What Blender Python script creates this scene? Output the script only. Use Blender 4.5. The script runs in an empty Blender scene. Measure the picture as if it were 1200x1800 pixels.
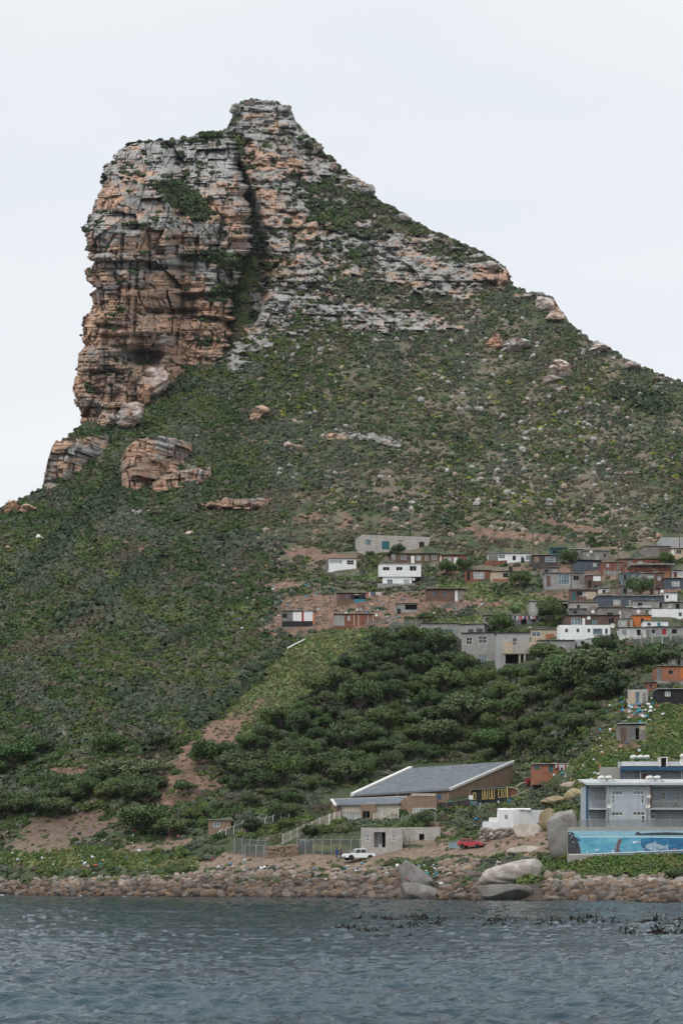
import bpy, bmesh, math, random
import numpy as np
from mathutils import Vector, Matrix
random.seed(7); RNG = np.random.default_rng(7)
SC = bpy.context.scene; COL = SC.collection
F, HY, CX, CH = 3500.0, 1542.0, 600.0, 3.0      # focal length and principal point in photo pixels, eye height in metres

# ------------------------------------------------------------------ numeric helpers
def _h(ix, iy, iz, seed):
    h = (ix.astype(np.int64)*374761393 + iy.astype(np.int64)*668265263 + iz.astype(np.int64)*2147483647 + seed*1274126177) & 0xFFFFFFFF
    h = ((h ^ (h >> 13))*1274126177) & 0xFFFFFFFF
    h = ((h ^ (h >> 16))*2246822519) & 0xFFFFFFFF
    return ((h ^ (h >> 15)) & 0xFFFFFF)/float(0xFFFFFF)
def vn(x, y, seed=0):
    x = np.asarray(x, float); y = np.asarray(y, float)
    ix = np.floor(x); iy = np.floor(y); fx = x-ix; fy = y-iy
    fx = fx*fx*(3-2*fx); fy = fy*fy*(3-2*fy); z = np.zeros_like(ix)
    a = _h(ix, iy, z, seed); b = _h(ix+1, iy, z, seed); c = _h(ix, iy+1, z, seed); d = _h(ix+1, iy+1, z, seed)
    return (a*(1-fx)+b*fx)*(1-fy)+(c*(1-fx)+d*fx)*fy
def fbm(x, y, seed=0, o=4):
    s = 0; a = 1; t = 0
    for i in range(o):
        s = s + a*vn(x*2**i+17.3*i, y*2**i-9.1*i, seed+i*31); t += a; a *= .5
    return s/t
def ss(a, b, x):
    t = np.clip((np.asarray(x, float)-a)/(b-a), 0, 1); return t*t*(3-2*t)
def lerp(a, b, t): return a+(b-a)*t
def curve(pts):
    p = np.array(pts, float); return lambda x: np.interp(x, p[:, 0], p[:, 1])

# ------------------------------------------------------------------ depth of the hillside seen along each sight line
shore = curve([(-700,1570),(0,1574),(300,1577),(600,1580),(900,1584),(1200,1588),(1900,1598)])
CP = []
def colpts(px, rows):
    for py, d in rows: CP.append((px, py, d))
colpts(-500, [(1571,352),(1530,362),(1480,372),(1400,392),(1300,425),(1200,470),(1100,520),(1000,565)])
colpts(0, [(1574,328),(1545,334),(1515,341),(1480,352),(1440,360),(1400,371),(1300,405),(1200,445),(1100,490),(1000,540),(900,600),(870,620),(780,660)])
colpts(150, [(1575,313),(1545,320),(1515,328),(1480,338),(1440,349),(1400,359),(1300,392),(1200,432),(1100,478),(1000,528),(900,584),(800,640),(745,668),(650,730)])
colpts(300, [(1577,300),(1545,307),(1512,317),(1480,328),(1440,338),(1400,350),(1300,382),(1200,424),(1100,468),(1000,520),(900,574),(800,630),(690,688),(600,735),(500,775),(400,800)])
colpts(450, [(1578,287),(1545,295),(1512,306),(1480,318),(1440,328),(1400,342),(1300,370),(1200,418),(1100,458),(1000,512),(900,570),(800,622),(700,668),(600,708),(500,738),(400,762),(300,790),(200,820)])
colpts(600, [(1580,276),(1550,284),(1515,300),(1492,312),(1425,326),(1402,343),(1385,353),(1350,367),(1250,384),(1150,420),(1110,443),(1000,503),(960,527),(900,565),(800,618),(700,663),(600,703),(500,740),(400,775),(300,808),(250,826)])
colpts(750, [(1582,263),(1550,271),(1515,286),(1498,298),(1440,312),(1410,326),(1380,346),(1340,367),(1250,387),(1150,416),(1050,465),(950,523),(850,584),(750,638),(650,690),(550,735),(450,770),(390,788)])
colpts(900, [(1584,250),(1552,258),(1512,274),(1490,284),(1440,299),(1410,322),(1380,346),(1345,360),(1300,368),(1200,390),(1140,408),(1050,455),(950,517),(850,578),(750,635),(650,690),(560,737),(490,764)])
colpts(1050, [(1586,239),(1554,246),(1512,259),(1503,263),(1480,270),(1455,280),(1400,294),(1330,318),(1260,340),(1180,372),(1120,402),(1050,444),(950,508),(850,570),(750,630),(660,682),(600,712)])
colpts(1200, [(1588,228),(1556,240),(1515,256),(1503,262.5),(1480,270),(1455,280),(1400,294),(1330,314),(1260,332),(1180,360),(1120,395),(1050,436),(950,500),(850,563),(750,628),(665,680)])
colpts(1360, [(1590,222),(1550,240),(1515,255),(1503,262),(1480,270),(1455,279)])
colpts(1700, [(1594,200),(1550,222),(1500,250),(1440,268),(1350,290),(1200,345),(1050,430),(950,490),(860,545)])
CP = np.array(CP, float)
def _tps():
    P = CP[:, :2]/600.0; n = len(P)
    r2 = ((P[:, None]-P[None])**2).sum(-1); K = .5*r2*np.log(r2+1e-12); K[np.diag_indices(n)] = 1.5e-3
    A = np.zeros((n+3, n+3)); A[:n, :n] = K; A[:n, n] = 1; A[:n, n+1:] = P; A[n, :n] = 1; A[n+1:, :n] = P.T
    return np.linalg.solve(A, np.r_[CP[:, 2], 0, 0, 0])
_W = _tps()
def d_base(px, py):
    px = np.asarray(px, float)/600; py = np.asarray(py, float)/600; n = len(CP)
    out = _W[n]+_W[n+1]*px+_W[n+2]*py
    for i in range(n):
        r2 = (px-CP[i, 0]/600)**2+(py-CP[i, 1]/600)**2
        out = out+_W[i]*.5*r2*np.log(r2+1e-12)
    return out
def blob(px, py, x, y, rx, ry, rot=0):
    c, s = math.cos(rot), math.sin(rot); dx = px-x; dy = py-y
    return np.exp(-(((dx*c+dy*s)/rx)**2+((-dx*s+dy*c)/ry)**2))
gul = curve([(250,418),(280,424),(300,432),(350,452),(400,468),(440,474),(520,472),(560,458),(600,436),(650,404),(700,380)])
RAV = [(590,1275,14,60,.15,9),(560,1180,22,60,.5,6),(1085,1190,30,40,.3,7),(880,1260,60,40,0,-5),(950,1190,70,40,.3,-6),(700,1210,60,40,0,-4),
       (215,830,30,80,.6,8),(110,880,40,60,.7,6),(330,870,60,60,.5,-6),(150,1440,110,22,-.12,4),(480,1170,30,90,.75,-3),(230,1000,30,90,.6,5)]
def d_hill(px, py):
    d = d_base(px, py)
    k = ss(1420, 1290, py)
    d = d+k*(fbm(px/90, py/60, 3, 4)-.5)*10+k*(fbm(px/24, py/16, 5, 3)-.5)*3.2
    d = d+ss(1570, 1520, py)*(1-k)*(fbm(px/30, py/14, 9, 3)-.5)*2.0*ss(1420, 1480, py)
    d = np.where((px > 998) & (px < 1400) & (py > 1440) & (py < 1499), np.maximum(d, 266), d)
    for x, y, rx, ry, rot, a in RAV: d = d+a*blob(px, py, x, y, rx, ry, rot)
    g = gul(py)
    d = d+(26-13*ss(350, 430, py))*ss(-2, 12, g-px)*ss(255, 300, py)*ss(690, 560, py)*ss(250, 330, px+80)
    d = d+22*ss(0, 1, 1-np.abs((px-(412+(py-290)*.33))/9))*ss(282, 292, py)*ss(365, 345, py)
    return d

# ------------------------------------------------------------------ sandstone: jointed beds as relief (metres, positive = proud)
def _beds(mean, seed, n=1200):
    r = np.random.default_rng(seed); return np.cumsum(mean*(.45+1.1*r.random(n)))
_B = {k: _beds(k, int(k*10)) for k in (6.5, 2.6, 1.2)}
def blocks(s, z, mean, bw, seed, groove):
    zero0 = np.zeros(np.shape(s), np.int64)
    cw = bw*2.6; sc = (s+(vn(s/(cw*1.3), z/(mean*2.5), seed+60)-.5)*cw*.9)/cw; ci = np.floor(sc).astype(np.int64)
    z = z+.18*mean*(fbm(s/(bw*5), z/(mean*9), seed+50, 2)-.5)+_h(ci, zero0, zero0, seed+61)*mean*1.3
    e = _B[mean]; i = np.clip(np.searchsorted(e, z), 1, len(e)-1)
    lo = e[i-1]; hi = e[i]; zero = np.zeros_like(i)
    w = bw*(.5+1.0*_h(i, zero, zero, seed))
    sp = (s+(vn(s/(bw*1.2), z/mean*.8, seed+7)-.5)*bw*.9)/w+_h(i, zero, zero, seed+1)*9
    j = np.floor(sp); fr = sp-j
    p = (_h(i, zero, zero, seed+2)-.5)*.7+(_h(i, j, ci*7, seed+3)-.5)*1.5+(_h(ci, zero, zero, seed+9)-.5)*.9
    ez = np.minimum((z-lo), (hi-z)); fc = sc-ci
    es = np.minimum(np.minimum(fr, 1-fr)*w*1.2, np.minimum(fc, 1-fc)*cw)
    edge = np.minimum(ez, es); gm = .15+1.7*ss(.35, .75, fbm(s/(bw*.9), z/(mean*.9), seed+70, 2))
    return p*mean*.36-groove*gm*(1-ss(0, .24*mean, edge)), _h(i, j, ci*7, seed+4)
def relief(s, z, seed=0):
    a, ra = blocks(s, z, 6.5, 8.0, seed+11, .75); b, rb = blocks(s, z, 2.6, 3.2, seed+23, .36); c, rc = blocks(s, z, 1.2, 1.6, seed+37, .16)
    return a*1.1+b*1.15+c*.8+(fbm(s/2.6, z/2.0, seed+91, 3)-.5)*1.0, ra, rb, rc

ROCK = [  # px, py, rx, ry, rot, weight : where bare rock comes through
 (455,215,52,50,0,1.3),(500,270,50,60,.5,1.2),(475,330,40,60,0,1.2),(510,400,38,45,0,1.0),(500,470,36,55,0,1.1),(475,540,34,40,0,.9),(455,590,25,30,0,.7),(415,630,22,32,.2,.9),
 (560,290,50,14,.65,.9),(620,320,35,12,.55,1.0),(575,420,45,22,.2,.7),(665,435,55,20,.2,.8),(610,470,70,18,.12,.65),(560,490,30,16,0,.6),(760,490,75,26,.3,1.0),(720,470,30,20,.2,.5),
 (880,480,20,20,.5,1.0),(958,528,30,16,.6,1.1),(985,555,18,12,.6,.8),(1055,605,26,8,.4,.9),(1150,655,40,6,.35,.6),(680,565,80,16,.1,.7),(590,560,60,20,.1,.45),(830,470,50,16,.6,.5),
 (620,375,60,26,.5,.42),(700,425,70,22,.5,.5),(800,495,60,26,.4,.55),(560,450,50,36,0,.5),(660,555,110,26,.15,.45),(545,520,50,36,0,.5),(770,560,80,18,.2,.35),(490,620,50,18,0,.35),(840,455,40,10,.5,.6),(770,415,60,8,.5,.5),
 (560,340,60,50,.5,.4),(640,520,150,50,.2,.22),(520,580,60,30,0,.3),(600,650,150,60,0,.08),(900,720,220,80,.1,.06),(700,690,200,100,.1,.04),
 (128,800,34,28,-.2,1.2),(262,805,42,32,-.25,1.3),(320,835,45,18,-.1,.9),(25,888,26,12,.1,1.2),(410,888,66,9,-.06,1.0),(455,725,26,12,0,.7),(640,770,60,8,.1,.7),(500,740,60,14,0,.3),(370,775,40,12,.2,.4),(240,900,40,8,-.25,.7),(290,705,18,14,0,.4)]
def rock_mask(px, py):
    m = 0
    for x, y, rx, ry, rot, w in ROCK: m = m+w*blob(px, py, x, y, rx*1.1, ry*1.1, rot)
    n = fbm(px/26, py/9, 61, 4); n2 = fbm(px/7, py/4, 67, 2)
    return ss(.50, .66, m*.62+(n-.5)*.95+(n2-.5)*.45+.12*ss(0, .2, m))

# ------------------------------------------------------------------ ground cover by place (weights of soil and grass)
SOIL = [(1080,1050,120,50,0,.42),(545,975,50,10,.1,1),(600,985,45,10,.1,.8),(480,1030,55,10,-.1,.9),(540,1060,70,14,0,1.1),(620,1055,80,12,0,.9),(520,1095,60,18,-.1,1.2),(640,1085,80,14,0,.8),(720,1060,50,22,0,.9),(800,1060,60,18,.1,.6),
 (700,980,40,10,0,.8),(780,1000,40,12,0,.6),(900,940,120,9,.1,.9),(1000,925,70,10,.2,.7),(860,1010,60,10,0,.5),(950,1000,50,12,0,.7),(880,1060,60,10,0,.6),(1080,1000,80,14,0,.7),(1000,1045,60,8,0,.7),(1100,1075,60,9,0,.7),(930,1085,50,7,0,.6),(1150,1040,50,8,0,.7),(1020,1010,40,8,0,.6),(905,1150,14,20,0,.5),
 (380,1290,45,26,-.6,1.2),(345,1330,45,20,-.3,1.2),(425,1335,40,12,0,1.0),(320,1380,70,26,0,1.1),(290,1410,36,14,0,.8),(300,1450,7,40,.15,1),(120,1355,48,12,.1,1.1),(195,1385,20,9,0,.5),
 (115,1455,85,24,-.1,1.6),(60,1490,50,10,0,1.0),(250,1490,45,8,0,1.0),(330,1480,40,9,-.2,.7),(45,1310,18,6,0,1),(430,1260,14,60,.8,.5),
 (470,1512,90,14,0,1.3),(530,1522,30,16,0,1.5),(390,1520,50,10,-.2,.9),(600,1518,80,12,0,1.0),(720,1500,120,9,0,1.2),(850,1490,90,14,0,1.1),(900,1475,60,20,-.3,.9),(950,1490,40,20,0,.8),(760,1462,50,14,0,.7),(740,1430,26,18,.6,1),
 (980,1400,20,26,.5,.5),(960,1370,40,10,0,.5),(1110,1255,40,16,0,.8),(1110,1310,40,10,.2,.8),(870,1200,8,14,0,.6),(960,1220,20,10,.5,.7),(1010,1330,30,9,0,.4),(720,1190,20,8,0,.5),(600,1100,120,8,0,.5),
 (200,960,40,8,-.2,.3),(600,925,160,18,0,.35),(430,770,60,20,.3,.4),(600,820,260,70,.2,.16),(880,870,260,50,.1,.22),(440,520,8,40,.3,.8),(412,575,10,26,-.4,.7),(250,965,14,8,.3,.6),(550,905,80,14,.1,.4)]
GRAS = [(440,500,22,70,.1,.9),(425,570,14,40,.3,.5),(535,1172,75,30,-.75,1.8),(465,1238,70,26,-.75,1.8),(500,1200,90,30,-.75,1.0),(600,1125,60,14,-.3,1),(410,1270,30,14,-.6,.6),(60,1510,90,16,.05,1.4),(220,1515,90,14,0,1.2),(140,1495,60,10,0,.9),(330,1515,40,8,0,.9),(180,1360,30,8,0,.6),
 (620,1515,70,6,0,.7),(830,1505,90,7,0,.8),(1080,1522,110,14,0,1.6),(1190,1518,70,20,0,1.4),(1090,1330,60,50,.5,1.2),(1050,1380,60,40,.4,1.1),(1150,1300,50,50,0,1.0),(1180,1270,40,30,0,.9),(940,1350,50,30,.3,.3),
 (870,1060,70,14,.05,1.0),(800,1030,60,14,0,.7),(940,1050,50,10,0,.8),(850,1092,50,12,0,.8),(640,1015,80,12,0,.6),(790,1095,60,9,0,.7),(700,1250,120,50,0,.35),(860,1190,80,30,0,.5),(560,1490,80,8,0,.8),(520,1440,50,14,-.2,.7),(460,1420,50,16,0,.6),(760,1475,60,10,0,.6),(340,1440,60,26,0,.5)]
def cover(px, py):
    n = fbm(px/18, py/9, 71, 4); m = fbm(px/40, py/22, 75, 3)
    s = 0; g = 0
    for x, y, rx, ry, rot, w in SOIL: s = s+w*blob(px, py, x, y, rx, ry, rot)
    for x, y, rx, ry, rot, w in GRAS: g = g+w*blob(px, py, x, y, rx, ry, rot)
    f = fbm(px/6, py/4, 73, 3); s = ss(.40, .66, s+(n-.5)*.9+(f-.5)*.7); g = g+(f-.5)*.3; g = ss(.38, .62, g+(m-.5)*.7)
    return s, g*(1-s*.85)

# ------------------------------------------------------------------ fast mesh building
def np_mesh(name, V, Fc, n, mat=None, cols=None, smooth=False, parent=None):
    """V (k,3); Fc (m,n) vertex numbers; cols {name: (k,3)}"""
    me = bpy.data.meshes.new(name); V = np.ascontiguousarray(V, np.float32); Fc = np.ascontiguousarray(Fc, np.int32)
    me.vertices.add(len(V)); me.vertices.foreach_set('co', V.ravel())
    m = len(Fc); me.loops.add(m*n); me.loops.foreach_set('vertex_index', Fc.ravel())
    me.polygons.add(m); me.polygons.foreach_set('loop_start', np.arange(0, m*n, n, dtype=np.int32))
    me.update(calc_edges=True)
    me.polygons.foreach_set('use_smooth', np.full(m, bool(smooth)))
    for k, c in (cols or {}).items():
        a = me.color_attributes.new(k, 'FLOAT_COLOR', 'POINT')
        a.data.foreach_set('color', np.ascontiguousarray(np.c_[c, np.ones(len(c))], np.float32).ravel())
    o = bpy.data.objects.new(name, me); COL.objects.link(o)
    if mat: me.materials.append(mat)
    if parent: o.parent = parent
    return o
def grid_faces(r, c, keep=None):
    i = np.arange(r*c).reshape(r, c)
    f = np.stack([i[:-1, :-1], i[:-1, 1:], i[1:, 1:], i[1:, :-1]], -1)
    return f.reshape(-1, 4) if keep is None else f[keep].reshape(-1, 4)
def world(px, py, d):
    return np.stack([(px-CX)/F*d, d, CH+(HY-py)/F*d], -1)

def tag(o, label=None, cat=None, group=None, kind=None):
    if label: o['label'] = label
    if cat: o['category'] = cat
    if group: o['group'] = group
    if kind: o['kind'] = kind
    return o

# ------------------------------------------------------------------ materials
class NT:
    def __init__(s, name):
        s.m = bpy.data.materials.new(name); s.m.use_nodes = True; s.t = s.m.node_tree; s.t.nodes.clear()
        s.out = s.n('ShaderNodeOutputMaterial'); s.b = s.n('ShaderNodeBsdfPrincipled'); s.l(s.b.outputs[0], s.out.inputs[0])
    def n(s, t, **k):
        x = s.t.nodes.new(t)
        for a, v in k.items(): setattr(x, a, v)
        return x
    def l(s, a, b): s.t.links.new(a, b)
    def set(s, **k):
        for a, v in k.items(): s.b.inputs[a.replace('_', ' ')].default_value = v
        return s
    def mix(s, f, a, b, mode='MIX'):
        x = s.n('ShaderNodeMix', data_type='RGBA', blend_type=mode)
        for sock, v in ((x.inputs[0], f), (x.inputs[6], a), (x.inputs[7], b)):
            if hasattr(v, 'is_output'): s.l(v, sock)
            else: sock.default_value = v if not isinstance(v, tuple) else (*v[:3], 1)
        return x.outputs[2]
    def noise(s, scale, detail=4, rough=.6, co=None, dist=0):
        x = s.n('ShaderNodeTexNoise'); x.inputs['Scale'].default_value = scale; x.inputs['Detail'].default_value = detail
        x.inputs['Roughness'].default_value = rough; x.inputs['Distortion'].default_value = dist
        if co is not None: s.l(co, x.inputs['Vector'])
        return x.outputs[0]
    def ramp(s, f, a, b, lo=(0,0,0), hi=(1,1,1)):
        x = s.n('ShaderNodeValToRGB'); e = x.color_ramp.elements; e[0].position = a; e[1].position = b; e[0].color = (*lo, 1); e[1].color = (*hi, 1)
        s.l(f, x.inputs[0]); return x.outputs[0]
    def co(s, kind='Object', scale=None):
        x = s.n('ShaderNodeTexCoord').outputs[kind]
        if scale:
            m = s.n('ShaderNodeMapping'); m.inputs['Scale'].default_value = scale; s.l(x, m.inputs[0]); x = m.outputs[0]
        return x
    def bump(s, h, strength=.3, dist=.05):
        x = s.n('ShaderNodeBump'); x.inputs['Strength'].default_value = strength; x.inputs['Distance'].default_value = dist
        s.l(h, x.inputs['Height']); s.l(x.outputs[0], s.b.inputs['Normal'])
def vcol_mat(name, attr='Col', scale=1.0, lo=.7, hi=1.3, rough=.9, bump=.4, bdist=.2, spec=.2):
    s = NT(name); a = s.n('ShaderNodeVertexColor', layer_name=attr).outputs[0]
    n = s.noise(scale, 6, .7, s.co())
    f = s.ramp(n, .3, .7, (lo,)*3, (hi,)*3)
    s.l(s.mix(1.0, a, f, 'MULTIPLY'), s.b.inputs['Base Color']); s.set(Roughness=rough, Specular_IOR_Level=spec)
    if bump: s.bump(n, bump, bdist)
    return s.m
M = {}
M['hill'] = vcol_mat('hillside_ground', scale=1.1, lo=.55, hi=1.45, bump=.6, bdist=.35)
M['cliff'] = vcol_mat('sandstone', scale=.9, lo=.84, hi=1.18, bump=.3, bdist=.2)
M['shrub'] = vcol_mat('shrub_leaves', scale=1.5, lo=.75, hi=1.25, bump=0, rough=.75)
M['stone'] = vcol_mat('weathered_stone', scale=2.2, lo=.75, hi=1.25, bump=.4, bdist=.06)

# ------------------------------------------------------------------ rock colours
GREY = np.array([.245,.238,.226]); PALE = np.array([.30,.29,.275]); ORAN = np.array([.37,.22,.14]); BROW = np.array([.25,.18,.14]); DARK = np.array([.10,.085,.075])
def rock_col(s, z, rnd, orange, seed=0):
    n1 = fbm(s/9, z/6, seed+5, 4); n2 = fbm(s/2.2, z/1.4, seed+6, 3); st = fbm(s/1.6, z/16, seed+8, 3)
    o = ss(.36, .72, orange+(n1-.5)*1.0+(rnd-.5)*.5+(n2-.5)*.3)[..., None]
    g = lerp(GREY, PALE, ss(.45, .7, n2)[..., None]); w = lerp(BROW, ORAN, ss(.35, .72, n2*.6+n1*.4)[..., None])
    c = lerp(g, w, o*.9)
    c = lerp(c, DARK, (ss(.60, .74, st)*.32)[..., None])
    return c*(.86+.28*rnd[..., None])
SHR_G = np.array([.035,.05,.022]); OLIV = np.array([.085,.08,.042]); BRWN = np.array([.13,.105,.075]); SOILC = np.array([.165,.10,.072]); SANDC = np.array([.175,.132,.10]); GRSC = np.array([.085,.115,.035])
BANK = curve([(-600,1546),(0,1548),(200,1545),(330,1540),(360,1528),(460,1527),(560,1530),(700,1526),(760,1516),(800,1512),(850,1508),(930,1515),(975,1540),(1050,1545),(1100,1546),(1180,1538),(1260,1545),(1600,1552)])
def ground_col(px, py):
    s, g = cover(px, py)
    n = fbm(px/10, py/6, 81, 4); n2 = fbm(px/45, py/30, 85, 3); n3 = fbm(px/4, py/2.6, 87, 2)
    right = ss(380, 620, px)*ss(1120, 960, py)
    c = lerp(SHR_G, OLIV, (ss(.4, .7, n)*(.35+.5*right))[..., None])
    c = lerp(c, BRWN, (ss(.45, .65, n2)*right*.85)[..., None])
    gc = lerp(GRSC*.75, np.array([.13,.13,.05]), ss(.35, .7, n)[..., None]); gc = lerp(gc, np.array([.05,.085,.022]), (ss(.5, .7, n2)*.8)[..., None])
    c = lerp(c, gc, g[..., None])
    sc = lerp(SOILC, SOILC*.6, ss(.4, .75, n)[..., None]); sc = lerp(sc, SANDC, (ss(1440, 1500, py)*.8)[..., None]); sc = lerp(sc, np.array([.105,.078,.06]), (blob(px, py, 115, 1455, 130, 40)*.9)[..., None])
    c = lerp(c, sc*(.8+.4*n3[..., None]), s[..., None])
    c = lerp(c, np.array([.055,.042,.034]), (ss(-4, 3, py-BANK(px))*.95)[..., None])  # dark brown gravel; its tone also paints the shade between the stones
    return c, s, g
# ------------------------------------------------------------------ hillside sheet
TOP = curve([(-700,1010),(-500,970),(-300,940),(-120,915),(-50,905),(0,892),(30,880),(60,866),(76,857),(85,838),(96,790),(104,778),(120,768),(136,752),(150,742),(200,600),(250,500),(300,420),(350,340),(378,250),(386,236),(400,222),(408,206),(416,192),(424,178),(450,174),(480,176),(497,183),(512,196),(519,212),(535,226),(546,240),(558,250),(563,263),(580,276),(600,296),(640,320),(652,327),(656,344),(700,371),(750,401),(800,421),(850,445),(880,464),(894,479),(898,497),(930,514),(952,514),(970,521),(986,546),(1000,566),(1035,594),(1070,611),(1100,630),(1150,654),(1200,671),(1300,712),(1500,790),(1700,870),(1900,930)])
def build_hill():
    px = np.r_[np.arange(-700, -60, 9.), np.arange(-60, 1262, 1.45), np.arange(1262, 1900, 9.)]
    nv = 880; nb = 22
    v = (np.arange(nv)/(nv-1))[:, None]
    top = TOP(px)+(fbm(px/7, px*0, 33, 4)-.5)*9*ss(135, 145, px)
    pyb = shore(px)+4
    PY = pyb+(top-pyb)*v**.93; PX = np.broadcast_to(px, PY.shape)
    D = d_hill(PX, PY)
    s = (PX-CX)/F*D; z = CH+(HY-PY)/F*D
    rk = rock_mask(PX, PY)
    z = CH+(HY-PY)/F*np.interp(PY, [170,300,500,600,700,900,1100], [832,795,738,703,665,572,462])
    R, ra, rb, rc = relief(s*1.0, z+.05*s, 0)
    hi = ss(1000, 700, PY)
    # bare rock stands proud in beds: riser and bench
    L = 4.2; fr = (z+.05*s+1.5*fbm(s/20, z/20, 15, 2))/L; fr = fr-np.floor(fr)
    slope = .55+.35*ss(800, 300, PY)
    D = D-rk*(R*1.15+.8)-rk*.75*ss(.35, .7, fbm(s/14, z/9, 17, 2))*(fr-.5)*L/slope*.55+rk*(fbm(PX/16, PY/12, 18, 3)-.5)*9
    D = D+(1-rk)*hi*(fbm(PX/6, PY/4, 45, 3)-.5)*1.6
    P = world(PX, PY, D)
    c, so, gr = ground_col(PX, PY)
    orz = .38+.30*blob(PX, PY, 440, 330, 22, 70)+.12*blob(PX, PY, 500, 350, 50, 60)+.45*blob(PX, PY, 262, 805, 60, 45)+.4*blob(PX, PY, 120, 800, 60, 50)+.4*blob(PX, PY, 410, 888, 110, 26)+.3*blob(PX, PY, 885, 490, 20, 20)+.2*blob(PX, PY, 740, 490, 50, 20)+.2*blob(PX, PY, 955, 545, 40, 30)+.3*blob(PX, PY, 30, 890, 50, 20)+.25*blob(PX, PY, 330, 840, 60, 30)-.15*blob(PX, PY, 470, 190, 60, 40)
    rcol = rock_col(s, z, rb*.6+rc*.4, orz)
    vegn = ss(.55, .68, fbm(PX/16, PY/7, 93, 4)+.0*PX)
    rcol = lerp(rcol, lerp(SHR_G, OLIV, rb[..., None]), (vegn*.85)[..., None]*ss(.2, -.6, R)[..., None])
    c = lerp(c, rcol, rk[..., None])
    # behind the skyline the ground falls away again
    t = (np.arange(1, nb+1)/nb)[:, None]; last = P[-1]
    bx = np.broadcast_to(last[:, 0], (nb, len(px))); by = last[:, 1]+t**1.6*260; bz = last[:, 2]*(1-t**1.2)-3*t-1.5*ss(0, .1, t)
    back = np.stack([bx*by/last[:, 1], by, bz], -1)
    tf = (np.arange(6, 0, -1)/6)[:, None]; fst = P[0]
    fy = fst[:, 1]-tf*36; front = np.stack([fst[:, 0]*fy/fst[:, 1], fy, fst[:, 2]*(1-tf)-6*tf], -1)
    V = np.concatenate([front, P, back]); C = np.concatenate([np.repeat(c[:1], 6, 0), c, np.repeat(c[-1:], nb, 0)])
    o = np_mesh('hillside', V.reshape(-1, 3), grid_faces(*V.shape[:2]), 4, M['hill'], {'Col': C.reshape(-1, 3)}, smooth=False)
    return tag(o, kind='structure')
hill = build_hill()

# ------------------------------------------------------------------ the cliff tower
mL = curve([(234,352),(236,345),(238,338),(243,318),(246,300),(248,262),(250,236),(256,226),(262,215),(272,201),(285,195),(297,184),(318,180),(335,178),(352,166),(370,162),(382,155),(393,148),(428,147),(436,155),(470,157),(495,157),(501,164),(520,158),(535,160),(560,150),(575,142),(600,143),(612,147),(640,141),(670,136),(700,135),(720,140),(745,146),(790,150)])
mR = curve([(234,392),(250,402),(270,414),(290,407),(330,420),(370,431),(440,430),(480,412),(520,399),(600,404),(640,400),(700,370),(790,330)])
mB = curve([(120,752),(146,748),(190,746),(225,728),(240,712),(290,688),(320,645),(360,628),(400,606),(440,592)])
CAVES = [(245,628,34,12,0,13),(300,548,46,5,0,7),(200,575,30,4,.1,4),(340,520,24,4,0,4),(360,560,26,4,.1,4),(190,655,22,5,0,4),(290,470,40,4,.05,3.5),(205,700,8,16,0,3),(185,610,5,40,0,2.5),(215,430,3,40,.05,3),(262,440,3,36,-.03,2.6),(345,445,3,30,.1,3),(238,520,3,60,.05,2.4),(310,600,3,30,0,3),(390,400,5,24,.2,3),(225,520,4,60,.06,2.5),(310,505,40,4,0,2.0),(168,690,10,6,0,2),(160,480,6,10,0,2.5),(390,590,12,5,0,3),(230,390,70,5,-.05,-1.5),(290,515,60,8,0,-1.2),(280,580,70,6,0,-1.5),(300,330,3,30,.1,1.5),(250,300,3,26,-.1,1.5),(355,300,3,34,.2,2),(405,470,12,30,-.2,-3),(412,415,12,20,0,-3)]
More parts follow.
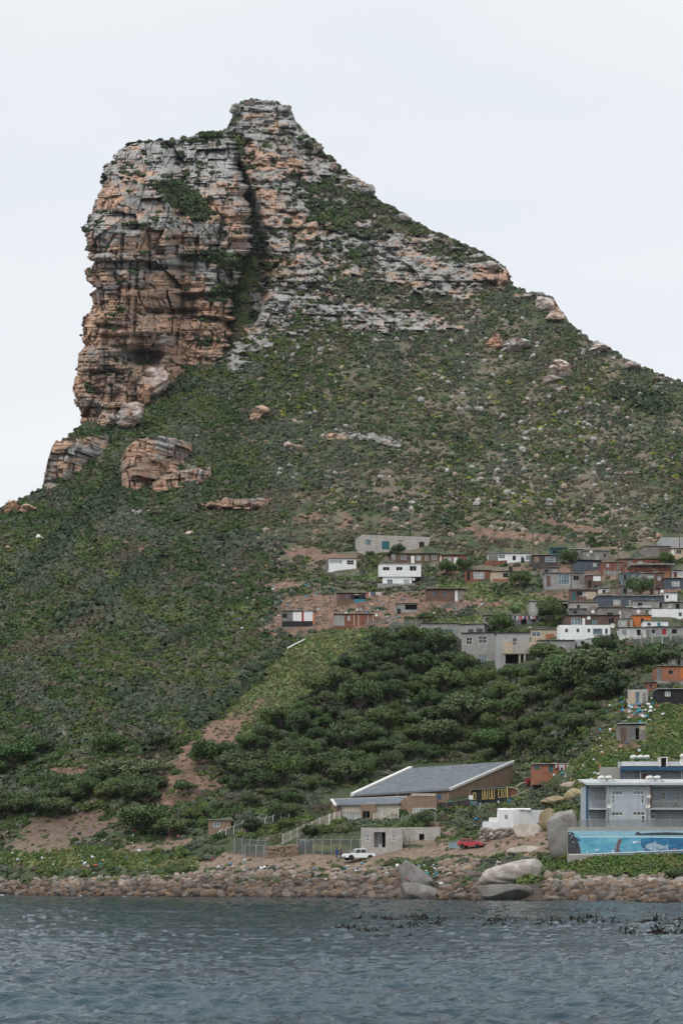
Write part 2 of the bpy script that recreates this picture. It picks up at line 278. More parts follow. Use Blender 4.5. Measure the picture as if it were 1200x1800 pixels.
def build_cliff():
    py = np.r_[np.arange(790, 300, -1.25), np.arange(300, 234, -.8)]; py = py[:, None]
    nu, nl, nr = 300, 40, 26
    u = np.r_[-np.linspace(1, 0, nl, endpoint=False), np.linspace(0, 1, nu), 1+np.linspace(0, 1, nr+1)[1:]][None]
    L = mL(py)+(fbm(py/7, py*0, 21, 3)-.5)*5; R_ = mR(py)+(fbm(py/8, py*0+4, 22, 4)-.5)*26
    uc = np.clip(u, 0, 1)
    PX = L+(R_-L)*uc
    PX = PX+np.clip(-u, 0, 1)*40*(.15+.85*np.clip(-u, 0, 1))+np.clip(u-1, 0, 1)*10
    PY = np.broadcast_to(py, PX.shape)+0*PX
    base = d_hill(PX[:1]*0+np.clip(PX[:1], 140, 440), mB(np.clip(PX[:1], 140, 440)))
    bx = np.interp(np.clip(PX, 120, 445), np.arange(120, 446), d_base(np.arange(120, 446.), mB(np.arange(120, 446.))))
    D = bx+(mB(PX)-PY)*.045
    D = D+ss(420, 240, PY)*26+ss(330, 236, PY)*20
    D = D+ss(400, 378, PY)*4.0*ss(330, 200, PX)+ss(470, 455, PY)*2.5*ss(300, 420, PX)+ss(345, 330, PY)*2
    D = D-ss(250, 420, PX)*ss(520, 300, PY)*10
    rl = 34.0; d1 = np.clip((PX-L)/rl, 0, 1); D = D+13*(1-np.sqrt(1-(1-d1)**2))*(u >= 0)
    d2 = np.clip((R_-PX)/26.0, 0, 1); D = D+9*(1-np.sqrt(1-(1-d2)**2))*(u <= 1)
    D = D+np.clip(-u, 0, 1)*70+13*(u < 0)+np.clip(u-1, 0, 1)*40+9*(u > 1)
    for x, y, rx, ry, rot, a in CAVES: D = D+a*np.minimum(1, 1.6*blob(PX, PY, x, y, rx, ry, rot))
    D = D+(fbm(PX/60, PY/160, 19, 3)-.5)*8
    s = (PX-CX)/F*D+(D-690)*.7*((u < 0)|(u > 1)); z = CH+(HY-PY)/F*(690+(745-PY)*.07)
    Rl, ra, rb, rc = relief(s, z-.03*s, 200)
    D2 = D-Rl*(1.35+.9*ss(350, 290, PY))
    P = world(PX, PY, D2)
    P[..., 0] -= (Rl*.75)*np.clip(1-d1*1.2, 0, 1)*(u >= -.4)
    orz = .40+.42*ss(395, 420, PY)*ss(760, 420, PY)*ss(440, 250, PX)+.30*ss(470, 560, PY)-.18*ss(330, 260, PY)+.35*blob(PX, PY, 185, 345, 14, 22)+.3*blob(PX, PY, 415, 400, 24, 50)-.25*blob(PX, PY, 220, 470, 50, 30)-.22*blob(PX, PY, 175, 450, 18, 70)
    c = rock_col(s, z, rb*.6+rc*.4, orz, 40)
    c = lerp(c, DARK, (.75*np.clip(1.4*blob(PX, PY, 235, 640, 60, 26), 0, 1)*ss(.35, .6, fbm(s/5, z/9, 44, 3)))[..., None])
    vg = ss(.48, .62, veg_cliff(PX, PY)+(fbm(PX/8, PY/4, 95, 4)-.5)*1.1)
    up = np.zeros_like(D); up[1:-1] = D2[2:]-D2[:-2]
    vg = np.maximum(vg, ss(.58, .66, fbm(PX/12, PY/5, 96, 4))*ss(.8, 2.2, up)*.9)
    c = lerp(c, lerp(SHR_G, OLIV, rc[..., None]), (vg*.92)[..., None])
    nb = 10; t = (np.arange(1, nb+1)/nb)[:, None]; last = P[-1]
    back = np.stack([last[:, 0]*(1+0*t), last[:, 1]+t*60, last[:, 2]-t**1.5*40], -1)
    V = np.concatenate([P, back]); C = np.concatenate([c, np.repeat(c[-1:], nb, 0)])
    o = np_mesh('cliff', V.reshape(-1, 3), grid_faces(*V.shape[:2]), 4, M['cliff'], {'Col': C.reshape(-1, 3)})
    tag(o, kind='structure'); return o, (PX, PY, D2, vg)
VEGC = [(318,345,46,22,.25,1.0),(345,372,36,14,.4,1.0),(300,325,26,10,.1,.6),(385,455,34,14,.3,1.0),(340,452,24,8,0,.7),(360,600,26,10,0,.8),(375,520,20,12,0,.5),(212,545,5,12,.3,.8),(370,236,26,6,-.1,.8),(270,285,20,8,0,.4),(340,250,30,6,0,.5),(240,395,60,4,-.05,.6),(390,515,20,18,0,.8),(420,455,14,20,0,.7),(270,600,30,4,0,.3),(300,420,40,4,0,.3)]
def veg_cliff(px, py):
    m = 0
    for x, y, rx, ry, rot, w in VEGC: m = m+w*blob(px, py, x, y, rx, ry, rot)
    return m
cliff, CLF = build_cliff()
def build_outcrop(x0, x1, top, bot, seed, orange, wrap=10):
    top, bot = curve(top), curve(bot); px = np.arange(x0, x1+.1, .9)[None]; n = int((bot(px)-top(px)).max()/.8)+4; t = (np.arange(n)/(n-1))[:, None]
    jt = (fbm(px/7, px*0+seed, seed, 3)-.5)*9
    PY = (bot(px)+4)+(top(px)+jt-bot(px)-4)*t; PX = px+0*PY
    D0 = d_hill(px, bot(px)+2); D = D0-1.0+(bot(px)-PY)*.06
    e = np.clip(np.minimum((px-x0), (x1-px)*1.5)/14.0, 0, 1); D = D+(1-np.sqrt(1-(1-e)**2))*wrap
    s = (PX-CX)/F*D; z = CH+(HY-PY)/F*D; R, ra, rb, rc = relief(s, z, seed); D2 = D-R*1.2
    P = world(PX, PY, D2); c = rock_col(s, z, rb*.6+rc*.4, orange+0*PX+.12*ss(.8, .3, t), seed)
    up = np.zeros_like(D); up[1:-1] = D2[2:]-D2[:-2]; vg = ss(.56, .66, fbm(PX/10, PY/4, seed+2, 4))*ss(.4, 1.6, up)
    c = lerp(c, lerp(SHR_G, OLIV, rc[..., None]), (vg*.9)[..., None])
    Dh = np.maximum(d_hill(px, top(px))+3, D2[-1:]+4); k = (np.arange(1, 7)/6)[:, None]; B = np.stack([P[-1:, :, 0]+0*k, lerp(P[-1:, :, 1], Dh, k), P[-1:, :, 2]+k*(1.5)], -1)
    V = np.concatenate([P, B]); C = np.concatenate([c, np.repeat(c[-1:], 6, 0)*.6+OLIV*.4])
    tag(np_mesh('cliff', V.reshape(-1, 3), grid_faces(*V.shape[:2]), 4, M['cliff'], {'Col': C.reshape(-1, 3)}), kind='structure')
build_outcrop(214, 338, [(214,808),(222,786),(245,772),(290,766),(338,778)], [(214,866),(240,862),(285,836),(338,806)], 310, .60)
build_outcrop(76, 192, [(76,850),(84,812),(92,782),(100,774),(150,770),(192,766)], [(76,860),(120,842),(160,806),(192,784)], 330, .52)
build_outcrop(268, 372, [(268,846),(310,832),(372,818)], [(268,862),(330,852),(372,838)], 350, .60, 5)
build_outcrop(338, 478, [(338,890),(350,884),(400,877),(478,874)], [(338,898),(400,899),(440,893),(478,884)], 370, .70, 3)
build_outcrop(560, 706, [(560,762),(600,760),(650,762),(706,774)], [(560,768),(620,769),(660,774),(706,783)], 390, .42, 3)

# ------------------------------------------------------------------ sea
def build_sea():
    a = np.concatenate([np.linspace(-60, -22, 20), np.linspace(-21.5, 21.5, 560), np.linspace(22, 60, 20)])
    d = np.concatenate([np.linspace(6, 34, 20, endpoint=False), 1/np.linspace(1/34., 1/420., 900)])
    ang = np.tan(np.radians(a))*.62
    Y = d[:, None]+0*ang; X = d[:, None]*ang
    def rip(w, h, seed, o): 
        n = fbm(X/w+.25*fbm(X/w*.6, Y/w*.6, seed+3, 2), Y/h, seed, o); return 1-np.abs(2*n-1)
    wp = ss(.34, .66, fbm(X/30, Y/17, 341, 3))
    Z = .26*(rip(6.0, 3.6, 301, 3)-.6)+.19*(rip(1.9, 1.4, 311, 3)-.6)+.14*(rip(.75, .58, 321, 2)-.6)+.25*(fbm(X/16, Y/9, 331, 2)-.5)
    Z = Z*lerp(.95, 1.5, wp)*ss(400, 250, Y)
    V = np.stack([X, Y, Z], -1)
    # the sheet goes on to the horizon all round, edge vertices joined to far corners
    m = NT('sea_water'); m.set(Roughness=.06, IOR=1.33, Specular_IOR_Level=.5)
    co = m.co('Object', (1, 1.3, 1))
    n1 = m.noise(3.2, 4, .6, co, .4); n2 = m.noise(.06, 4, .6, m.co('Object', (1, 2.5, 1)))
    m.l(m.mix(m.ramp(n2, .35, .7), (.003,.019,.032), (.006,.032,.046)), m.b.inputs['Base Color'])
    m.bump(n1, .8, .08)
    o = np_mesh('sea', V.reshape(-1, 3), grid_faces(*V.shape[:2]), 4, m.m, smooth=True)
    tag(o, kind='structure')
    Vo = np.array([[-1400,-480,-.6],[1400,-480,-.6],[1400,1500,-.6],[-1400,1500,-.6]]); 
    o2 = np_mesh('open_sea', Vo, np.array([[0,1,2,3]]), 4, m.m); tag(o2, kind='structure')
build_sea()

# ------------------------------------------------------------------ light, sky, camera
def build_world():
    w = bpy.data.worlds.new('World'); SC.world = w; w.use_nodes = True; t = w.node_tree; t.nodes.clear()
    out = t.nodes.new('ShaderNodeOutputWorld'); bg = t.nodes.new('ShaderNodeBackground'); sk = t.nodes.new('ShaderNodeTexSky')
    sk.sky_type = 'NISHITA'; sk.sun_disc = False; sk.sun_elevation = math.radians(52); sk.sun_rotation = math.radians(215)
    bg.inputs[1].default_value = .1
    co = t.nodes.new('ShaderNodeTexCoord'); mp = t.nodes.new('ShaderNodeMapping'); mp.inputs['Scale'].default_value = (1.6, 1.6, 5)
    nz = t.nodes.new('ShaderNodeTexNoise'); nz.inputs['Scale'].default_value = 1.3; nz.inputs['Detail'].default_value = 4; nz.inputs['Roughness'].default_value = .5
    rp = t.nodes.new('ShaderNodeValToRGB'); rp.color_ramp.elements[0].position = .3; rp.color_ramp.elements[1].position = .75
    rp.color_ramp.elements[0].color = (7.9,8.55,9.2,1); rp.color_ramp.elements[1].color = (9.9,9.95,10,1)
    mx = t.nodes.new('ShaderNodeMix'); mx.data_type = 'RGBA'; mx.inputs[0].default_value = .93
    L = t.links.new
    L(co.outputs['Generated'], mp.inputs[0]); L(mp.outputs[0], nz.inputs['Vector']); L(nz.outputs[0], rp.inputs[0])
    sp = t.nodes.new('ShaderNodeSeparateXYZ'); L(co.outputs['Generated'], sp.inputs[0]); mr = t.nodes.new('ShaderNodeMapRange'); mr.interpolation_type = 'SMOOTHSTEP'
    for i, v in enumerate((.40, 1.0, 1.0, 2.3)): mr.inputs[i+1].default_value = v
    L(sp.outputs[2], mr.inputs[0]); ml = t.nodes.new('ShaderNodeMix'); ml.data_type = 'RGBA'; ml.blend_type = 'MULTIPLY'; ml.inputs[0].default_value = 1
    L(sk.outputs[0], mx.inputs[6]); L(rp.outputs[0], mx.inputs[7]); L(mx.outputs[2], ml.inputs[6]); L(mr.outputs[0], ml.inputs[7]); L(ml.outputs[2], bg.inputs[0]); L(bg.outputs[0], out.inputs[0])
    s = bpy.data.lights.new('sun', 'SUN'); s.energy = 1.4; s.angle = math.radians(14); s.color = (1, .96, .9)
    so = bpy.data.objects.new('sun', s); COL.objects.link(so)
    az = math.radians(215); el = math.radians(52)     # from behind the camera, to its left
    dirv = Vector((math.sin(az)*math.cos(el), math.cos(az)*math.cos(el), math.sin(el)))
    so.rotation_euler = (-dirv).to_track_quat('-Z', 'Y').to_euler()
    c = bpy.data.cameras.new('camera'); co_ = bpy.data.objects.new('camera', c); COL.objects.link(co_)
    c.sensor_fit = 'VERTICAL'; c.sensor_height = 36; c.sensor_width = 24; c.lens = F/1800*36; c.shift_y = (HY-900)/1800
    c.clip_start = .5; c.clip_end = 9000
    co_.location = (0, 0, CH); co_.rotation_euler = (math.radians(90), 0, 0); SC.camera = co_
    SC.view_settings.view_transform = 'Standard'; SC.view_settings.look = 'None'; SC.view_settings.exposure = 0; SC.view_settings.gamma = 1
build_world()
# ------------------------------------------------------------------ footprints that plants keep clear of: px0, px1, py_top, py_base
HOUSES_CLEAR = []
def clear(px, py, lo=26, hi=5):
    k = np.ones(len(px), bool)
    for x0, x1, yt, yb in HOUSES_CLEAR: k &= ~((px > x0-4) & (px < x1+4) & (py > yb-lo) & (py < yb+hi))
    return k
def poly_in(px, py, poly):
    r = np.zeros(np.shape(px), bool); n = len(poly)
    for i in range(n):
        x0, y0 = poly[i]; x1, y1 = poly[i-1]
        if y0 == y1: continue
        r ^= ((y0 > py) != (y1 > py)) & (px < (x1-x0)*(py-y0)/(y1-y0)+x0)
    return r
THICK = [(425,1320),(470,1285),(585,1205),(630,1160),(690,1128),(735,1132),(800,1150),(830,1185),(900,1185),(980,1150),(1020,1120),(1065,1130),(1085,1225),(1020,1290),(960,1335),(905,1345),(800,1340),(700,1348),(620,1385),(500,1402),(400,1392),(370,1345)]

def leaf_cloud(P, S, C, K, rng, flat=.75, size=.62, jit=.17):
    """tufts of loose triangles over low domes: P (n,3) centres, S (n,) radii, C (n,3) colours -> V, F, colours"""
    n = len(P)
    d = rng.normal(size=(n, K, 3)); d[..., 2] = np.abs(d[..., 2])*.9+.05; d /= np.linalg.norm(d, axis=-1, keepdims=True)
    rad = (.72+.36*rng.random((n, K, 1)))
    c = d*rad*np.array([1, 1, flat])*S[:, None, None]+P[:, None]
    nrm = d+rng.normal(size=d.shape)*.30; nrm /= np.linalg.norm(nrm, axis=-1, keepdims=True)
    a = np.cross(nrm, rng.normal(size=d.shape)); a /= np.linalg.norm(a, axis=-1, keepdims=True)+1e-9; b = np.cross(nrm, a)
    h = (S[:, None, None]*size)*(.6+.7*rng.random((n, K, 1)))
    V = np.stack([c+a*h, c-a*h*.55+b*h*.9, c-a*h*.55-b*h*.9], 2)
    col = C[:, None, None]*(1-jit+2*jit*rng.random((n, K, 1, 1)))
    col = np.broadcast_to(col, V.shape)
    return V.reshape(-1, 3), np.arange(n*K*3).reshape(-1, 3), col.reshape(-1, 3)

GULLY_DARK = [(165,1065,90,13,-.62,1.2),(250,1000,50,16,-.5,1),(60,1000,110,12,-.62,.9),(140,915,90,14,-.65,1),(385,1240,90,13,-.62,1.2),(470,1160,60,10,-.6,.8),(300,1130,110,10,-.55,.7),(60,1230,90,12,-.4,.7),(230,1210,90,11,-.5,.7),(400,950,60,10,-.2,.6),(215,860,26,60,.7,1),(330,680,60,16,-.3,.7),(620,690,120,14,.2,.5),(950,800,140,14,.15,.6),(760,760,120,12,.2,.5),(1120,700,90,24,.3,.9),(800,920,90,10,0,.5),(1040,560,60,12,.8,.6),(560,860,100,10,.05,.5)]  # dark larger shrubs; their colour also stands in for shade in the gullies
DRY_PATCH = [(60,1135,80,16,-.2,1),(160,1090,60,12,-.5,.9),(230,970,60,16,-.4,.9),(300,1030,70,14,-.3,.7),(100,1050,50,12,-.5,.6),(480,880,90,26,0,.8),(700,840,160,34,.1,.6),(900,720,160,30,.2,.6),(960,620,60,30,.5,.7),(1090,860,120,40,.1,.8),(860,960,160,26,0,.9),(560,930,120,26,0,.9),(480,1100,20,10,0,.8),(1000,780,90,20,.2,.5)]
def scatter_shrubs():
    rng = np.random.default_rng(11)
    n = 400000
    px = rng.uniform(-350, 1600, n); py = rng.uniform(240, 1560, n)
    ok = (py > TOP(px)+1) & (py < shore(px)-22)
    px, py = px[ok], py[ok]
    # not inside the cliff tower
    ok = ~((px > mL(py)-2) & (px < mR(py)+4) & (py < mB(px)+6) & (px < 440)); px, py = px[ok], py[ok]
    D = d_hill(px, py)
    s, g = cover(px, py); rk = rock_mask(px, py)
    open_ = ss(400, 560, px+.3*(py-900))*ss(1110, 980, py)
    patch = fbm(px/22, py/12, 401, 4)
    dens = lerp(1.0, .30+.70*ss(.40, .58, patch), open_)
    dens = dens*(1-.93*s)*(1-.96*g)*(1-.93*rk)*lerp(1, .4, ss(1440, 1480, py))*lerp(1, 1.1, ss(650, 400, py))
    keep = rng.random(len(px)) < dens*np.minimum(1, (D/640)**1.7)*.62
    px, py, D, g, s, open_ = px[keep], py[keep], D[keep], g[keep], s[keep], open_[keep]
    k = clear(px, py); px, py, D, g, s, open_ = px[k], py[k], D[k], g[k], s[k], open_[k]
    n = len(px); P = world(px, py, D)
    S = (.42+.85*rng.random(n)**2.4)*lerp(1, .86, open_)*(1-.45*np.maximum(g, s))*lerp(1, 1.25, ss(600, 350, py))
    z = fbm(px/60, py/40, 411, 3); z2 = fbm(px/16, py/10, 415, 3); r = rng.random(n)
    A = np.array([.034,.060,.016]); B = np.array([.070,.092,.024]); Cc = np.array([.075,.090,.062]); Dd = np.array([.115,.095,.070]); Y = np.array([.19,.20,.035])
    c = lerp(A, B, (ss(.42, .62, z*.6+z2*.4)*.9)[:, None])
    c = lerp(c, Cc, ((r < .14)*.85)[:, None]); c = lerp(c, Dd, ((r > .93-.26*open_)*.85)[:, None])
    c = lerp(c, Dd*.9, (ss(.58, .72, fbm(px/30, py/18, 421, 3))*.6)[:, None])
    c = lerp(c, Y, (((rng.random(n) < .07) & (py < 890) & (py > 640) & (px > 480))*.8)[:, None])
    c = lerp(c, np.array([.085,.098,.075]), (ss(.52, .66, fbm(px/55+7, py/38, 425, 3))*.55)[:, None]); c = c*(.78+.44*rng.random((n, 1)))*lerp(.8, 1.15, fbm(px/40, py/30, 427, 3))[:, None]*1.05
    dk = 0; br = 0
    for x, y, rx, ry, rot, w in GULLY_DARK: dk = dk+w*blob(px, py, x, y, rx, ry, rot)
    for x, y, rx, ry, rot, w in DRY_PATCH: br = br+w*blob(px, py, x, y, rx, ry, rot)
    nn = fbm(px/20, py/12, 441, 3); dk = ss(.4, .7, dk+(nn-.5)*.8); br = ss(.4, .7, br+(nn-.5)*.9)
    c = lerp(c, np.array([.032,.050,.026])*(.7+.6*rng.random((n, 1))), (dk*.85)[:, None]); c = lerp(c, np.array([.115,.09,.065])*(.7+.6*rng.random((n, 1))), (br*.75)[:, None]); S = S*(1+.7*dk)*(1-.2*br)
    P[:, 2] -= .12*S
    parts = []
    for m, K, sz in ((D < 345, 130, .30), ((D >= 345) & (D < 470), 64, .44), (D >= 470, 32, .60)):
        parts.append(leaf_cloud(P[m], S[m], c[m], K, rng, size=sz))
    V = np.concatenate([p[0] for p in parts]); Cc = np.concatenate([p[2] for p in parts])
    o = np_mesh('shrub_cover', V, np.arange(len(V)).reshape(-1, 3), 3, M['shrub'], {'Col': Cc})
    tag(o, 'low fynbos scrub of green, olive and grey bushes covering the mountain slope', 'shrubs', kind='stuff')
    # bushes on the ledges of the tower
    PX, PY, D2, vg = CLF
    w = (vg > .55).ravel().nonzero()[0]; w = rng.choice(w, min(len(w), 2600), replace=False)
    P = world(PX.ravel()[w], PY.ravel()[w], D2.ravel()[w]-.2); n = len(P)
    c = lerp(A, Cc.mean(0), rng.random((n, 1))*.6)*(.7+.6*rng.random((n, 1)))
    V, Fc, cc = leaf_cloud(P, .4+.7*rng.random(n)**2, c, 24, rng)
    tag(np_mesh('ledge_shrubs', V, Fc, 3, M['shrub'], {'Col': cc}), 'dark green bushes growing on the ledges of the cliff', 'shrubs', kind='stuff')
    # short tufts of grass in the green clearings
    n = 110000; px = rng.uniform(-120, 1330, n); py = rng.uniform(1000, 1556, n); s, g = cover(px, py)
    k = (rng.random(n) < g*.8+.05*s) & (py < shore(px)-20) & clear(px, py, 20, 3); px, py = px[k], py[k]; D = d_hill(px, py); n = len(px)
    P = world(px, py, D); c = lerp(np.array([.065,.11,.025]), np.array([.15,.15,.055]), rng.random((n, 1))*ss(.4, .7, fbm(px/30, py/20, 431, 3))[:, None]*1.4)*(.75+.5*rng.random((n, 1))); c = lerp(c, np.array([.125,.12,.055])*(.7+.6*rng.random((n, 1))), (ss(.35, .6, fbm(px/12, py/8, 433, 3))*.85*((px < 660) & (py < 1300)))[:, None])
    V, Fc, cc = leaf_cloud(P, .20+.2*rng.random(n), c, 14, rng, 1.0, .5)
    tag(np_mesh('grass', V, Fc, 3, M['shrub'], {'Col': cc}), 'bright green tufts of grass in the clearings and along the shore', 'grass', kind='stuff')

# ------------------------------------------------------------------ stones
def ico(sub):
    bm = bmesh.new(); bmesh.ops.create_icosphere(bm, subdivisions=sub, radius=1)
    V = np.array([v.co[:] for v in bm.verts]); Fc = np.array([[v.index for v in f.verts] for f in bm.faces]); bm.free(); return V, Fc
ICO = {k: ico(k) for k in (1, 2, 3, 4, 5)}
def n3(V, f, seed, o=3):
    return (fbm(V[:, 0]*f+V[:, 2]*f*.7, V[:, 1]*f-V[:, 2]*f*.6, seed, o)+fbm(V[:, 1]*f+9, V[:, 2]*f+V[:, 0]*f*.4, seed+5, o))*.5-.5
def stone_shape(sub, seed, rough=.35, facets=0, tmin=.62):
    V, Fc = ICO[sub]; V = V.copy(); r = np.random.default_rng(seed)
    R = 1+n3(V, 1.3, seed)*rough*2+n3(V, 3.5, seed+9)*rough*.5
    V = V*R[:, None]
    for _ in range(facets):
        d = r.normal(size=3); d /= np.linalg.norm(d); t = tmin+.25*r.random(); h = V@d; V -= np.maximum(0, h-t)[:, None]*d*.92
    return V, Fc
def stones_mesh(name, P, S, C, sub, rng, mat, facets=0, rough=.3, flat=.85):
    shp = [stone_shape(sub, 500+i, rough, facets)[0] for i in range(10)]; Fc = ICO[sub][1]; nv = len(shp[0])
    n = len(P); k = rng.integers(0, 10, n); V = np.stack(shp)[k]
    a = rng.uniform(0, 6.28, n); c_, s_ = np.cos(a)[:, None], np.sin(a)[:, None]
    sx = S[:, None]*(.8+.5*rng.random((n, 1))); sy = S[:, None]*(.8+.4*rng.random((n, 1))); sz = S[:, None]*flat*(.75+.5*rng.random((n, 1)))
    x = V[..., 0]*sx; y = V[..., 1]*sy; z = V[..., 2]*sz+x*.15
    W = np.stack([x*c_-y*s_, x*s_+y*c_, z], -1)+P[:, None]
    col = np.broadcast_to(C[:, None]*(1+.0*W), W.shape)
    return np_mesh(name, W.reshape(-1, 3), (Fc[None]+(np.arange(n)*nv)[:, None, None]).reshape(-1, 3), 3, mat, {'Col': col.reshape(-1, 3)}, smooth=sub > 1)
def scatter_scree():
    rng = np.random.default_rng(21); n = 60000
    px = rng.uniform(-60, 1260, n); py = rng.uniform(420, 1130, n)
    k = (py > TOP(px)+4) & ~((px < mR(py)+6) & (py < mB(np.clip(px, 120, 440))+8)); px, py = px[k], py[k]
    dn = .006+.16*ss(.54, .66, fbm(px/24, py/12, 451, 4))*ss(380, 560, px)+.12*blob(px, py, 980, 720, 170, 60)+.10*blob(px, py, 560, 600, 130, 60)+.10*blob(px, py, 700, 560, 130, 60)+.06*blob(px, py, 850, 880, 200, 60)+.10*blob(px, py, 300, 700, 40, 30)+.15*blob(px, py, 520, 1000, 120, 60)+.08*blob(px, py, 900, 960, 200, 30)+.12*blob(px, py, 480, 560, 40, 50)
    s, g = cover(px, py); dn = dn*(1+1.2*s)*lerp(1, .12, ss(420, 300, px))*lerp(1, .15, g)*lerp(1, .6, ss(900, 1000, py))
    k = (rng.random(len(px)) < dn) & clear(px, py); px, py = px[k], py[k]; D = d_hill(px, py); n = len(px)
    S = .18+1.0*rng.random(n)**5+.22*rng.random(n); S = S*lerp(1, .6, ss(900, 1010, py))
    r = rng.random((n, 1)); C = lerp(np.array([.34,.325,.305]), np.array([.32,.25,.20]), (r > .72)*1.0)*(.7+.5*rng.random((n, 1))); C = lerp(C, C*np.array([.9,.68,.52]), ss(880, 980, py)[:, None])
    P = world(px, py, D); P[:, 2] += S*.25
    o = stones_mesh('scree', P, S, C, 1, rng, M['stone'], facets=4)
    tag(o, 'pale grey stones strewn between the bushes of the open slope', 'stones', kind='stuff')

def rock_mat(name, cols, wet=.85):
    m = NT(name); oi = m.n('ShaderNodeObjectInfo'); rp = m.n('ShaderNodeValToRGB'); e = rp.color_ramp.elements
    while len(e) < len(cols): e.new(.5)
    for i, c in enumerate(cols): e[i].position = i/(len(cols)-1); e[i].color = (*c, 1)
    m.l(oi.outputs['Random'], rp.inputs[0]); n = m.noise(2.5, 5, .7, m.co())
    m.l(m.mix(1.0, rp.outputs[0], m.ramp(n, .3, .7, (.65,)*3, (1.25,)*3), 'MULTIPLY'), m.b.inputs['Base Color']); m.set(Roughness=wet); m.bump(n, .4, .08); return m.m
M['rock_dry'] = rock_mat('dry_boulder', [(.20,.145,.105),(.15,.105,.08),(.25,.215,.18),(.145,.12,.10),(.19,.14,.10),(.18,.163,.145)])
M['rock_wet'] = rock_mat('damp_boulder', [(.095,.064,.046),(.062,.046,.037),(.12,.08,.055),(.05,.043,.038),(.125,.085,.055),(.10,.082,.068)], .6)
BANK = curve([(-600,1546),(0,1548),(200,1545),(330,1540),(360,1528),(460,1527),(560,1530),(700,1526),(760,1516),(800,1512),(850,1508),(930,1515),(975,1540),(1050,1545),(1100,1546),(1180,1538),(1260,1545),(1600,1552)])
BIGCLEAR = [(705,778,1510,1584),(840,965,1500,1590)]
def shore_boulders():
    rng = np.random.default_rng(31); n = 17000
    px = rng.uniform(-300, 1500, n); t = rng.random(n); py = lerp(BANK(px), shore(px)+1.5, t)
    k = np.ones(n, bool)
    for x0, x1, y0, y1 in BIGCLEAR: k &= ~((px > x0+6) & (px < x1-6) & (py < y1) & (py > y0))
    k &= rng.random(n) < lerp(.5, 1, ss(.0, .35, t))*lerp(1, .55, blob(px, py, 560, 1530, 150, 12))
    px, py, t = px[k], py[k], t[k]; n = len(px); D = d_hill(px, py)
    S = (.17+.27*rng.random(n)+.5*rng.random(n)**6)*lerp(.85, 1.1, t)*lerp(1, .85, ss(250, 0, px))
    P = world(px, py, D); P[:, 2] += S*.45
    inf = (px > -10) & (px < 1210)
    # thin out overlaps among the largest so each one shows
    order = np.argsort(-S/D*inf); chosen = []
    for i in order:
        if len(chosen) >= 270: break
        if all((px[i]-px[j])**2+((py[i]-py[j])*1.6)**2 > (11*(S[i]+S[j])*.75)**2 for j in chosen): chosen.append(i)
    big = np.zeros(n, bool); big[chosen] = True
    wet = ss(.28, .50, t+(vn(px/20, py/6, 77)-.5)*.5)
    A = np.array([[.20,.145,.105],[.15,.105,.08],[.25,.215,.18],[.145,.12,.10],[.19,.14,.10],[.18,.163,.145]]); B = np.array([[.095,.064,.046],[.062,.046,.037],[.12,.08,.055],[.05,.043,.038],[.125,.085,.055],[.10,.082,.068]])
    kk = rng.integers(0, 6, n); C = lerp(A[kk], B[kk], (wet > .5)[:, None]*1.0)*(.8+.4*rng.random((n, 1)))
    m = ~big
    o = stones_mesh('shore_stones', P[m], S[m], C[m], 2, rng, M['stone'], facets=4, rough=.36)
    tag(o, 'bank of small rounded brown and tan stones along the waterline', 'stones', kind='stuff')
    vs = []
    for i in range(9):
        V, Fc = stone_shape(3, 700+i, .34, 5)
        for w in (0, 1):
            o = np_mesh('boulder', V*np.array([1.1,.95,.74]), Fc, 3, M['rock_wet' if w else 'rock_dry'], smooth=True); COL.objects.unlink(o); vs.append(o)
    for i in chosen:
        w = wet[i] > .5
        c = vs[rng.integers(0, 9)*2+int(w)].copy(); COL.objects.link(c)
        c.location = P[i]; c.rotation_euler = (rng.uniform(-.3, .3), rng.uniform(-.3, .3), rng.uniform(0, 6.28)); s = S[i]
        c.scale = (s*rng.uniform(.95, 1.25), s*rng.uniform(.85, 1.1), s*rng.uniform(.85, 1.15))
        if w: tag(c, 'rounded damp dark brown boulder low on the shore, just above the waterline', 'boulder', 'dark damp boulders at the waterline')
        else: tag(c, 'rounded dry tan boulder high on the shore bank, above the dark damp ones', 'boulder', 'dry tan boulders on top of the shore bank')
    for o in vs: bpy.data.objects.remove(o)

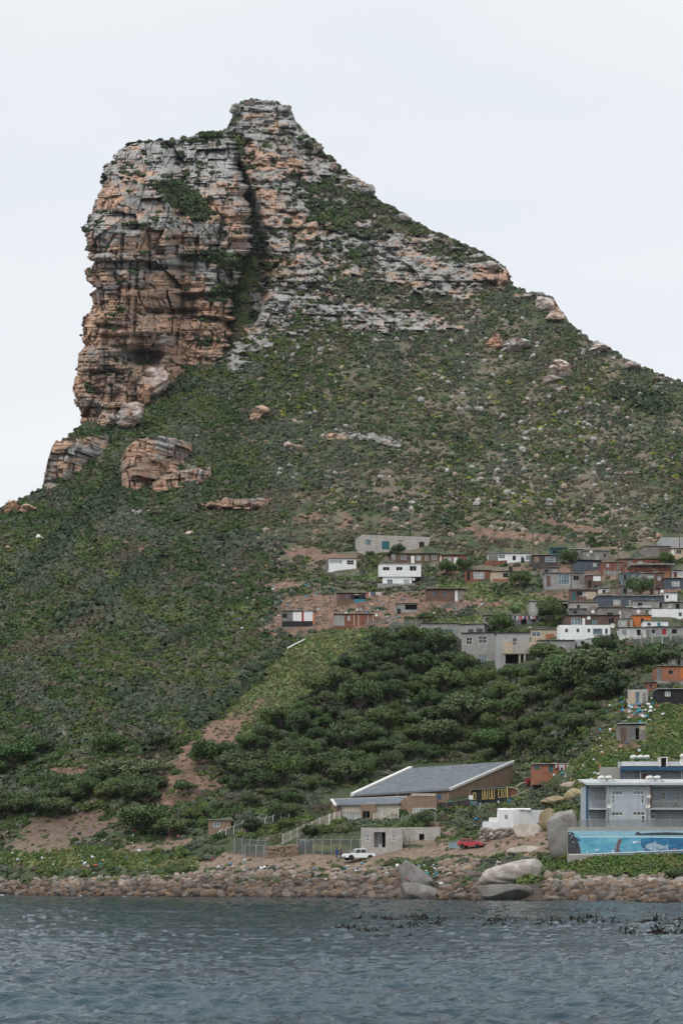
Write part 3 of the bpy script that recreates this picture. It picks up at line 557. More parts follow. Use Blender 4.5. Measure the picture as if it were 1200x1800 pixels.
def big_rock(name, label, cx, base, w, h, deep, seed, col, rough=.22, facets=3, lean=0, dD=0, cat='boulder', sub=5, sq=1.0, ang=None, slope=0):
    """a boulder given by its photo box, set on the hillside at its own distance"""
    D = float(d_hill(np.array([cx]), np.array([base]))[0])+dD; k = D/F
    ang = base < 1000 if ang is None else ang
    if ang: sub, facets = 5, facets+10
    V, Fc = stone_shape(sub, seed, rough, facets, .42 if ang else .55)
    V = np.sign(V)*np.abs(V)**sq
    V = (V-V.min(0))/(V.max(0)-V.min(0))*2-1
    V = V*np.array([w*k/2, deep*k/2, h*k/2]); V[:, 0] += V[:, 2]*lean
    if slope: V[:, 2] = (V[:, 2]+h*k/2)*(1+slope*(V[:, 0]/(w*k/2)-1)/2*np.sign(slope)*1.0 if slope > 0 else 1+slope*(V[:, 0]/(w*k/2)+1)/2)-h*k/2
    nn = n3(V, 1.0, seed+3, 4); V = V*(1+nn[:, None]*.14)
    c0 = np.array(col); st = ss(.4, .7, fbm(V[:, 0]*1.2, V[:, 2]*.5+V[:, 1]*.4, seed+20, 4))[:, None]; li = ss(.5, .7, fbm(V[:, 0]*.9+V[:, 1]*.7, V[:, 2]*.9, seed+30, 4))[:, None]
    C = lerp(c0*np.ones_like(V), c0*np.array([.72,.68,.66]), st*.8); C = lerp(C, c0*1.2, li*.5)
    if ang:
        rl, ra, rb, rc = relief(V[:, 0]*1.1+V[:, 1]*.8+seed*3.7, V[:, 2]*1.1+60+seed % 7+V[:, 0]*.25, seed); hz = V*np.array([1, 1, .35]); hz /= np.linalg.norm(hz, axis=1, keepdims=True)+1e-6
        V = V+hz*(rl*min(.75, deep*k*.10))[:, None]+(n3(V*np.array([1,1,2.0]), 2.2/max(.5, deep*k), seed+50, 3)*deep*k*.14)[:, None]*np.array([1,1,.4])
        C = C*(.72+.5*rb+.12*rc)[:, None]; C = lerp(C, np.array([.36,.21,.13])*np.ones_like(C), (ss(.5, .7, fbm(V[:, 0]*.5+seed, V[:, 2]*.5, seed+33, 3))*.5)[:, None])
    o = np_mesh(name, V, Fc, 3, M['stone'], {'Col': C}, smooth=not ang)
    p = world(np.array([cx]), np.array([base]), np.array([D]))[0]; o.location = (p[0], p[1]+deep*k*.30, p[2]+h*k*.44)
    return tag(o, label, cat)
def named_rocks():
    G = (.23,.218,.20); T = (.32,.28,.24); O = (.36,.225,.15); P = (.37,.345,.325); Y = (.22,.175,.105)
    B = big_rock
    B('standing_stone', 'tall upright grey standing stone beside the ocean mural wall', 990, 1509, 52, 92, 46, 801, G, .10, 3, -.04, 0, 'boulder', 5, .55)
    B('boulder', 'ochre and grey slab leaning behind the tall standing stone', 964, 1468, 34, 52, 40, 802, Y, .2, 3, .15, 4)
    B('boulder', 'yellow lichened overhanging boulder above the white walled yard', 985, 1422, 70, 26, 50, 803, Y, .25, 3, .1, 5)
    B('boulder', 'mossy ochre boulder block behind the balconied building end', 1015, 1416, 48, 34, 40, 804, (.26,.21,.12), .2, 4, 0, 6)
    B('boulder', 'pinkish boulder on the grass above the ochre rocks', 1006, 1396, 46, 24, 40, 805, (.36,.29,.24), .25, 3, 0, 6)
    B('boulder', 'huge pale sloping granite boulder above the shore beside the grass bank', 906, 1560, 126, 62, 90, 806, (.33,.30,.265), .2, 5, .1, 4, 'boulder', 5, .85, None, .38)
    B('boulder', 'dark grey rounded boulder at the waterline under the huge pale one', 888, 1588, 96, 36, 70, 807, (.115,.108,.098), .2, 7, .1, 0, 'boulder', 5, .85)
    B('boulder', 'grey split boulder with a steep face where the man in red sits', 734, 1570, 62, 70, 60, 808, (.19,.18,.172), .22, 9, -.15, 4, 'boulder', 5, .75, None, -.55)
    B('boulder', 'smooth low grey boulder at the waterline in front of the split boulder', 742, 1584, 76, 40, 50, 809, (.18,.168,.152), .2, 8, .1, 0, 'boulder', 5, .8, None, -.4)
    B('boulder', 'flat pale boulder half buried in the slope below the white walled yard', 928, 1478, 60, 34, 50, 810, T, .2, 3, .3, 3)
    B('boulder', 'low pale boulder under the path, next to the standing stone', 925, 1505, 70, 20, 50, 811, T, .2, 3, .2, 3)
    B('boulder', 'flat grey boulder in the grass edge of the shore, below the mural', 1148, 1552, 26, 10, 24, 812, (.36,.34,.31), .15, 2, 0, 0)
    # on the mountain
    B('rock_outcrop', 'big orange faced boulder with a grey side standing alone on the slope', 874, 616, 40, 34, 40, 821, (.44,.27,.19), .3, 6, -.1)
    B('rock_outcrop', 'jagged pale boulder lying against the orange faced one', 905, 617, 44, 20, 34, 822, P, .3, 6, .3)
    B('rock_outcrop', 'large pale pointed boulder below the skyline', 982, 663, 42, 32, 36, 823, (.45,.38,.34), .3, 6, .1)
    B('rock_outcrop', 'small tan boulder tucked under the large pale pointed one', 973, 672, 24, 12, 24, 824, T, .3, 5)
    B('rock_outcrop', 'flat pale boulder lying below the pointed one', 990, 690, 36, 13, 30, 825, P, .3, 5)
    B('rock_outcrop', 'leaning grey rock slab at the foot of the cliff', 263, 694, 56, 52, 50, 826, (.36,.31,.28), .28, 6, .5, -6)
    B('rock_outcrop', 'orange undersided boulder below the leaning slab at the cliff foot', 248, 706, 36, 34, 36, 827, O, .25, 5, .3, -7)
    B('rock_outcrop', 'upright grey boulder pair below the cliff, above the shrubs', 228, 748, 40, 46, 36, 828, (.38,.33,.30), .22, 6, 0, -7)
    B('rock_outcrop', 'squat pale boulder beside the upright pair at the cliff foot', 196, 746, 34, 32, 36, 829, (.38,.33,.31), .22, 6, 0, -7)
    B('rock_outcrop', 'rounded orange boulder with dark cleft on the shoulder below the gully', 452, 740, 36, 26, 34, 830, (.42,.31,.24), .25, 5)
    B('rock_outcrop', 'pink flat boulder on the middle of the slope', 518, 792, 40, 17, 34, 831, (.42,.32,.27), .25, 5)
    B('rock_outcrop', 'lone pale red boulder on the green slope', 333, 943, 17, 12, 16, 832, (.48,.38,.33), .25, 5)
    B('rock_outcrop', 'lone white slab low on the shaded flank', 70, 949, 18, 11, 16, 833, (.5,.5,.47), .25, 5, .5)
    B('rock_outcrop', 'square orange rock on the skyline of the low shoulder', 20, 902, 26, 24, 30, 834, O, .2, 6)
    B('rock_outcrop', 'orange rock leaning on the square one at the shoulder skyline', 44, 903, 28, 18, 30, 835, (.45,.30,.22), .2, 6)
    B('rock_outcrop', 'small red rock among bushes on the low shoulder', 14, 966, 10, 8, 10, 836, O, .2, 5)
    B('rock_outcrop', 'stacked pinnacle of pale rocks on the descending skyline', 958, 545, 34, 32, 30, 837, (.42,.36,.32), .3, 6, .1, -3)
    B('rock_outcrop', 'pale ledge rock below the stacked skyline pinnacle', 978, 562, 32, 16, 30, 838, (.44,.36,.31), .3, 6, .2, -3)
    B('rock_outcrop', 'tan rock knob on the lower skyline', 1058, 616, 36, 14, 30, 839, (.44,.40,.36), .3, 6, .2, -2)
    for x, y, w, h, l in ((556,268,26,22,'overhanging grey crag on the skyline just under the summit'),(586,300,30,20,'grey crag on the skyline below the overhanging one'),(618,322,26,14,'low grey crag on the upper skyline above the scrub'),(645,342,28,18,'pale crag ending the upper rocky skyline'),(706,388,20,10,'small grey crag alone on the middle skyline'),(838,455,34,14,'flat grey crag on the skyline before the red block'),(862,474,26,16,'grey crag beside the red skyline block'),(930,526,24,16,'grey crag just above the stacked skyline pinnacle'),(1110,648,22,8,'low pale crag on the lowest skyline'),(1152,668,24,8,'last pale crag on the skyline near the picture edge'),(412,200,20,18,'grey crag on the summit shoulder'),(500,196,26,16,'blocky grey crag of the summit edge'),(440,186,30,14,'grey crag crowning the summit')): B('rock_outcrop', l, x, y, w, h, 26, 850+x, (.30,.285,.265), .3, 6, 0, -2)
    B('rock_outcrop', 'red block at the end of the skyline cliff band', 884, 500, 22, 30, 24, 840, (.42,.27,.20), .25, 6, 0, -3)

# ------------------------------------------------------------------ trees
def tube(pts, rad, seg=6):
    P = np.array(pts, float); n = len(P); V = []
    for i in range(n):
        t = P[min(i+1, n-1)]-P[max(i-1, 0)]; t /= np.linalg.norm(t)+1e-9
        a = np.cross(t, [.3, .9, .2]); a /= np.linalg.norm(a); b = np.cross(t, a)
        for k in range(seg):
            an = 2*math.pi*k/seg; V.append(P[i]+rad[i]*(a*math.cos(an)+b*math.sin(an)))
    Fc = [[i*seg+k, i*seg+(k+1) % seg, (i+1)*seg+(k+1) % seg, (i+1)*seg+k] for i in range(n-1) for k in range(seg)]
    return np.array(V), np.array(Fc)
def join(parts):
    V = []; Fc = []; o = 0
    for v, f in parts: V.append(v); Fc.append(np.asarray(f)+o); o += len(v)
    return np.concatenate(V), np.concatenate(Fc)
m = NT('tree_bark'); m.l(m.ramp(m.noise(4, 4, .6, m.co('Object', (1,1,.3))), .3, .7, (.06,.048,.038), (.16,.13,.10)), m.b.inputs['Base Color']); m.set(Roughness=.95); M['bark'] = m.m
def tree_mat(name, tint):
    s = NT(name); a = s.n('ShaderNodeVertexColor', layer_name='Col').outputs[0]; oi = s.n('ShaderNodeObjectInfo')
    t = s.n('ShaderNodeValToRGB'); e = t.color_ramp.elements
    cs = [(.62,.78,.55),(1.0,1.0,1.0),(1.3,1.2,.85),(.85,1.08,.75),(1.22,1.12,1.15),(.7,.8,.72)]
    while len(e) < len(cs): e.new(.5)
    for i, c in enumerate(cs): e[i].position = i/(len(cs)-1); e[i].color = (*[x*y for x, y in zip(c, tint)], 1)
    s.l(oi.outputs['Random'], t.inputs[0]); t = t.outputs[0]
    s.l(s.mix(1.0, a, t, 'MULTIPLY'), s.b.inputs['Base Color']); s.set(Roughness=.7, Specular_IOR_Level=.25); return s.m
M['leaf'] = tree_mat('milkwood_leaves', (1, 1, 1)); M['leaf_grey'] = tree_mat('grey_leaves', (1.25, 1.1, 1.25))
TREEV = []
def tree_proto(i, mat):
    rng = np.random.default_rng(900+i); nb = 26
    d = rng.normal(size=(nb, 3)); d[:, 2] = np.abs(d[:, 2])*.8-.10; d /= np.linalg.norm(d, axis=1, keepdims=True)
    c = d*(.50+.22*rng.random((nb, 1)))*np.array([1.05,1.0,.72])*np.array([rng.uniform(.75,1.25),rng.uniform(.75,1.25),rng.uniform(.65,1.2)])+np.array([0,0,.62])+(rng.random((nb,1))<.3)*rng.normal(size=(nb,3))*np.array([.22,.22,.12]); S = (.13+.27*rng.random(nb))
    base = np.array([.062,.090,.038])*rng.uniform(.8, 1.15); C = base*(.72+.6*rng.random((nb, 1)))
    n = d*0; V = []; Cc = []
    K = 180
    dd = rng.normal(size=(nb, K, 3)); dd[..., 2] = dd[..., 2]*.9+.25; dd /= np.linalg.norm(dd, axis=-1, keepdims=True)
    p = c[:, None]+dd*S[:, None, None]*(.75+.4*rng.random((nb, K, 1)))*np.array([1,1,.85])
    nr = dd+rng.normal(size=dd.shape)*.55; nr /= np.linalg.norm(nr, axis=-1, keepdims=True)
    a = np.cross(nr, rng.normal(size=dd.shape)); a /= np.linalg.norm(a, axis=-1, keepdims=True); b = np.cross(nr, a)
    h = .043*(.7+.7*rng.random((nb, K, 1)))
    V = np.stack([p+a*h*1.2, p+b*h*.8, p-a*h*1.2, p-b*h*.8], 2); col = np.broadcast_to(C[:, None, None]*(.75+.5*rng.random((nb, K, 1, 1))), V.shape)
    parts = [tube([(0,0,-.25),(.02,.02,.1),(-.03,.03,.35),(.02,0,.7)], [.085,.07,.055,.02])]
    for q in range(7):
        e = c[q*3]; parts.append(tube([(0,0,.12+.03*q),(e[0]*.45,e[1]*.45,.15+e[2]*.4),(e[0]*.9,e[1]*.9,e[2])], [.045,.03,.008], 5))
    tv, tf = join(parts)
    root = bpy.data.objects.new('tree', None)
    cr = np_mesh('crown', V.reshape(-1, 3), np.arange(nb*K*4).reshape(-1, 4), 4, M[mat], {'Col': col.reshape(-1, 3)}); tr = np_mesh('trunk', tv, tf, 4, M['bark'])
    COL.objects.unlink(cr); COL.objects.unlink(tr)
    TREEV.append((cr, tr))
def add_tree(px, py, r, label, group=None, v=None, sq=1.0, name='tree', cat='tree', dD=0):
    D = float(d_hill(np.array([px]), np.array([py]))[0])+dD; k = D/F*r
    p = world(np.array([px]), np.array([py]), np.array([D]))[0]
    rt = bpy.data.objects.new(name, None); COL.objects.link(rt); rt.location = p; rt.rotation_euler.z = random.uniform(0, 6.28)
    rt.scale = (k*random.uniform(.95, 1.15), k*random.uniform(.95, 1.15), k*sq*random.uniform(.8, 1.4))
    cr, tr = TREEV[random.randrange(len(TREEV)) if v is None else v]
    for q in (cr, tr):
        c = q.copy(); COL.objects.link(c); c.parent = rt
    return tag(rt, label, cat, group)
def plant_trees():
    for i in range(5): tree_proto(i, 'leaf')
    for i in range(2): tree_proto(5+i, 'leaf_grey')
    rng = np.random.default_rng(41); pts = []
    tries = 0
    while len(pts) < 190 and tries < 12000:
        tries += 1; x = rng.uniform(370, 1090); y = rng.uniform(1125, 1402)
        if not poly_in(np.array([x]), np.array([y]), THICK)[0]: continue
        if not clear(np.array([x]), np.array([y]), 30, 14)[0]: continue
        op = blob(x, y, 640, 1240, 26, 18)*.9+blob(x, y, 760, 1170, 36, 14)*.9+blob(x, y, 540, 1330, 24, 12)*.8+blob(x, y, 960, 1260, 30, 20)*.8+blob(x, y, 680, 1310, 26, 10)*.7+blob(x, y, 720, 1255, 60, 40)+blob(x, y, 870, 1195, 45, 22)+blob(x, y, 900, 1245, 60, 25)*.7+blob(x, y, 590, 1280, 12, 50)+blob(x, y, 800, 1200, 30, 20)*.6
        if rng.random() < op*1.1: continue
        r = (15+27*rng.random()**1.4)*(1.0 if y > 1240 else .85)*(1-.25*op)
        if any((x-a)**2+((y-b)*1.5)**2 < (.58*(r+q))**2 for a, b, q in pts): continue
        pts.append((x, y, r))
    for x, y, r in sorted(pts, key=lambda t: t[1]):
        lab = 'round dark crown in the lower thicket, behind the brown brick hall' if y > 1300 else 'round dark tree of the gully thicket, midway between the hall and the houses' if y > 1215 else 'dark bushy tree at the top of the thicket, close under the houses'
        add_tree(x, y, r, lab, 'trees of the lower thicket' if y > 1300 else 'trees of the gully thicket' if y > 1215 else 'trees at the top of the thicket')
    A = add_tree
    A(1035,1222,50,'tallest dark tree of the slope, standing under the white house','', 1, 1.25); A(1000,1215,46,'dark tree leaning on the tallest tree of the thicket','',2); A(1062,1230,40,'dark tree below the tallest tree, beside the rocky ravine','',3)
    A(225,1378,52,'wide dome shaped olive tree alone by the dirt track','',5,.8); A(252,1462,46,'dark round tree at the end of the bare earth bank','',0,1.1); A(300,1470,30,'dark bush tree beside the dome tree and the footpath','',2)
    A(190,1325,28,'dark tree above the small red clearing','',1); A(285,1325,28,'dark tree on the edge of the eroded track','',3); A(350,1345,18,'grey green shrub tree standing in the eroded track','',6)
    for x, y, r, l in ((20,1350,44,'broad dark tree at the foot of the shaded flank, by the picture edge'),(60,1330,34,'dark tree beside the broad one at the foot of the flank'),(-30,1370,46,'dark tree just outside the broad one at the picture edge')): A(x, y, r, l)
    for i in range(26):
        x = -40+i*12.5+random.uniform(-6, 6); A(x, 1432-.085*x+random.uniform(-26, 6)+10*math.sin(x/40), random.uniform(20, 30), 'dark tree of the hedge of trees hanging over the bare earth bank', 'trees above the bare earth bank')
    for i in range(14):
        A(random.uniform(320, 520), random.uniform(1395, 1462), random.uniform(12, 22), 'small bushy tree on the grassy flat behind the mesh fences', 'small trees behind the mesh fences', None, .9)
    for x, y, r, l, v in ((690,1478,30,'bushy tree in front of the fenced ramp, beside the block house',6),(725,1470,24,'small tree between the ramp and the block house roof',5),(742,1458,22,'small tree below the barred doorway of the hall',2),(655,1474,20,'round bush at the lower bend of the ramp',3),
        (915,1034,19,'round dark tree between the brown shack and the grass terrace',1),(815,1002,14,'dark bush beside the white door shack at the top of the settlement',0),(968,1098,26,'dark spreading tree behind the washing line',2),(878,1112,20,'round green bush beside the two storey grey house',4),(1125,1050,23,'dark green tree beside the dark blue grey shack',0),
        (1000,992,18,'leafy green tree in front of the top row of shacks',1),(690,984,10,'small dark bush below the long unfinished block house',3),(650,978,7,'small round bush under the window of the long block house',0),(745,1095,13,'dark bush at the end of the timber frame fence',1),(785,1012,16,'dark bush under the shack with white doors',4),(700,976,13,'dark shrub below the doorway of the long block house',2),
        (1170,995,14,'bush beside the terrace of shacks at the top edge',1),(950,1375,16,'grey bush beside the slate roofed hall end wall',6),(1185,1548,20,'bushy dark shrub on the grass bank under the mural',0),(1090,1180,24,'olive tree under the fenced yard',5),(1130,1175,26,'dry olive tree beneath the fence posts',6),(1175,1168,22,'dense olive bush on the bank by the orange brick shack',5),
        (485,1445,22,'round tree on the flat left of the fenced ramp',4),(545,1470,18,'round bush inside the fenced corner by the ramp',3)):
        A(x, y, r, l, None, v)
# ------------------------------------------------------------------ building kit
class MB:
    def __init__(s): s.v = []; s.f = []
    def add(s, V, Fc):
        o = len(s.v); s.v += [tuple(p) for p in V]; s.f += [tuple(i+o for i in f) for f in Fc]; return s
    def hexa(s, b, t):
        return s.add(list(b)+list(t), [(3,2,1,0),(4,5,6,7),(0,1,5,4),(1,2,6,5),(2,3,7,6),(3,0,4,7)])
    def box(s, x0, x1, y0, y1, z0, z1):
        return s.hexa([(x0,y0,z0),(x1,y0,z0),(x1,y1,z0),(x0,y1,z0)], [(x0,y0,z1),(x1,y0,z1),(x1,y1,z1),(x0,y1,z1)])
    def prism(s, pts, y0, y1):          # outline in x,z pushed along y
        n = len(pts); V = [(x, y0, z) for x, z in pts]+[(x, y1, z) for x, z in pts]
        return s.add(V, [tuple(range(n)), tuple(range(2*n-1, n-1, -1))]+[(i, i+n, (i+1) % n+n, (i+1) % n) for i in range(n)])
    def tube(s, pts, r, seg=6):
        V, Fc = tube(pts, [r]*len(pts) if not hasattr(r, '__len__') else r, seg); n = len(V)
        s.add(V, [tuple(f) for f in Fc]+[tuple(range(seg))[::-1], tuple(range(n-seg, n))]); return s
    def bar(s, a, b, r, seg=6): return s.tube([a, b], r, seg)
    def lathe(s, prof, seg=14, c=(0,0,0), axis='z'):
        V = []; n = len(prof)
        for r, h in prof:
            for k in range(seg):
                a = 2*math.pi*k/seg; p = (r*math.cos(a), r*math.sin(a), h)
                if axis == 'y': p = (p[0], h, p[1])
                V.append((p[0]+c[0], p[1]+c[1], p[2]+c[2]))
        return s.add(V, [(i*seg+k, i*seg+(k+1) % seg, (i+1)*seg+(k+1) % seg, (i+1)*seg+k) for i in range(n-1) for k in range(seg)]+[tuple(range(seg))[::-1], tuple((n-1)*seg+k for k in range(seg))])
    def build(s, name, mat, parent=None, smooth=False, bevel=0):
        me = bpy.data.meshes.new(name); me.from_pydata(s.v, [], s.f)
        bm = bmesh.new(); bm.from_mesh(me); bmesh.ops.recalc_face_normals(bm, faces=bm.faces)
        if bevel: bmesh.ops.bevel(bm, geom=bm.edges[:], offset=bevel, segments=2, affect='EDGES', profile=.6)
        bm.to_mesh(me); bm.free()
        if smooth: me.polygons.foreach_set('use_smooth', [True]*len(me.polygons))
        for m in (mat if isinstance(mat, list) else [mat]): me.materials.append(m)
        o = bpy.data.objects.new(name, me); COL.objects.link(o)
        if parent: o.parent = parent
        return o
def empty(name, loc, yaw=0, label=None, cat=None, group=None):
    o = bpy.data.objects.new(name, None); COL.objects.link(o); o.location = loc; o.rotation_euler.z = yaw; return tag(o, label, cat, group)
def at(px, py, D=None, dD=0):
    if D is None: D = float(d_hill(np.array([px]), np.array([py]))[0])+dD
    return Vector(world(np.array([px*1.]), np.array([py*1.]), np.array([D]))[0]), D

_MC = {}
def mat(kind, col, col2=None, rough=.85):
    key = (kind, col, col2, rough)
    if key in _MC: return _MC[key]
    m = NT(kind+'_finish'); co = m.co(); b = m.b.inputs['Base Color']; m.set(Roughness=rough, Specular_IOR_Level=.3)
    dark = tuple(c*.62 for c in col); c2 = col2 or tuple(c*.8 for c in col)
    grime = m.ramp(m.noise(.9, 6, .7, co), .36, .66, (.80,.785,.77), (1.1,)*3)
    streak = m.ramp(m.noise(1.0, 4, .6, m.co('Object', (2.5, 2.5, .22))), .35, .7, (.92,.91,.89), (1.04,)*3)
    if kind == 'plain': m.l(m.mix(1.0, m.mix(.5, col, grime, 'MULTIPLY'), streak, 'MULTIPLY'), b)
    elif kind in ('block', 'brick'):
        sep = m.n('ShaderNodeSeparateXYZ'); m.l(co, sep.inputs[0]); ad = m.n('ShaderNodeMath', operation='ADD'); m.l(sep.outputs[0], ad.inputs[0]); m.l(sep.outputs[1], ad.inputs[1])
        cb = m.n('ShaderNodeCombineXYZ'); m.l(ad.outputs[0], cb.inputs[0]); m.l(sep.outputs[2], cb.inputs[1])
        br = m.n('ShaderNodeTexBrick'); m.l(cb.outputs[0], br.inputs[0])
        br.inputs['Color1'].default_value = (*col, 1); br.inputs['Color2'].default_value = (*c2, 1); br.inputs['Mortar'].default_value = (*[c*.72 for c in col], 1) if kind == 'block' else (*[c*.8+.05 for c in col], 1)
        br.inputs['Scale'].default_value = 1; br.inputs['Brick Width'].default_value = .42 if kind == 'block' else .26; br.inputs['Row Height'].default_value = .21 if kind == 'block' else .10; br.inputs['Mortar Size'].default_value = .014
        m.l(m.mix(1.0, m.mix(1.0, br.outputs[0], grime, 'MULTIPLY'), streak, 'MULTIPLY'), b); m.bump(br.outputs[1], -.4, .02)
    elif kind in ('tin', 'wood'):
        wv = m.n('ShaderNodeTexWave', wave_type='BANDS', bands_direction='X' if kind == 'tin' else 'Z'); m.l(co, wv.inputs[0])
        wv.inputs['Scale'].default_value = 2.6 if kind == 'tin' else 1.9; wv.inputs['Distortion'].default_value = 0 if kind == 'tin' else .6
        pn = m.n('ShaderNodeTexVoronoi', feature='F1', distance='CHEBYCHEV'); pn.inputs['Scale'].default_value = .75; m.l(co, pn.inputs[0])
        bw = m.n('ShaderNodeRGBToBW'); m.l(pn.outputs['Color'], bw.inputs[0])
        panel = m.mix(m.ramp(bw.outputs[0], .25, .75), col, c2)
        rust = m.ramp(m.noise(1.7, 6, .75, co), .52, .7)
        if kind == 'tin': panel = m.mix(m.mix(1.0, rust, (.45,.45,.45), 'MULTIPLY'), panel, (.20,.105,.06))
        w2 = m.ramp(wv.outputs[0], 0, .5, (.72,)*3, (1,)*3)
        m.l(m.mix(1.0, m.mix(1.0, panel, w2, 'MULTIPLY'), streak, 'MULTIPLY'), b); m.bump(wv.outputs[0], .5, .03)
    elif kind == 'slate':
        sep = m.n('ShaderNodeTexBrick'); m.l(co, sep.inputs[0]); sep.inputs['Scale'].default_value = 1; sep.inputs['Brick Width'].default_value = .7; sep.inputs['Row Height'].default_value = .45; sep.inputs['Mortar Size'].default_value = .02
        sep.inputs['Color1'].default_value = (*col, 1); sep.inputs['Color2'].default_value = (*c2, 1); sep.inputs['Mortar'].default_value = (*dark, 1)
        m.l(m.mix(.8, sep.outputs[0], grime, 'MULTIPLY'), b); m.bump(sep.outputs[1], -.5, .03)
    elif kind == 'glass':
        n = m.noise(.7, 3, .5, co); m.l(m.ramp(n, .4, .65, col, c2), b); m.set(Roughness=.08, Specular_IOR_Level=.6)
    _MC[key] = m.m; return m.m
def meshwire(name, col, alpha):
    m = NT(name); m.set(Base_Color=(*col, 1), Roughness=.6, Alpha=alpha); return m.m
WHITE = mat('plain', (.74,.75,.75)); OFFW = mat('plain', (.62,.61,.58)); GRY = mat('block', (.34,.335,.32), (.28,.275,.265)); PGRY = mat('block', (.46,.43,.40), (.38,.355,.33)); PLAS = mat('plain', (.36,.36,.36))
DARKW = mat('wood', (.085,.075,.07), (.055,.05,.05)); BRNW = mat('wood', (.17,.105,.075), (.12,.08,.065)); GRYW = mat('wood', (.25,.235,.215), (.19,.175,.16)); REDW = mat('wood', (.25,.10,.065), (.19,.08,.055)); TAN = mat('plain', (.46,.37,.28))
ORB = mat('brick', (.34,.135,.075), (.27,.11,.065)); BRB = mat('brick', (.275,.185,.13), (.225,.15,.105)); TIN = mat('tin', (.36,.36,.355), (.27,.27,.265)); TIND = mat('tin', (.20,.205,.21), (.15,.15,.155)); TINB = mat('tin', (.17,.235,.27), (.13,.18,.21)); NAVY = mat('plain', (.075,.095,.115))
TINW = mat('tin', (.62,.63,.63), (.5,.5,.5)); BLK = mat('plain', (.022,.022,.024)); ROOF = mat('tin', (.40,.39,.38), (.27,.24,.215)); ROOFW = mat('tin', (.6,.6,.58), (.5,.49,.47)); ROOFD = mat('tin', (.13,.125,.12), (.10,.09,.085)); TEAL = mat('plain', (.03,.13,.14)); BLUE = mat('plain', (.03,.20,.28)); ORG = mat('plain', (.5,.16,.05)); RED = mat('plain', (.34,.03,.035)); YEL = mat('plain', (.55,.42,.16)); FRAME = mat('plain', (.72,.72,.70)); FRDK = mat('plain', (.13,.13,.14))
GLS = mat('glass', (.02,.025,.028), (.06,.075,.08)); GLB = mat('glass', (.05,.09,.11), (.16,.22,.25)); GLP = mat('glass', (.25,.27,.27), (.4,.42,.42)); HOLE = mat('plain', (.012,.011,.010)); CONC = mat('plain', (.34,.325,.30)); DISH = mat('plain', (.68,.67,.63)); METAL = mat('plain', (.34,.34,.34), None, .5); POLE = mat('wood', (.16,.125,.095), (.13,.10,.08)); LIMB = mat('wood', (.34,.29,.22), (.28,.23,.17))  # HOLE: near-black colour standing in for the shade inside openings
MATS = dict(W=WHITE, O=OFFW, G=GRY, P=PGRY, L=PLAS, D=DARKW, B=BRNW, g=GRYW, R=REDW, T=TAN, o=ORB, b=BRB, t=TIN, d=TIND, u=TINB, N=NAVY, w=TINW, K=BLK, e=TEAL, U=BLUE, A=ORG, r=RED, Y=YEL, c=CONC, x=HOLE, m=GLP, M=GLB, f=ROOF, F=ROOFW, k=ROOFD)

def window(par, x0, x1, z0, z1, y, fr=FRAME, gl=GLS, nx=2, nz=1, name='window', t=.07):
    b = MB(); b.box(x0, x1, y-.03, y+.06, z0, z0+t).box(x0, x1, y-.03, y+.06, z1-t, z1).box(x0, x0+t, y-.03, y+.06, z0+t, z1-t).box(x1-t, x1, y-.03, y+.06, z0+t, z1-t)
    for i in range(1, nx):
        c = x0+(x1-x0)*i/nx; b.box(c-t*.4, c+t*.4, y-.025, y+.055, z0+t, z1-t)
    for i in range(1, nz):
        c = z0+(z1-z0)*i/nz; b.box(x0+t, x1-t, y-.020, y+.05, c-t*.4, c+t*.4)
    w = b.build(name, fr, par); MB().box(x0+t*.5, x1-t*.5, y+.06, y+.08, z0+t*.5, z1-t*.5).build('pane', gl, w); return w
def wall_shell(par, w, h, depth, openings, m, z0=-1.2, t=.22, name='wall', back_h=None):
    """front with real openings and reveals, plain sides and back; x from -w/2"""
    b = MB(); hb = back_h or h
    xs = sorted({-w/2, w/2, *[o[0] for o in openings], *[o[1] for o in openings]}); zs = sorted({z0, h, *[o[2] for o in openings], *[o[3] for o in openings]})
    for i in range(len(xs)-1):
        for j in range(len(zs)-1):
            cx = (xs[i]+xs[i+1])/2; cz = (zs[j]+zs[j+1])/2
            if any(o[0] < cx < o[1] and o[2] < cz < o[3] for o in openings): continue
            b.add([(xs[i],0,zs[j]),(xs[i+1],0,zs[j]),(xs[i+1],0,zs[j+1]),(xs[i],0,zs[j+1])], [(0,1,2,3)])
    for x0, x1, a, c in openings:
        b.add([(x0,0,a),(x1,0,a),(x1,t,a),(x0,t,a)], [(0,1,2,3)]); b.add([(x0,0,c),(x1,0,c),(x1,t,c),(x0,t,c)], [(0,1,2,3)])
        b.add([(x0,0,a),(x0,0,c),(x0,t,c),(x0,t,a)], [(0,1,2,3)]); b.add([(x1,0,a),(x1,0,c),(x1,t,c),(x1,t,a)], [(0,1,2,3)])
    for x in (-w/2, w/2): b.add([(x,0,z0),(x,depth,z0),(x,depth,hb),(x,0,h)], [(0,1,2,3)])
    b.add([(-w/2,depth,z0),(w/2,depth,z0),(w/2,depth,hb),(-w/2,depth,hb)], [(0,1,2,3)])
    b.add([(-w/2,0,h-.02),(w/2,0,h-.02),(w/2,depth,hb-.02),(-w/2,depth,hb-.02)], [(0,1,2,3)])
    me = bpy.data.meshes.new(name); me.from_pydata(b.v, [], b.f); me.materials.append(m); o = bpy.data.objects.new(name, me); COL.objects.link(o); o.parent = par; return o
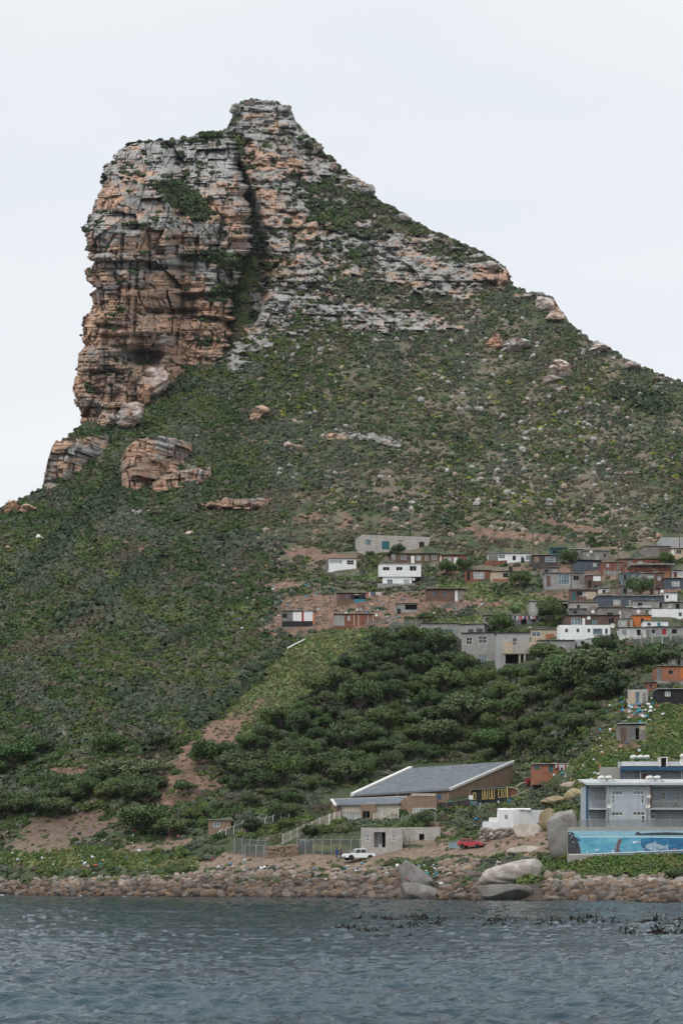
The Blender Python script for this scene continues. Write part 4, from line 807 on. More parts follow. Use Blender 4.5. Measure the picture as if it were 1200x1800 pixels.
def house(name, label, cat, x0, x1, yt, yb, wm, roof, ops, depth=5.0, yaw=0, side=None, dishes=(), dD=0, group=None, extra=None):
    """box in photo pixels for its front; ops: (x0,x1,y0,y1,kind) in the same pixels"""
    p, D = at((x0+x1)/2, yb, None, dD); k = D/F; ya = math.radians(yaw); kx = k/math.cos(ya)
    r = empty(name, p, ya, label, cat, group); w = (x1-x0)*kx; h = (yb-yt)*k; mx = (x0+x1)/2
    cv = lambda o: ((o[0]-mx)*kx, (o[1]-mx)*kx, (yb-o[3])*k, (yb-o[2])*k)
    cut = []; 
    for o in ops:
        if o[4][0] in 'wkvDoh': 
            c = cv(o); cut.append((max(c[0], -w/2+.03), min(c[1], w/2-.03), max(c[2], -1.15), min(c[3], h-.03)))
    wall_shell(r, w, h, depth, cut, MATS[wm])
    for o in ops:
        c = cv(o); q = o[4]
        wx = c[1]-c[0]; wz = c[3]-c[2]
        if q[0] == 'w': window(r, *c, .06, FRAME, MATS[q[1]] if len(q) > 1 else GLS, 1 if wx < .7 else 2 if wx < 1.9 else 3, 1 if wz < 1.0 else 2)
        elif q[0] == 'k': window(r, *c, .06, FRDK, MATS[q[1]] if len(q) > 1 else GLS, 1 if wx < .8 else 2, 1)
        elif q[0] == 'v': window(r, *c, .05, FRAME, GLB, max(2, int(wx/.5)), 2, t=.05)
        elif q[0] == 'D':
            d = MB().box(c[0]+.02, c[1]-.02, .05, .10, c[2], c[3]-.02).build('door', MATS[q[1]], r, bevel=.01); hx = c[1]-.12; hz = (c[2]+c[3])/2
            MB().box(hx-.03, hx+.03, .0, .048, hz-.09, hz+.09).build('handle', METAL, d)
        elif q[0] == 'o': MB().add([(c[0],.6,c[2]),(c[1],.6,c[2]),(c[1],.6,c[3]),(c[0],.6,c[3])], [(0,1,2,3)]).build('shade_sheet', HOLE, r)  # black sheet painted as the shade of the room behind the opening
        elif q[0] == 'p': MB().box(c[0], c[1], -.05, -.004, c[2], c[3]).build('panel', MATS[q[1]], r)
    if roof:
        rm, oh, th, tilt = MATS[roof[0]], roof[1], roof[2], roof[3]
        b = MB(); y0, y1 = -oh, depth+.3; z0 = h+.015+tilt; z1 = h+.015+max(.15, -tilt)
        for i in range(max(2, int(w/1.7))):
            n = max(2, int(w/1.7)); a = -w/2-oh*.6+(w+oh*1.2)*i/n; c = -w/2-oh*.6+(w+oh*1.2)*(i+1)/n; j = .02*(i % 2)+random.uniform(0, .03)
            b.hexa([(a,y0-j,z0+j),(c+.04,y0-j,z0+j),(c+.04,y1,z1+j),(a,y1,z1+j)], [(a,y0-j,z0+th+j),(c+.04,y0-j,z0+th+j),(c+.04,y1,z1+th+j),(a,y1,z1+th+j)])
        b.build('roof', rm, r)
        if cat == 'shack' and w > 3:
            sb = MB()
            for i in range(random.randint(2, 5)):
                x = random.uniform(-w/2+.3, w/2-.3); s = random.uniform(.12, .26); sb.box(x-s, x+s, .1+random.random(), .5+random.random(), h+th+.14, h+th+.14+s)
            sb.build('roof_weights', random.choice([CONC, TIND, GRYW]), r)
    for dx, dy, dr in dishes:
        dish(r, (dx-mx)*kx, -.55, (yb-dy)*k, dr*k)
    if extra: extra(r, w, h, depth, kx, k, mx, yb)
    return r
def dish(par, x, y, z, R, name='satellite_dish', face=-1):
    b = MB(); prof = [(R*t, y-.0+face*(-R*.28)*(t*t-1)*-1) for t in (.05, .35, .65, .85, 1.0)]
    prof = [(R*t, y+.25*R*(1-t*t)) for t in (.04, .3, .55, .8, 1.0)]+[(R*t, y+.25*R*(1-t*t)+.03) for t in (1.0, .6, .05)]
    b.lathe(prof, 16, (x, 0, z), 'y'); o = b.build(name, DISH, par, smooth=False)
    MB().bar((x, y+.28*R, z), (x, y+.55, z-R*.7), .025).bar((x, y+.1, z-R*.8), (x, y-R*.7, z-R*.15), .015).build('bracket', METAL, o); return o

def R1(x, y): return 450+x/3, 920+y/3
def conv(org, sc, rows): return [(org[0]+a/sc, org[0]+b/sc, org[1]+c/sc, org[1]+d/sc, k) for a, b, c, d, k in rows]
FL = ('f', .25, .06, .1); FW = ('F', .3, .08, .12); FD = ('k', .25, .07, .1); FT = ('f', .45, .10, .2)
A1 = ((450, 920), 3.0); A2 = ((800, 920), 3.0); A3 = ((350, 1300), 3.43); A4 = ((550, 1320), 3.0); A5 = ((800, 1150), 3.0)
HS = [  # area, name, category, label, x0,x1,yt,yb, wall, roof, openings, options
(A1,'unfinished_house','house','long unfinished pale block house without a roof, highest on the open slope',557,915,66,150,'P',None,[(577,603,92,117,'kM'),(662,702,96,140,'De'),(748,775,85,95,'pb'),(860,888,92,123,'kx')],dict(depth=8,yaw=12)),
(A1,'shack','shack','small white clad cabin with two pale windows on a red earth ledge',378,527,188,247,'W',FL,[(388,455,194,212,'wm'),(478,515,194,218,'wx'),(370,382,190,247,'pd')],dict(depth=3.5)),
(A1,'shack','shack','brown plank shack with four white windows and a white door below the long block house',735,965,162,213,'B',FD,[(765,790,167,190,'w'),(815,835,170,213,'DW'),(843,867,170,195,'wm'),(890,905,170,195,'w'),(925,950,170,192,'w'),(712,735,164,192,'pt')],dict(depth=4)),
(A1,'shack','shack','dark red plank shack with two white doors beside the brown one',967,1110,168,227,'R',FD,[(969,975,172,205,'pW'),(988,1030,178,200,'wm'),(1040,1062,178,227,'DW')],dict(depth=4)),
(A1,'house','house','white house on a grey block base with a wider upper storey of three dark windows',667,820,282,326,'W',None,[(690,720,295,323,'wM'),(778,808,296,320,'wm')],dict(depth=4,extra='white')),
(A1,'shack','shack','brown and black shack with a bright blue sheet at its corner',427,575,370,424,'B',FD,[(470,487,375,393,'kM'),(520,540,375,395,'pW'),(500,575,378,400,'pK'),(517,577,399,424,'pU')],dict(depth=4)),
(A1,'shack','shack','brown plank shack with a pale overhanging roof and one pale door',898,1092,350,413,'B',FT,[(930,945,362,382,'kM'),(988,1003,362,382,'kM'),(1047,1063,352,412,'DW'),(1064,1092,354,412,'pg')],dict(depth=4)),
(A1,'shack','shack','small grey tin lean-to with an open dark front on the slope',733,850,425,470,'t',FL,[(785,848,428,455,'o'),(740,765,455,478,'pd')],dict(depth=3)),
(A1,'shack','shack','patched shack of white panels and black sheeting standing alone on red earth',133,313,464,544,'g',FL,[(137,165,475,500,'kx'),(195,240,467,515,'pW'),(240,252,468,520,'pr'),(252,300,462,515,'pW'),(137,298,516,544,'pK'),(299,309,470,530,'pA')],dict(depth=4)),
(A1,'shack','shack','long orange timber shack with a grey block end and a white dish',410,640,480,540,'R',FL,[(410,466,486,541,'pG'),(482,495,488,513,'wm'),(514,519,482,540,'pT'),(537,542,482,540,'pT'),(588,593,482,540,'pT'),(614,619,482,530,'pT')],dict(depth=4,dishes=[(633,484,9)])),
(A1,'house','house','low grey block house with a wide glazed front at the top of the thicket',868,1062,530,605,'G',FL,[(893,930,572,603,'kx'),(968,1040,555,605,'vM')],dict(depth=6,yaw=0)),
(A1,'house','house','grey block house wing with two dark windows joined to the low glazed one',1064,1200,534,607,'G',FL,[(1117,1145,558,585,'k'),(1160,1192,556,582,'k')],dict(depth=6,yaw=-14)),
(A2,'shack','shack','brown shack with a pale curtained window and a tan end wall, above the grass terrace',52,188,250,303,'R',FD,[(95,150,256,292,'wm'),(60,75,256,300,'px')],dict(depth=4)),
(A2,'shack','shack','tan walled shack with one black window joined to the brown shack',188,290,256,308,'T',FD,[(250,280,262,285,'kx'),(195,288,293,306,'po')],dict(depth=4)),
(A2,'shack','shack','long white patched shack in the top row with rusty roof',172,400,160,208,'W',FL,[(172,225,163,207,'pg'),(228,262,163,185,'wM'),(300,318,170,195,'kx'),(345,360,172,190,'wM'),(370,395,170,195,'wM')],dict(depth=4)),
(A2,'shack','shack','dark plank shack with white paned windows beside the long white one',402,535,170,218,'D',FL,[(472,528,175,203,'v'),(415,440,176,205,'pb')],dict(depth=4,dD=-3)),
(A2,'shack','shack','shack wrapped in teal sheeting at the top of the settlement',505,592,133,178,'e',FD,[(565,590,138,177,'pB'),(512,560,142,158,'px')],dict(depth=4)),
(A2,'shack','shack','small shack under a whitish roof beside the teal wrapped one',592,672,138,178,'g',FW,[(605,620,145,165,'kx'),(635,655,148,166,'wm')],dict(depth=4,dD=-1)),
(A2,'shack','shack','long weathered grey plank shack in the top row',670,810,146,200,'g',FL,[(690,705,155,175,'wm'),(735,755,158,198,'pt'),(780,792,160,178,'kx')],dict(depth=5,dishes=[(712,150,8)])),
(A2,'shack','shack','charcoal shack with a slanting roof and one small white window',645,772,202,250,'N',('k',.25,.07,.35),[(725,743,208,228,'wm')],dict(depth=5,yaw=10)),
(A2,'shack','shack','rust red plank shack beside the charcoal one',772,892,206,256,'R',FL,[(793,808,212,230,'wm'),(845,868,216,245,'pg')],dict(depth=5)),
(A2,'shack','shack','long low rust brown shack with a white sheeted roof in front',855,1120,190,226,'R',FD,[(905,930,198,222,'pg'),(960,985,200,218,'wm'),(1035,1055,202,218,'kx'),(1080,1100,202,226,'pw')],dict(depth=5)),
(A2,'shack','shack','red shack under a sagging white tarpaulin roof',930,1135,232,292,'R',('F',1.2,.12,.5),[(945,965,248,275,'kx'),(1050,1070,252,272,'wm'),(1085,1130,250,292,'po')],dict(depth=5)),
(A2,'house','house','plain grey plastered house at the top corner above the plank rooms',1083,1230,74,130,'L',None,[],dict(depth=7)),
(A2,'shack','shack','weathered plank room on stilts under the plain grey house',995,1136,122,176,'g',FL,[(1075,1133,128,172,'pB')],dict(depth=5,yaw=8)),
(A2,'shack','shack','tan shack with a dark window beside the weathered plank room',1137,1230,134,182,'T',FL,[(1163,1190,140,160,'k'),(1140,1150,140,180,'pW')],dict(depth=5,dD=-2)),
(A2,'shack','shack','small weathered plank shack above the tin house with the glazed door',450,548,235,280,'g',FL,[(470,490,242,262,'kx'),(515,540,245,280,'pt')],dict(depth=4)),
(A2,'house','house','grey tin and block house with a pale glazed double door on a concrete terrace',470,690,264,348,'t',FL,[(543,600,265,322,'vM'),(480,500,275,330,'pB'),(510,690,322,349,'pG'),(620,650,275,300,'kx'),(650,690,270,320,'pg')],dict(depth=5)),
(A2,'shack','shack','blue grey tin shack on posts beside the dark tree',875,967,262,322,'u',FL,[(885,900,270,300,'kx'),(920,945,275,295,'wm')],dict(depth=4)),
(A2,'shack','shack','grey patchwork shack with a pink sheet beside the blue grey tin one',967,1057,266,320,'t',FL,[(985,1005,275,310,'pg'),(1015,1045,278,300,'pw'),(1022,1034,302,318,'pr')],dict(depth=4)),
(A2,'shack','shack','slate grey shack with one white paned window at the picture edge',1100,1230,292,345,'N',FL,[(1140,1180,304,332,'wm')],dict(depth=5)),
(A2,'shack','shack','mixed brown shack with a teal door behind the long navy house',605,750,352,410,'B',FL,[(615,633,365,408,'De'),(640,668,358,380,'px'),(690,740,362,400,'pT'),(655,690,362,385,'wm')],dict(depth=4)),
(A2,'house','house','long navy house with a white edged roof and two white windows',745,1100,384,440,'N',FW,[(832,868,402,437,'wm'),(913,935,405,432,'wm'),(985,1000,408,425,'kx')],dict(depth=6)),
(A2,'house','house','small white house with a dish beyond the navy house',1100,1168,368,416,'W',FL,[(1110,1122,378,395,'kx')],dict(depth=4,dishes=[(1086,358,9)])),
(A2,'house','house','grey block house with a dark open porch on the bright grass terrace',390,602,412,474,'G',FL,[(437,480,427,450,'kM'),(553,592,423,452,'o'),(395,420,420,470,'pL')],dict(depth=5)),
(A2,'shack','shack','bare grey block wall and lean-to beside the porch house',604,752,418,478,'c',FL,[(640,655,430,450,'kx'),(700,742,436,478,'pg')],dict(depth=4,dishes=[(722,466,10)])),
(A2,'shack','shack','grey plank shack with patched sheets below the navy house',752,932,446,518,'g',FL,[(800,830,470,500,'kx'),(860,880,462,500,'pw'),(890,925,470,516,'pt')],dict(depth=5)),
(A2,'house','house','white lower storey house with four small square windows and a glazed door',545,815,536,612,'W',None,[(577,592,555,575,'k'),(637,652,555,575,'k'),(695,710,555,575,'k'),(725,773,555,585,'kM'),(788,802,555,583,'k'),(727,815,586,612,'pL')],dict(depth=4,dishes=[(825,540,12)])),
(A2,'house','house','brown upper house with a large white window standing behind the white one',580,865,488,550,'B',FD,[(610,660,497,535,'v'),(668,682,500,538,'pW'),(715,750,505,535,'kM'),(805,835,500,530,'kx')],dict(depth=5,dD=1.5,dishes=[(700,500,10)])),
(A2,'shack','shack','grey plank shack with a white paned window next to a washing line',150,290,487,532,'g',FD,[(190,228,494,528,'wm'),(160,175,497,520,'kx')],dict(depth=4)),
(A2,'shack','shack','dark tin shack behind the washing line',292,440,490,545,'d',FL,[(345,375,500,540,'o'),(400,425,500,520,'kx')],dict(depth=4,dD=2,dishes=[(407,496,10)])),
(A2,'house','house','two storey grey block house with four dark windows above the thicket',32,217,580,742,'G',FD,[(57,88,600,637,'wx'),(120,165,595,632,'w'),(57,98,697,720,'w'),(123,165,690,740,'vx')],dict(depth=7,yaw=-8)),
(A2,'house','house','grey plastered wing with a timber balcony on concrete pillars',218,392,580,750,'L',FD,[(255,285,600,636,'wm'),(302,322,605,640,'k'),(252,370,692,740,'o')],dict(depth=5,dD=1.0,extra='balcony')),
(A2,'house','house','pale orange plastered house with a red brick patch',400,542,560,620,'T',FL,[(402,450,572,597,'wM'),(475,520,583,612,'po')],dict(depth=4,dD=1)),
(A2,'shack','shack','grey tin house with a tall barred window under the brown one',435,628,620,700,'t',FL,[(485,513,633,678,'wx'),(440,470,630,700,'pL'),(545,575,640,672,'wm')],dict(depth=5)),
(A2,'shack','shack','bright orange box shaped cabin',930,1032,488,545,'A',FL,[(975,992,500,520,'kx')],dict(depth=3)),
(A2,'house','house','low white walled house at the edge of the settlement',1035,1230,452,496,'W',None,[(1175,1192,470,490,'k')],dict(depth=5)),
(A2,'house','house','white house with a blue door below the low white walled one',990,1120,516,552,'W',FL,[(1063,1080,523,548,'DU'),(1010,1030,525,540,'k')],dict(depth=4)),
(A2,'shack','shack','whitish tin shack over the fenced yard',865,1005,552,612,'w',FL,[(955,975,560,590,'px'),(880,900,562,585,'pt')],dict(depth=4)),
(A2,'shack','shack','grey tin shack with a pink door over the fenced yard',1003,1200,548,598,'t',FL,[(1035,1050,560,580,'kx'),(1088,1110,556,586,'Dr'),(1140,1165,558,580,'px')],dict(depth=4)),
(A5,'shack','shack','orange brick shack with a bright orange end post above the black one',1060,1230,66,142,'o',FL,[(1060,1085,75,140,'pd'),(1120,1145,85,105,'kx'),(1184,1210,70,128,'pA')],dict(depth=5)),
(A5,'ruin','ruin','roofless pale block ruin with an open doorway on the rubble bank',908,1012,186,268,'P',None,[(950,968,200,266,'DM'),(918,945,200,262,'pT'),(985,1000,205,262,'pg')],dict(depth=4,yaw=-10)),
(A5,'house','house','flat roofed black house with one white window',1065,1230,188,262,'K',FW,[(1103,1132,197,222,'wm')],dict(depth=5)),
(A5,'shack','shack','tiny tin roofed hut alone on the rubble slope, above the balconied building',862,1003,375,456,'g',('F',.3,.10,.25),[(903,945,392,452,'pd'),(948,967,390,452,'o'),(868,900,385,456,'pB'),(972,1000,376,400,'pT')],dict(depth=3.5)),
(A5,'shack','shack','brick and plank shack with a teal door and white roof edge, beside a red skip',410,612,584,650,'o',FW,[(493,514,588,624,'De'),(415,440,590,605,'pe'),(525,610,592,608,'px')],dict(depth=5,dishes=[(620,571,11)])),
(A3,'hut','hut','small brick hut with a flat pale roof behind the angled post fence',57,190,488,562,'b',FW,[(88,125,497,527,'wM')],dict(depth=4)),
(A2,'shack','shack','dark brown lean-to with a small white box window beside tall poles',690,768,276,340,'B',FL,[(725,765,276,304,'pW'),(700,715,300,338,'px')],dict(depth=4)),
(A2,'shack','shack','small dark shed at the end of the tan walled shack',292,358,258,304,'D',FD,[(300,320,266,284,'kx')],dict(depth=3)),
(A2,'shack','shack','narrow brown shack wedged between the patchwork shack and the slate one',1057,1100,262,330,'B',FL,[(1065,1080,280,300,'wm')],dict(depth=4)),
(A2,'shack','shack','low grey block room beside the orange cabin',935,1075,410,446,'G',FL,[(960,985,418,436,'kx'),(1035,1055,418,444,'pt')],dict(depth=4)),
(A2,'shack','shack','weathered low shack at the edge behind the white walled house',1090,1230,418,452,'g',FL,[(1120,1140,425,445,'wm'),(1160,1180,425,450,'px')],dict(depth=4)),
(A2,'shack','shack','small tin shack with a white door behind the orange cabin',936,1030,450,487,'t',FL,[(955,972,456,486,'pW'),(1000,1015,458,474,'kx')],dict(depth=3,dD=3)),
(A2,'shack','shack','brick and tin shack among the top row above the blue grey one',895,968,226,262,'o',FL,[(915,932,236,256,'wm')],dict(depth=3)),
(A2,'shack','shack','dark plank shack tucked under the charcoal one',690,775,205,250,'D',FL,[(700,715,215,235,'kx')],dict(depth=3,dD=4)),
(A2,'shack','shack','low pale tin shack on the terrace wall under the glazed tin house',700,812,344,372,'w',FL,[(720,740,350,366,'px'),(775,790,350,368,'kx')],dict(depth=3)),
(A2,'shack','shack','weathered grey plank shack in front of the blue grey tin one, beneath its posts',868,935,332,374,'g',FL,[(885,900,342,372,'px'),(910,925,342,360,'wm')],dict(depth=3)),
(A2,'shack','shack','dull red plank shack between the slate grey shack and the navy house',1036,1098,346,386,'R',FD,[(1050,1066,354,372,'wm'),(1076,1090,352,386,'pt')],dict(depth=3)),
(A2,'shack','shack','pale plank shack with a rust door over the slate grey shack',1105,1230,250,292,'w',FL,[(1120,1138,262,280,'kx'),(1150,1166,256,292,'pR'),(1180,1196,262,280,'wm')],dict(depth=4)),
(A2,'house','house','grey plastered room on the terrace between the orange cabin and the white four windowed house',865,932,505,552,'L',FL,[(878,892,515,534,'wm'),(905,920,512,552,'pB')],dict(depth=3)),
(A2,'shack','shack','black tin shack above the brown upper house with the big white window',604,690,452,486,'d',FL,[(620,640,460,478,'kx')],dict(depth=3)),
(A2,'shack','shack','tan plank shack above the dark spreading tree',500,592,440,476,'T',FD,[(520,540,448,464,'kx'),(560,575,446,476,'pt')],dict(depth=3,dD=4)),
(A5,'shack','shack','rust tin shack on the bank between the block ruin and the orange brick shack',1010,1062,150,186,'R',FL,[(1022,1036,158,176,'kx')],dict(depth=3)),
(A5,'shack','shack','grey plank shack stepped above the orange brick one at the edge',1120,1230,22,62,'g',FL,[(1140,1156,32,50,'wm'),(1170,1184,30,62,'px')],dict(depth=3)),
(A2,'shack','shack','grey block room under the white four windowed house, half hidden by trees',640,760,612,650,'L',None,[(660,680,620,640,'kx')],dict(depth=3)),
]
def ex_white(r, w, h, depth, kx, k, mx, yb):
    x0, x1 = (665-mx)*kx, (739.5-mx)*kx; zb = (yb-1014)*k; zt = (yb-991.5)*k
    b = empty('upper_storey', ((x0+x1)/2, -.25, zb+.01)); b.parent = r; W = x1-x0; H = zt-zb
    ops = [((a-(665+739.5)/2)*kx, (c-(665+739.5)/2)*kx, (1014-e)*k, (1014-d)*k) for a, c, d, e in ((672.3,684.3,996.6,1003.3),(695.6,707.3,996.6,1003.3),(719.3,731.6,995,1004))]
    wall_shell(b, W, H, depth+.5, ops, WHITE, 0)
    for o in ops: window(b, *o, .06, FRAME, HOLE, 2)
    MB().box(-W/2-.15, W/2+.15, -.2, depth+.8, H+.01, H+.12).build('roof', ROOF, b)
    MB().box((663-mx)*kx, (730-mx)*kx, -1.2, -.25, -2.6, (yb-1027)*k).build('base_wall', GRY, r)
    dish(r, (726.5-mx)*kx, -.9, (yb-1019)*k, 2.6*k)
def ex_balcony(r, w, h, depth, kx, k, mx, yb):
    x0, x1 = (883-mx)*kx, (945-mx)*kx; z0, z1 = (yb-1150)*k, (yb-1130)*k
    p = MB().box(x0, x1, -1.7, -.01, z0-.15, z0).build('balcony', LIMB, r)
    b = MB().box(x0, x0+1.9, -1.72, -1.66, z0+.01, z1)
    b.box(x1-2.2, x1, -1.72, -1.66, z0+.01, z1)
    n = 9
    for i in range(n+1): x = x0+1.9+(x1-x0-4.1)*i/n; b.box(x-.04, x+.04, -1.72, -1.67, z0+.01, z1)
    b.box(x0+1.9, x1-2.2, -1.74, -1.66, z1, z1+.09); b.build('railing', TAN, p)
    for x in (x0+.2, x0+3.2, x1-2.8, x1-.3): MB().box(x-.18, x+.18, -1.6, -1.25, -1.6, z0-.15).build('pillar', CONC, r)
EXTRA = {'white': ex_white, 'balcony': ex_balcony}
for h_ in HS:
    (ox, oy), sc = h_[0]; HOUSES_CLEAR.append((ox+h_[4]/sc, ox+h_[5]/sc, oy+h_[6]/sc, oy+h_[7]/sc))
HOUSES_CLEAR += [(648,905,1340,1392),(690,905,1340,1368),(580,905,1345,1412),(635,775,1450,1508),(848,960,1420,1465),(1020,1320,1330,1500),(606,656,1495,1512),(800,860,1470,1500),(500,650,1440,1492),(883,946,1128,1172),(410,645,1480,1508),(828,912,1378,1410)]
def settlement():
    for a, name, cat, label, x0, x1, yt, yb, wm, roof, ops, opt in HS:
        (ox, oy), sc = a; opt = dict(opt)
        if 'dishes' in opt: opt['dishes'] = [(ox+dx/sc, oy+dy/sc, r/sc) for dx, dy, r in opt['dishes']]
        if 'extra' in opt: opt['extra'] = EXTRA[opt['extra']]
        house(name, label, cat, ox+x0/sc, ox+x1/sc, oy+yt/sc, oy+yb/sc, wm, roof, conv((ox, oy), sc, ops), **opt)
# ------------------------------------------------------------------ the balconied building, its mural wall and rear block
APW = mat('plain', (.40,.445,.49)); APW2 = mat('plain', (.50,.53,.56)); APB = mat('plain', (.04,.095,.18)); APR = mat('tin', (.46,.48,.49), (.40,.42,.43)); PIPE = mat('plain', (.68,.68,.66))
def local(px0, py0, D):
    p, _ = at(px0, py0, D); k = D/F
    return p, k, (lambda px: (px-px0)*k), (lambda py: (py0-py)*k)
def opening_facade(b, x0, x1, z0, z1, y, ops, t=.2):
    xs = sorted({x0, x1, *[o[0] for o in ops], *[o[1] for o in ops]}); zs = sorted({z0, z1, *[o[2] for o in ops], *[o[3] for o in ops]})
    for i in range(len(xs)-1):
        for j in range(len(zs)-1):
            cx = (xs[i]+xs[i+1])/2; cz = (zs[j]+zs[j+1])/2
            if not any(o[0] < cx < o[1] and o[2] < cz < o[3] for o in ops): b.add([(xs[i],y,zs[j]),(xs[i+1],y,zs[j]),(xs[i+1],y,zs[j+1]),(xs[i],y,zs[j+1])], [(0,1,2,3)])
    for a, c, e, d in ops:
        b.add([(a,y,e),(c,y,e),(c,y+t,e),(a,y+t,e)], [(0,1,2,3)]).add([(a,y,d),(c,y,d),(c,y+t,d),(a,y+t,d)], [(0,1,2,3)]).add([(a,y,e),(a,y,d),(a,y+t,d),(a,y+t,e)], [(0,1,2,3)]).add([(c,y,e),(c,y,d),(c,y+t,d),(c,y+t,e)], [(0,1,2,3)])
def q6(x, y): return 900+x/4, 1300+y/4
def solar(par, x, y, z, s=1.0):
    o = MB().lathe([(.02,-.75*s),(.27*s,-.72*s),(.30*s,-.5*s),(.30*s,.5*s),(.27*s,.72*s),(.02,.75*s)], 14).build('solar_heater', DISH, par, True); o.location = (x, y, z+.35*s); o.rotation_euler = (math.radians(90), 0, math.radians(14))
    b = MB(); c = Vector((x+.15, y-.1, z+.3*s)); dx = Vector((1.7*s, -.25*s, -1.0*s)); sd = Vector((.18*s, .75*s, 0))
    for i in range(8):
        q = sd*(i/7-.5)*1.7; b.bar(tuple(c+q), tuple(c+q+dx), .045*s, 5)
    b.bar(tuple(c+dx-sd*.9), tuple(c+dx+sd*.9), .06*s, 5); b.bar(tuple(c-sd*.9), tuple(c-sd*.9+dx), .03, 4); b.bar(tuple(c+sd*.9), tuple(c+sd*.9+dx), .03, 4)
    b.build('solar_tubes', GLB, o).matrix_parent_inverse = o.matrix_basis.inverted()
def apartments():
    D = 270.; p, k, X, Z = local(1030, 1462, D)
    X6 = lambda x: X(900+x/4); Z6 = lambda y: Z(1300+y/4)
    r = empty('apartment_building', p, 0, 'blue grey two storey building with recessed balconies, downpipes and white solar heaters', 'building')
    xe = X6(1720); zt = Z6(318); zb = -2.5; zs = Z6(484)      # slab level
    bay = [(X6(534), X6(660)), (X6(968), X6(1300))]
    b = MB()
    ops = [tuple([X6(a), X6(c), Z6(d), Z6(e)]) for a, c, e, d in ((697,720,390,450),(697,775,360,389.9),(903,925,388,450),(845,925,360,387.9),(697,777,508,535),(845,930,507,533),(905,930,533.1,590))]
    opening_facade(b, bay[0][1], bay[1][0], zb, zt, 0, ops)
    opening_facade(b, bay[1][1], xe, zb, zt, 0, [(X6(1360), X6(1440), Z6(390), Z6(360)), (X6(1540), X6(1620), Z6(390), Z6(360)), (X6(1360), X6(1440), Z6(535), Z6(508))])
    for x0, x1 in bay:
        b.add([(x0,2.2,zb),(x1,2.2,zb),(x1,2.2,zt),(x0,2.2,zt)], [(0,1,2,3)])
        b.add([(x1,0,zb),(x1,2.2,zb),(x1,2.2,zt),(x1,0,zt)], [(0,1,2,3)])
    b.add([(bay[1][0],0,zb),(bay[1][0],2.2,zb),(bay[1][0],2.2,zt),(bay[1][0],0,zt)], [(0,1,2,3)])
    b.add([(bay[0][0],2.2,zb),(bay[0][0],9,zb),(bay[0][0],9,zt),(bay[0][0],2.2,zt)], [(0,1,2,3)]); b.add([(xe,0,zb),(xe,9,zb),(xe,9,zt),(xe,0,zt)], [(0,1,2,3)])
    b.build('wall', APW, r)
    for o in ops: 
        wx = o[1]-o[0]; window(r, *o, .05, FRAME, GLB if o[3] > zs else GLS, 3 if wx > 1 else 1, 2 if o[3]-o[2] > 1 else 1)
    for a, c, e, d in ((1360,1440,360,390),(1540,1620,360,390),(1360,1440,508,535)): window(r, X6(a), X6(c), Z6(d), Z6(e), .05, FRAME, GLB, 3)
    for a, c, e, d in ((590,612,365,418),(644,654,358,395),(592,614,510,560),(644,655,512,535),(1065,1092,362,418),(1012,1028,360,385),(1165,1190,362,420),(1240,1265,362,420),(1090,1112,520,556),(1022,1032,512,530),(1170,1192,510,560)):
        window(r, X6(a), X6(c), Z6(d), Z6(e), 2.13, FRAME, GLS, 1 if c-a < 16 else 2, 2)
    d = MB().box(X6(985), X6(1018), 2.1, 2.18, Z6(612), Z6(508)).build('door', WHITE, r); MB().box(X6(1014), X6(1016), 2.02, 2.095, Z6(565), Z6(558)).build('handle', METAL, d); MB().lathe([(.02,2.06),(.24,2.07),(.24,2.09)], 12, (X6(1002), 0, Z6(535)), 'y').build('door_glass', GLS, d)
    for i, (x0, x1) in enumerate(bay):
        s = MB().box(x0+.01, x1-.01, -.06, 2.19, zs-.16, zs).build('balcony', APW2, r); MB().box(x0+.01, x1-.01, .02, 2.19, zt-.22, zt-.02).build('ceiling_beam', APW2, s)
        g = MB(); zr = Z6(432); n = int((x1-x0)/.16)
        for z in (zs+.1, zr): g.box(x0+.02, x1-.02, .0, .05, z-.03, z+.03)
        for j in range(n+1): x = x0+.05+(x1-x0-.1)*j/n; g.box(x-.012, x+.012, .012, .036, zs+.13, zr-.03)
        g.build('railing', METAL, s)
    MB().box(bay[0][0]-.30, bay[0][0]-.01, -.05, .5, zb, zt-.01).build('corner_pillar', APB, r)
    MB().box(bay[1][0]-.02, bay[1][0]+.2, -.04, -.005, zs, zt-.01).build('timber_post', BRNW, r)
    rf = MB().hexa([(X6(512),-.6,zt+.02),(xe+.4,-.6,zt+.02),(xe+.4,8.6,zt+1.0),(X6(512),8.6,zt+1.0)], [(X6(512),-.6,zt+.20),(xe+.4,-.6,zt+.20),(xe+.4,8.6,zt+1.18),(X6(512),8.6,zt+1.18)]).build('roof', APR, r)
    MB().box(X6(511), xe+.41, -.68, -.605, zt-.06, zt+.27).build('gutter', APW2, rf)
    for a, c in ((665, 0), (940, 0)): MB().tube([(X6(a),-.55,Z6(312)),(X6(a+6),-.14,Z6(345)),(X6(a+6),-.14,Z6(590))], .065, 7).build('downpipe', PIPE, r, True)
    dish(r, X6(675), -.75, Z6(466), .34); dish(r, X6(946), -.75, Z6(467), .34); dish(r, X6(952), -.55, Z6(398), .30)
    for x, s in ((662, 1.0), (714, 1.0), (1005, 1.0), (1060, 1.0)): solar(r, X6(x)-.3, 3.6, zt+.55+.25, .95)
    # things standing on the balcony and below
    tr = random.Random(5)
    for i in range(4): chair(Vector(p)+Vector((X6(1030+i*42), .9+.3*(i % 2), zs)), tr.uniform(0, 6), ['pale garden chair on the upper balcony, nearest the timber post', 'garden chair on the upper balcony, second from the timber post', 'garden chair on the upper balcony beneath the middle window', 'garden chair on the upper balcony, before the far window'][i])
    # rear block
    D2 = 284.; p2, k2, X2, Z2 = local(1092, 1372, D2)
    X6 = lambda x: X2(900+x/4); Z6 = lambda y: Z2(1300+y/4)
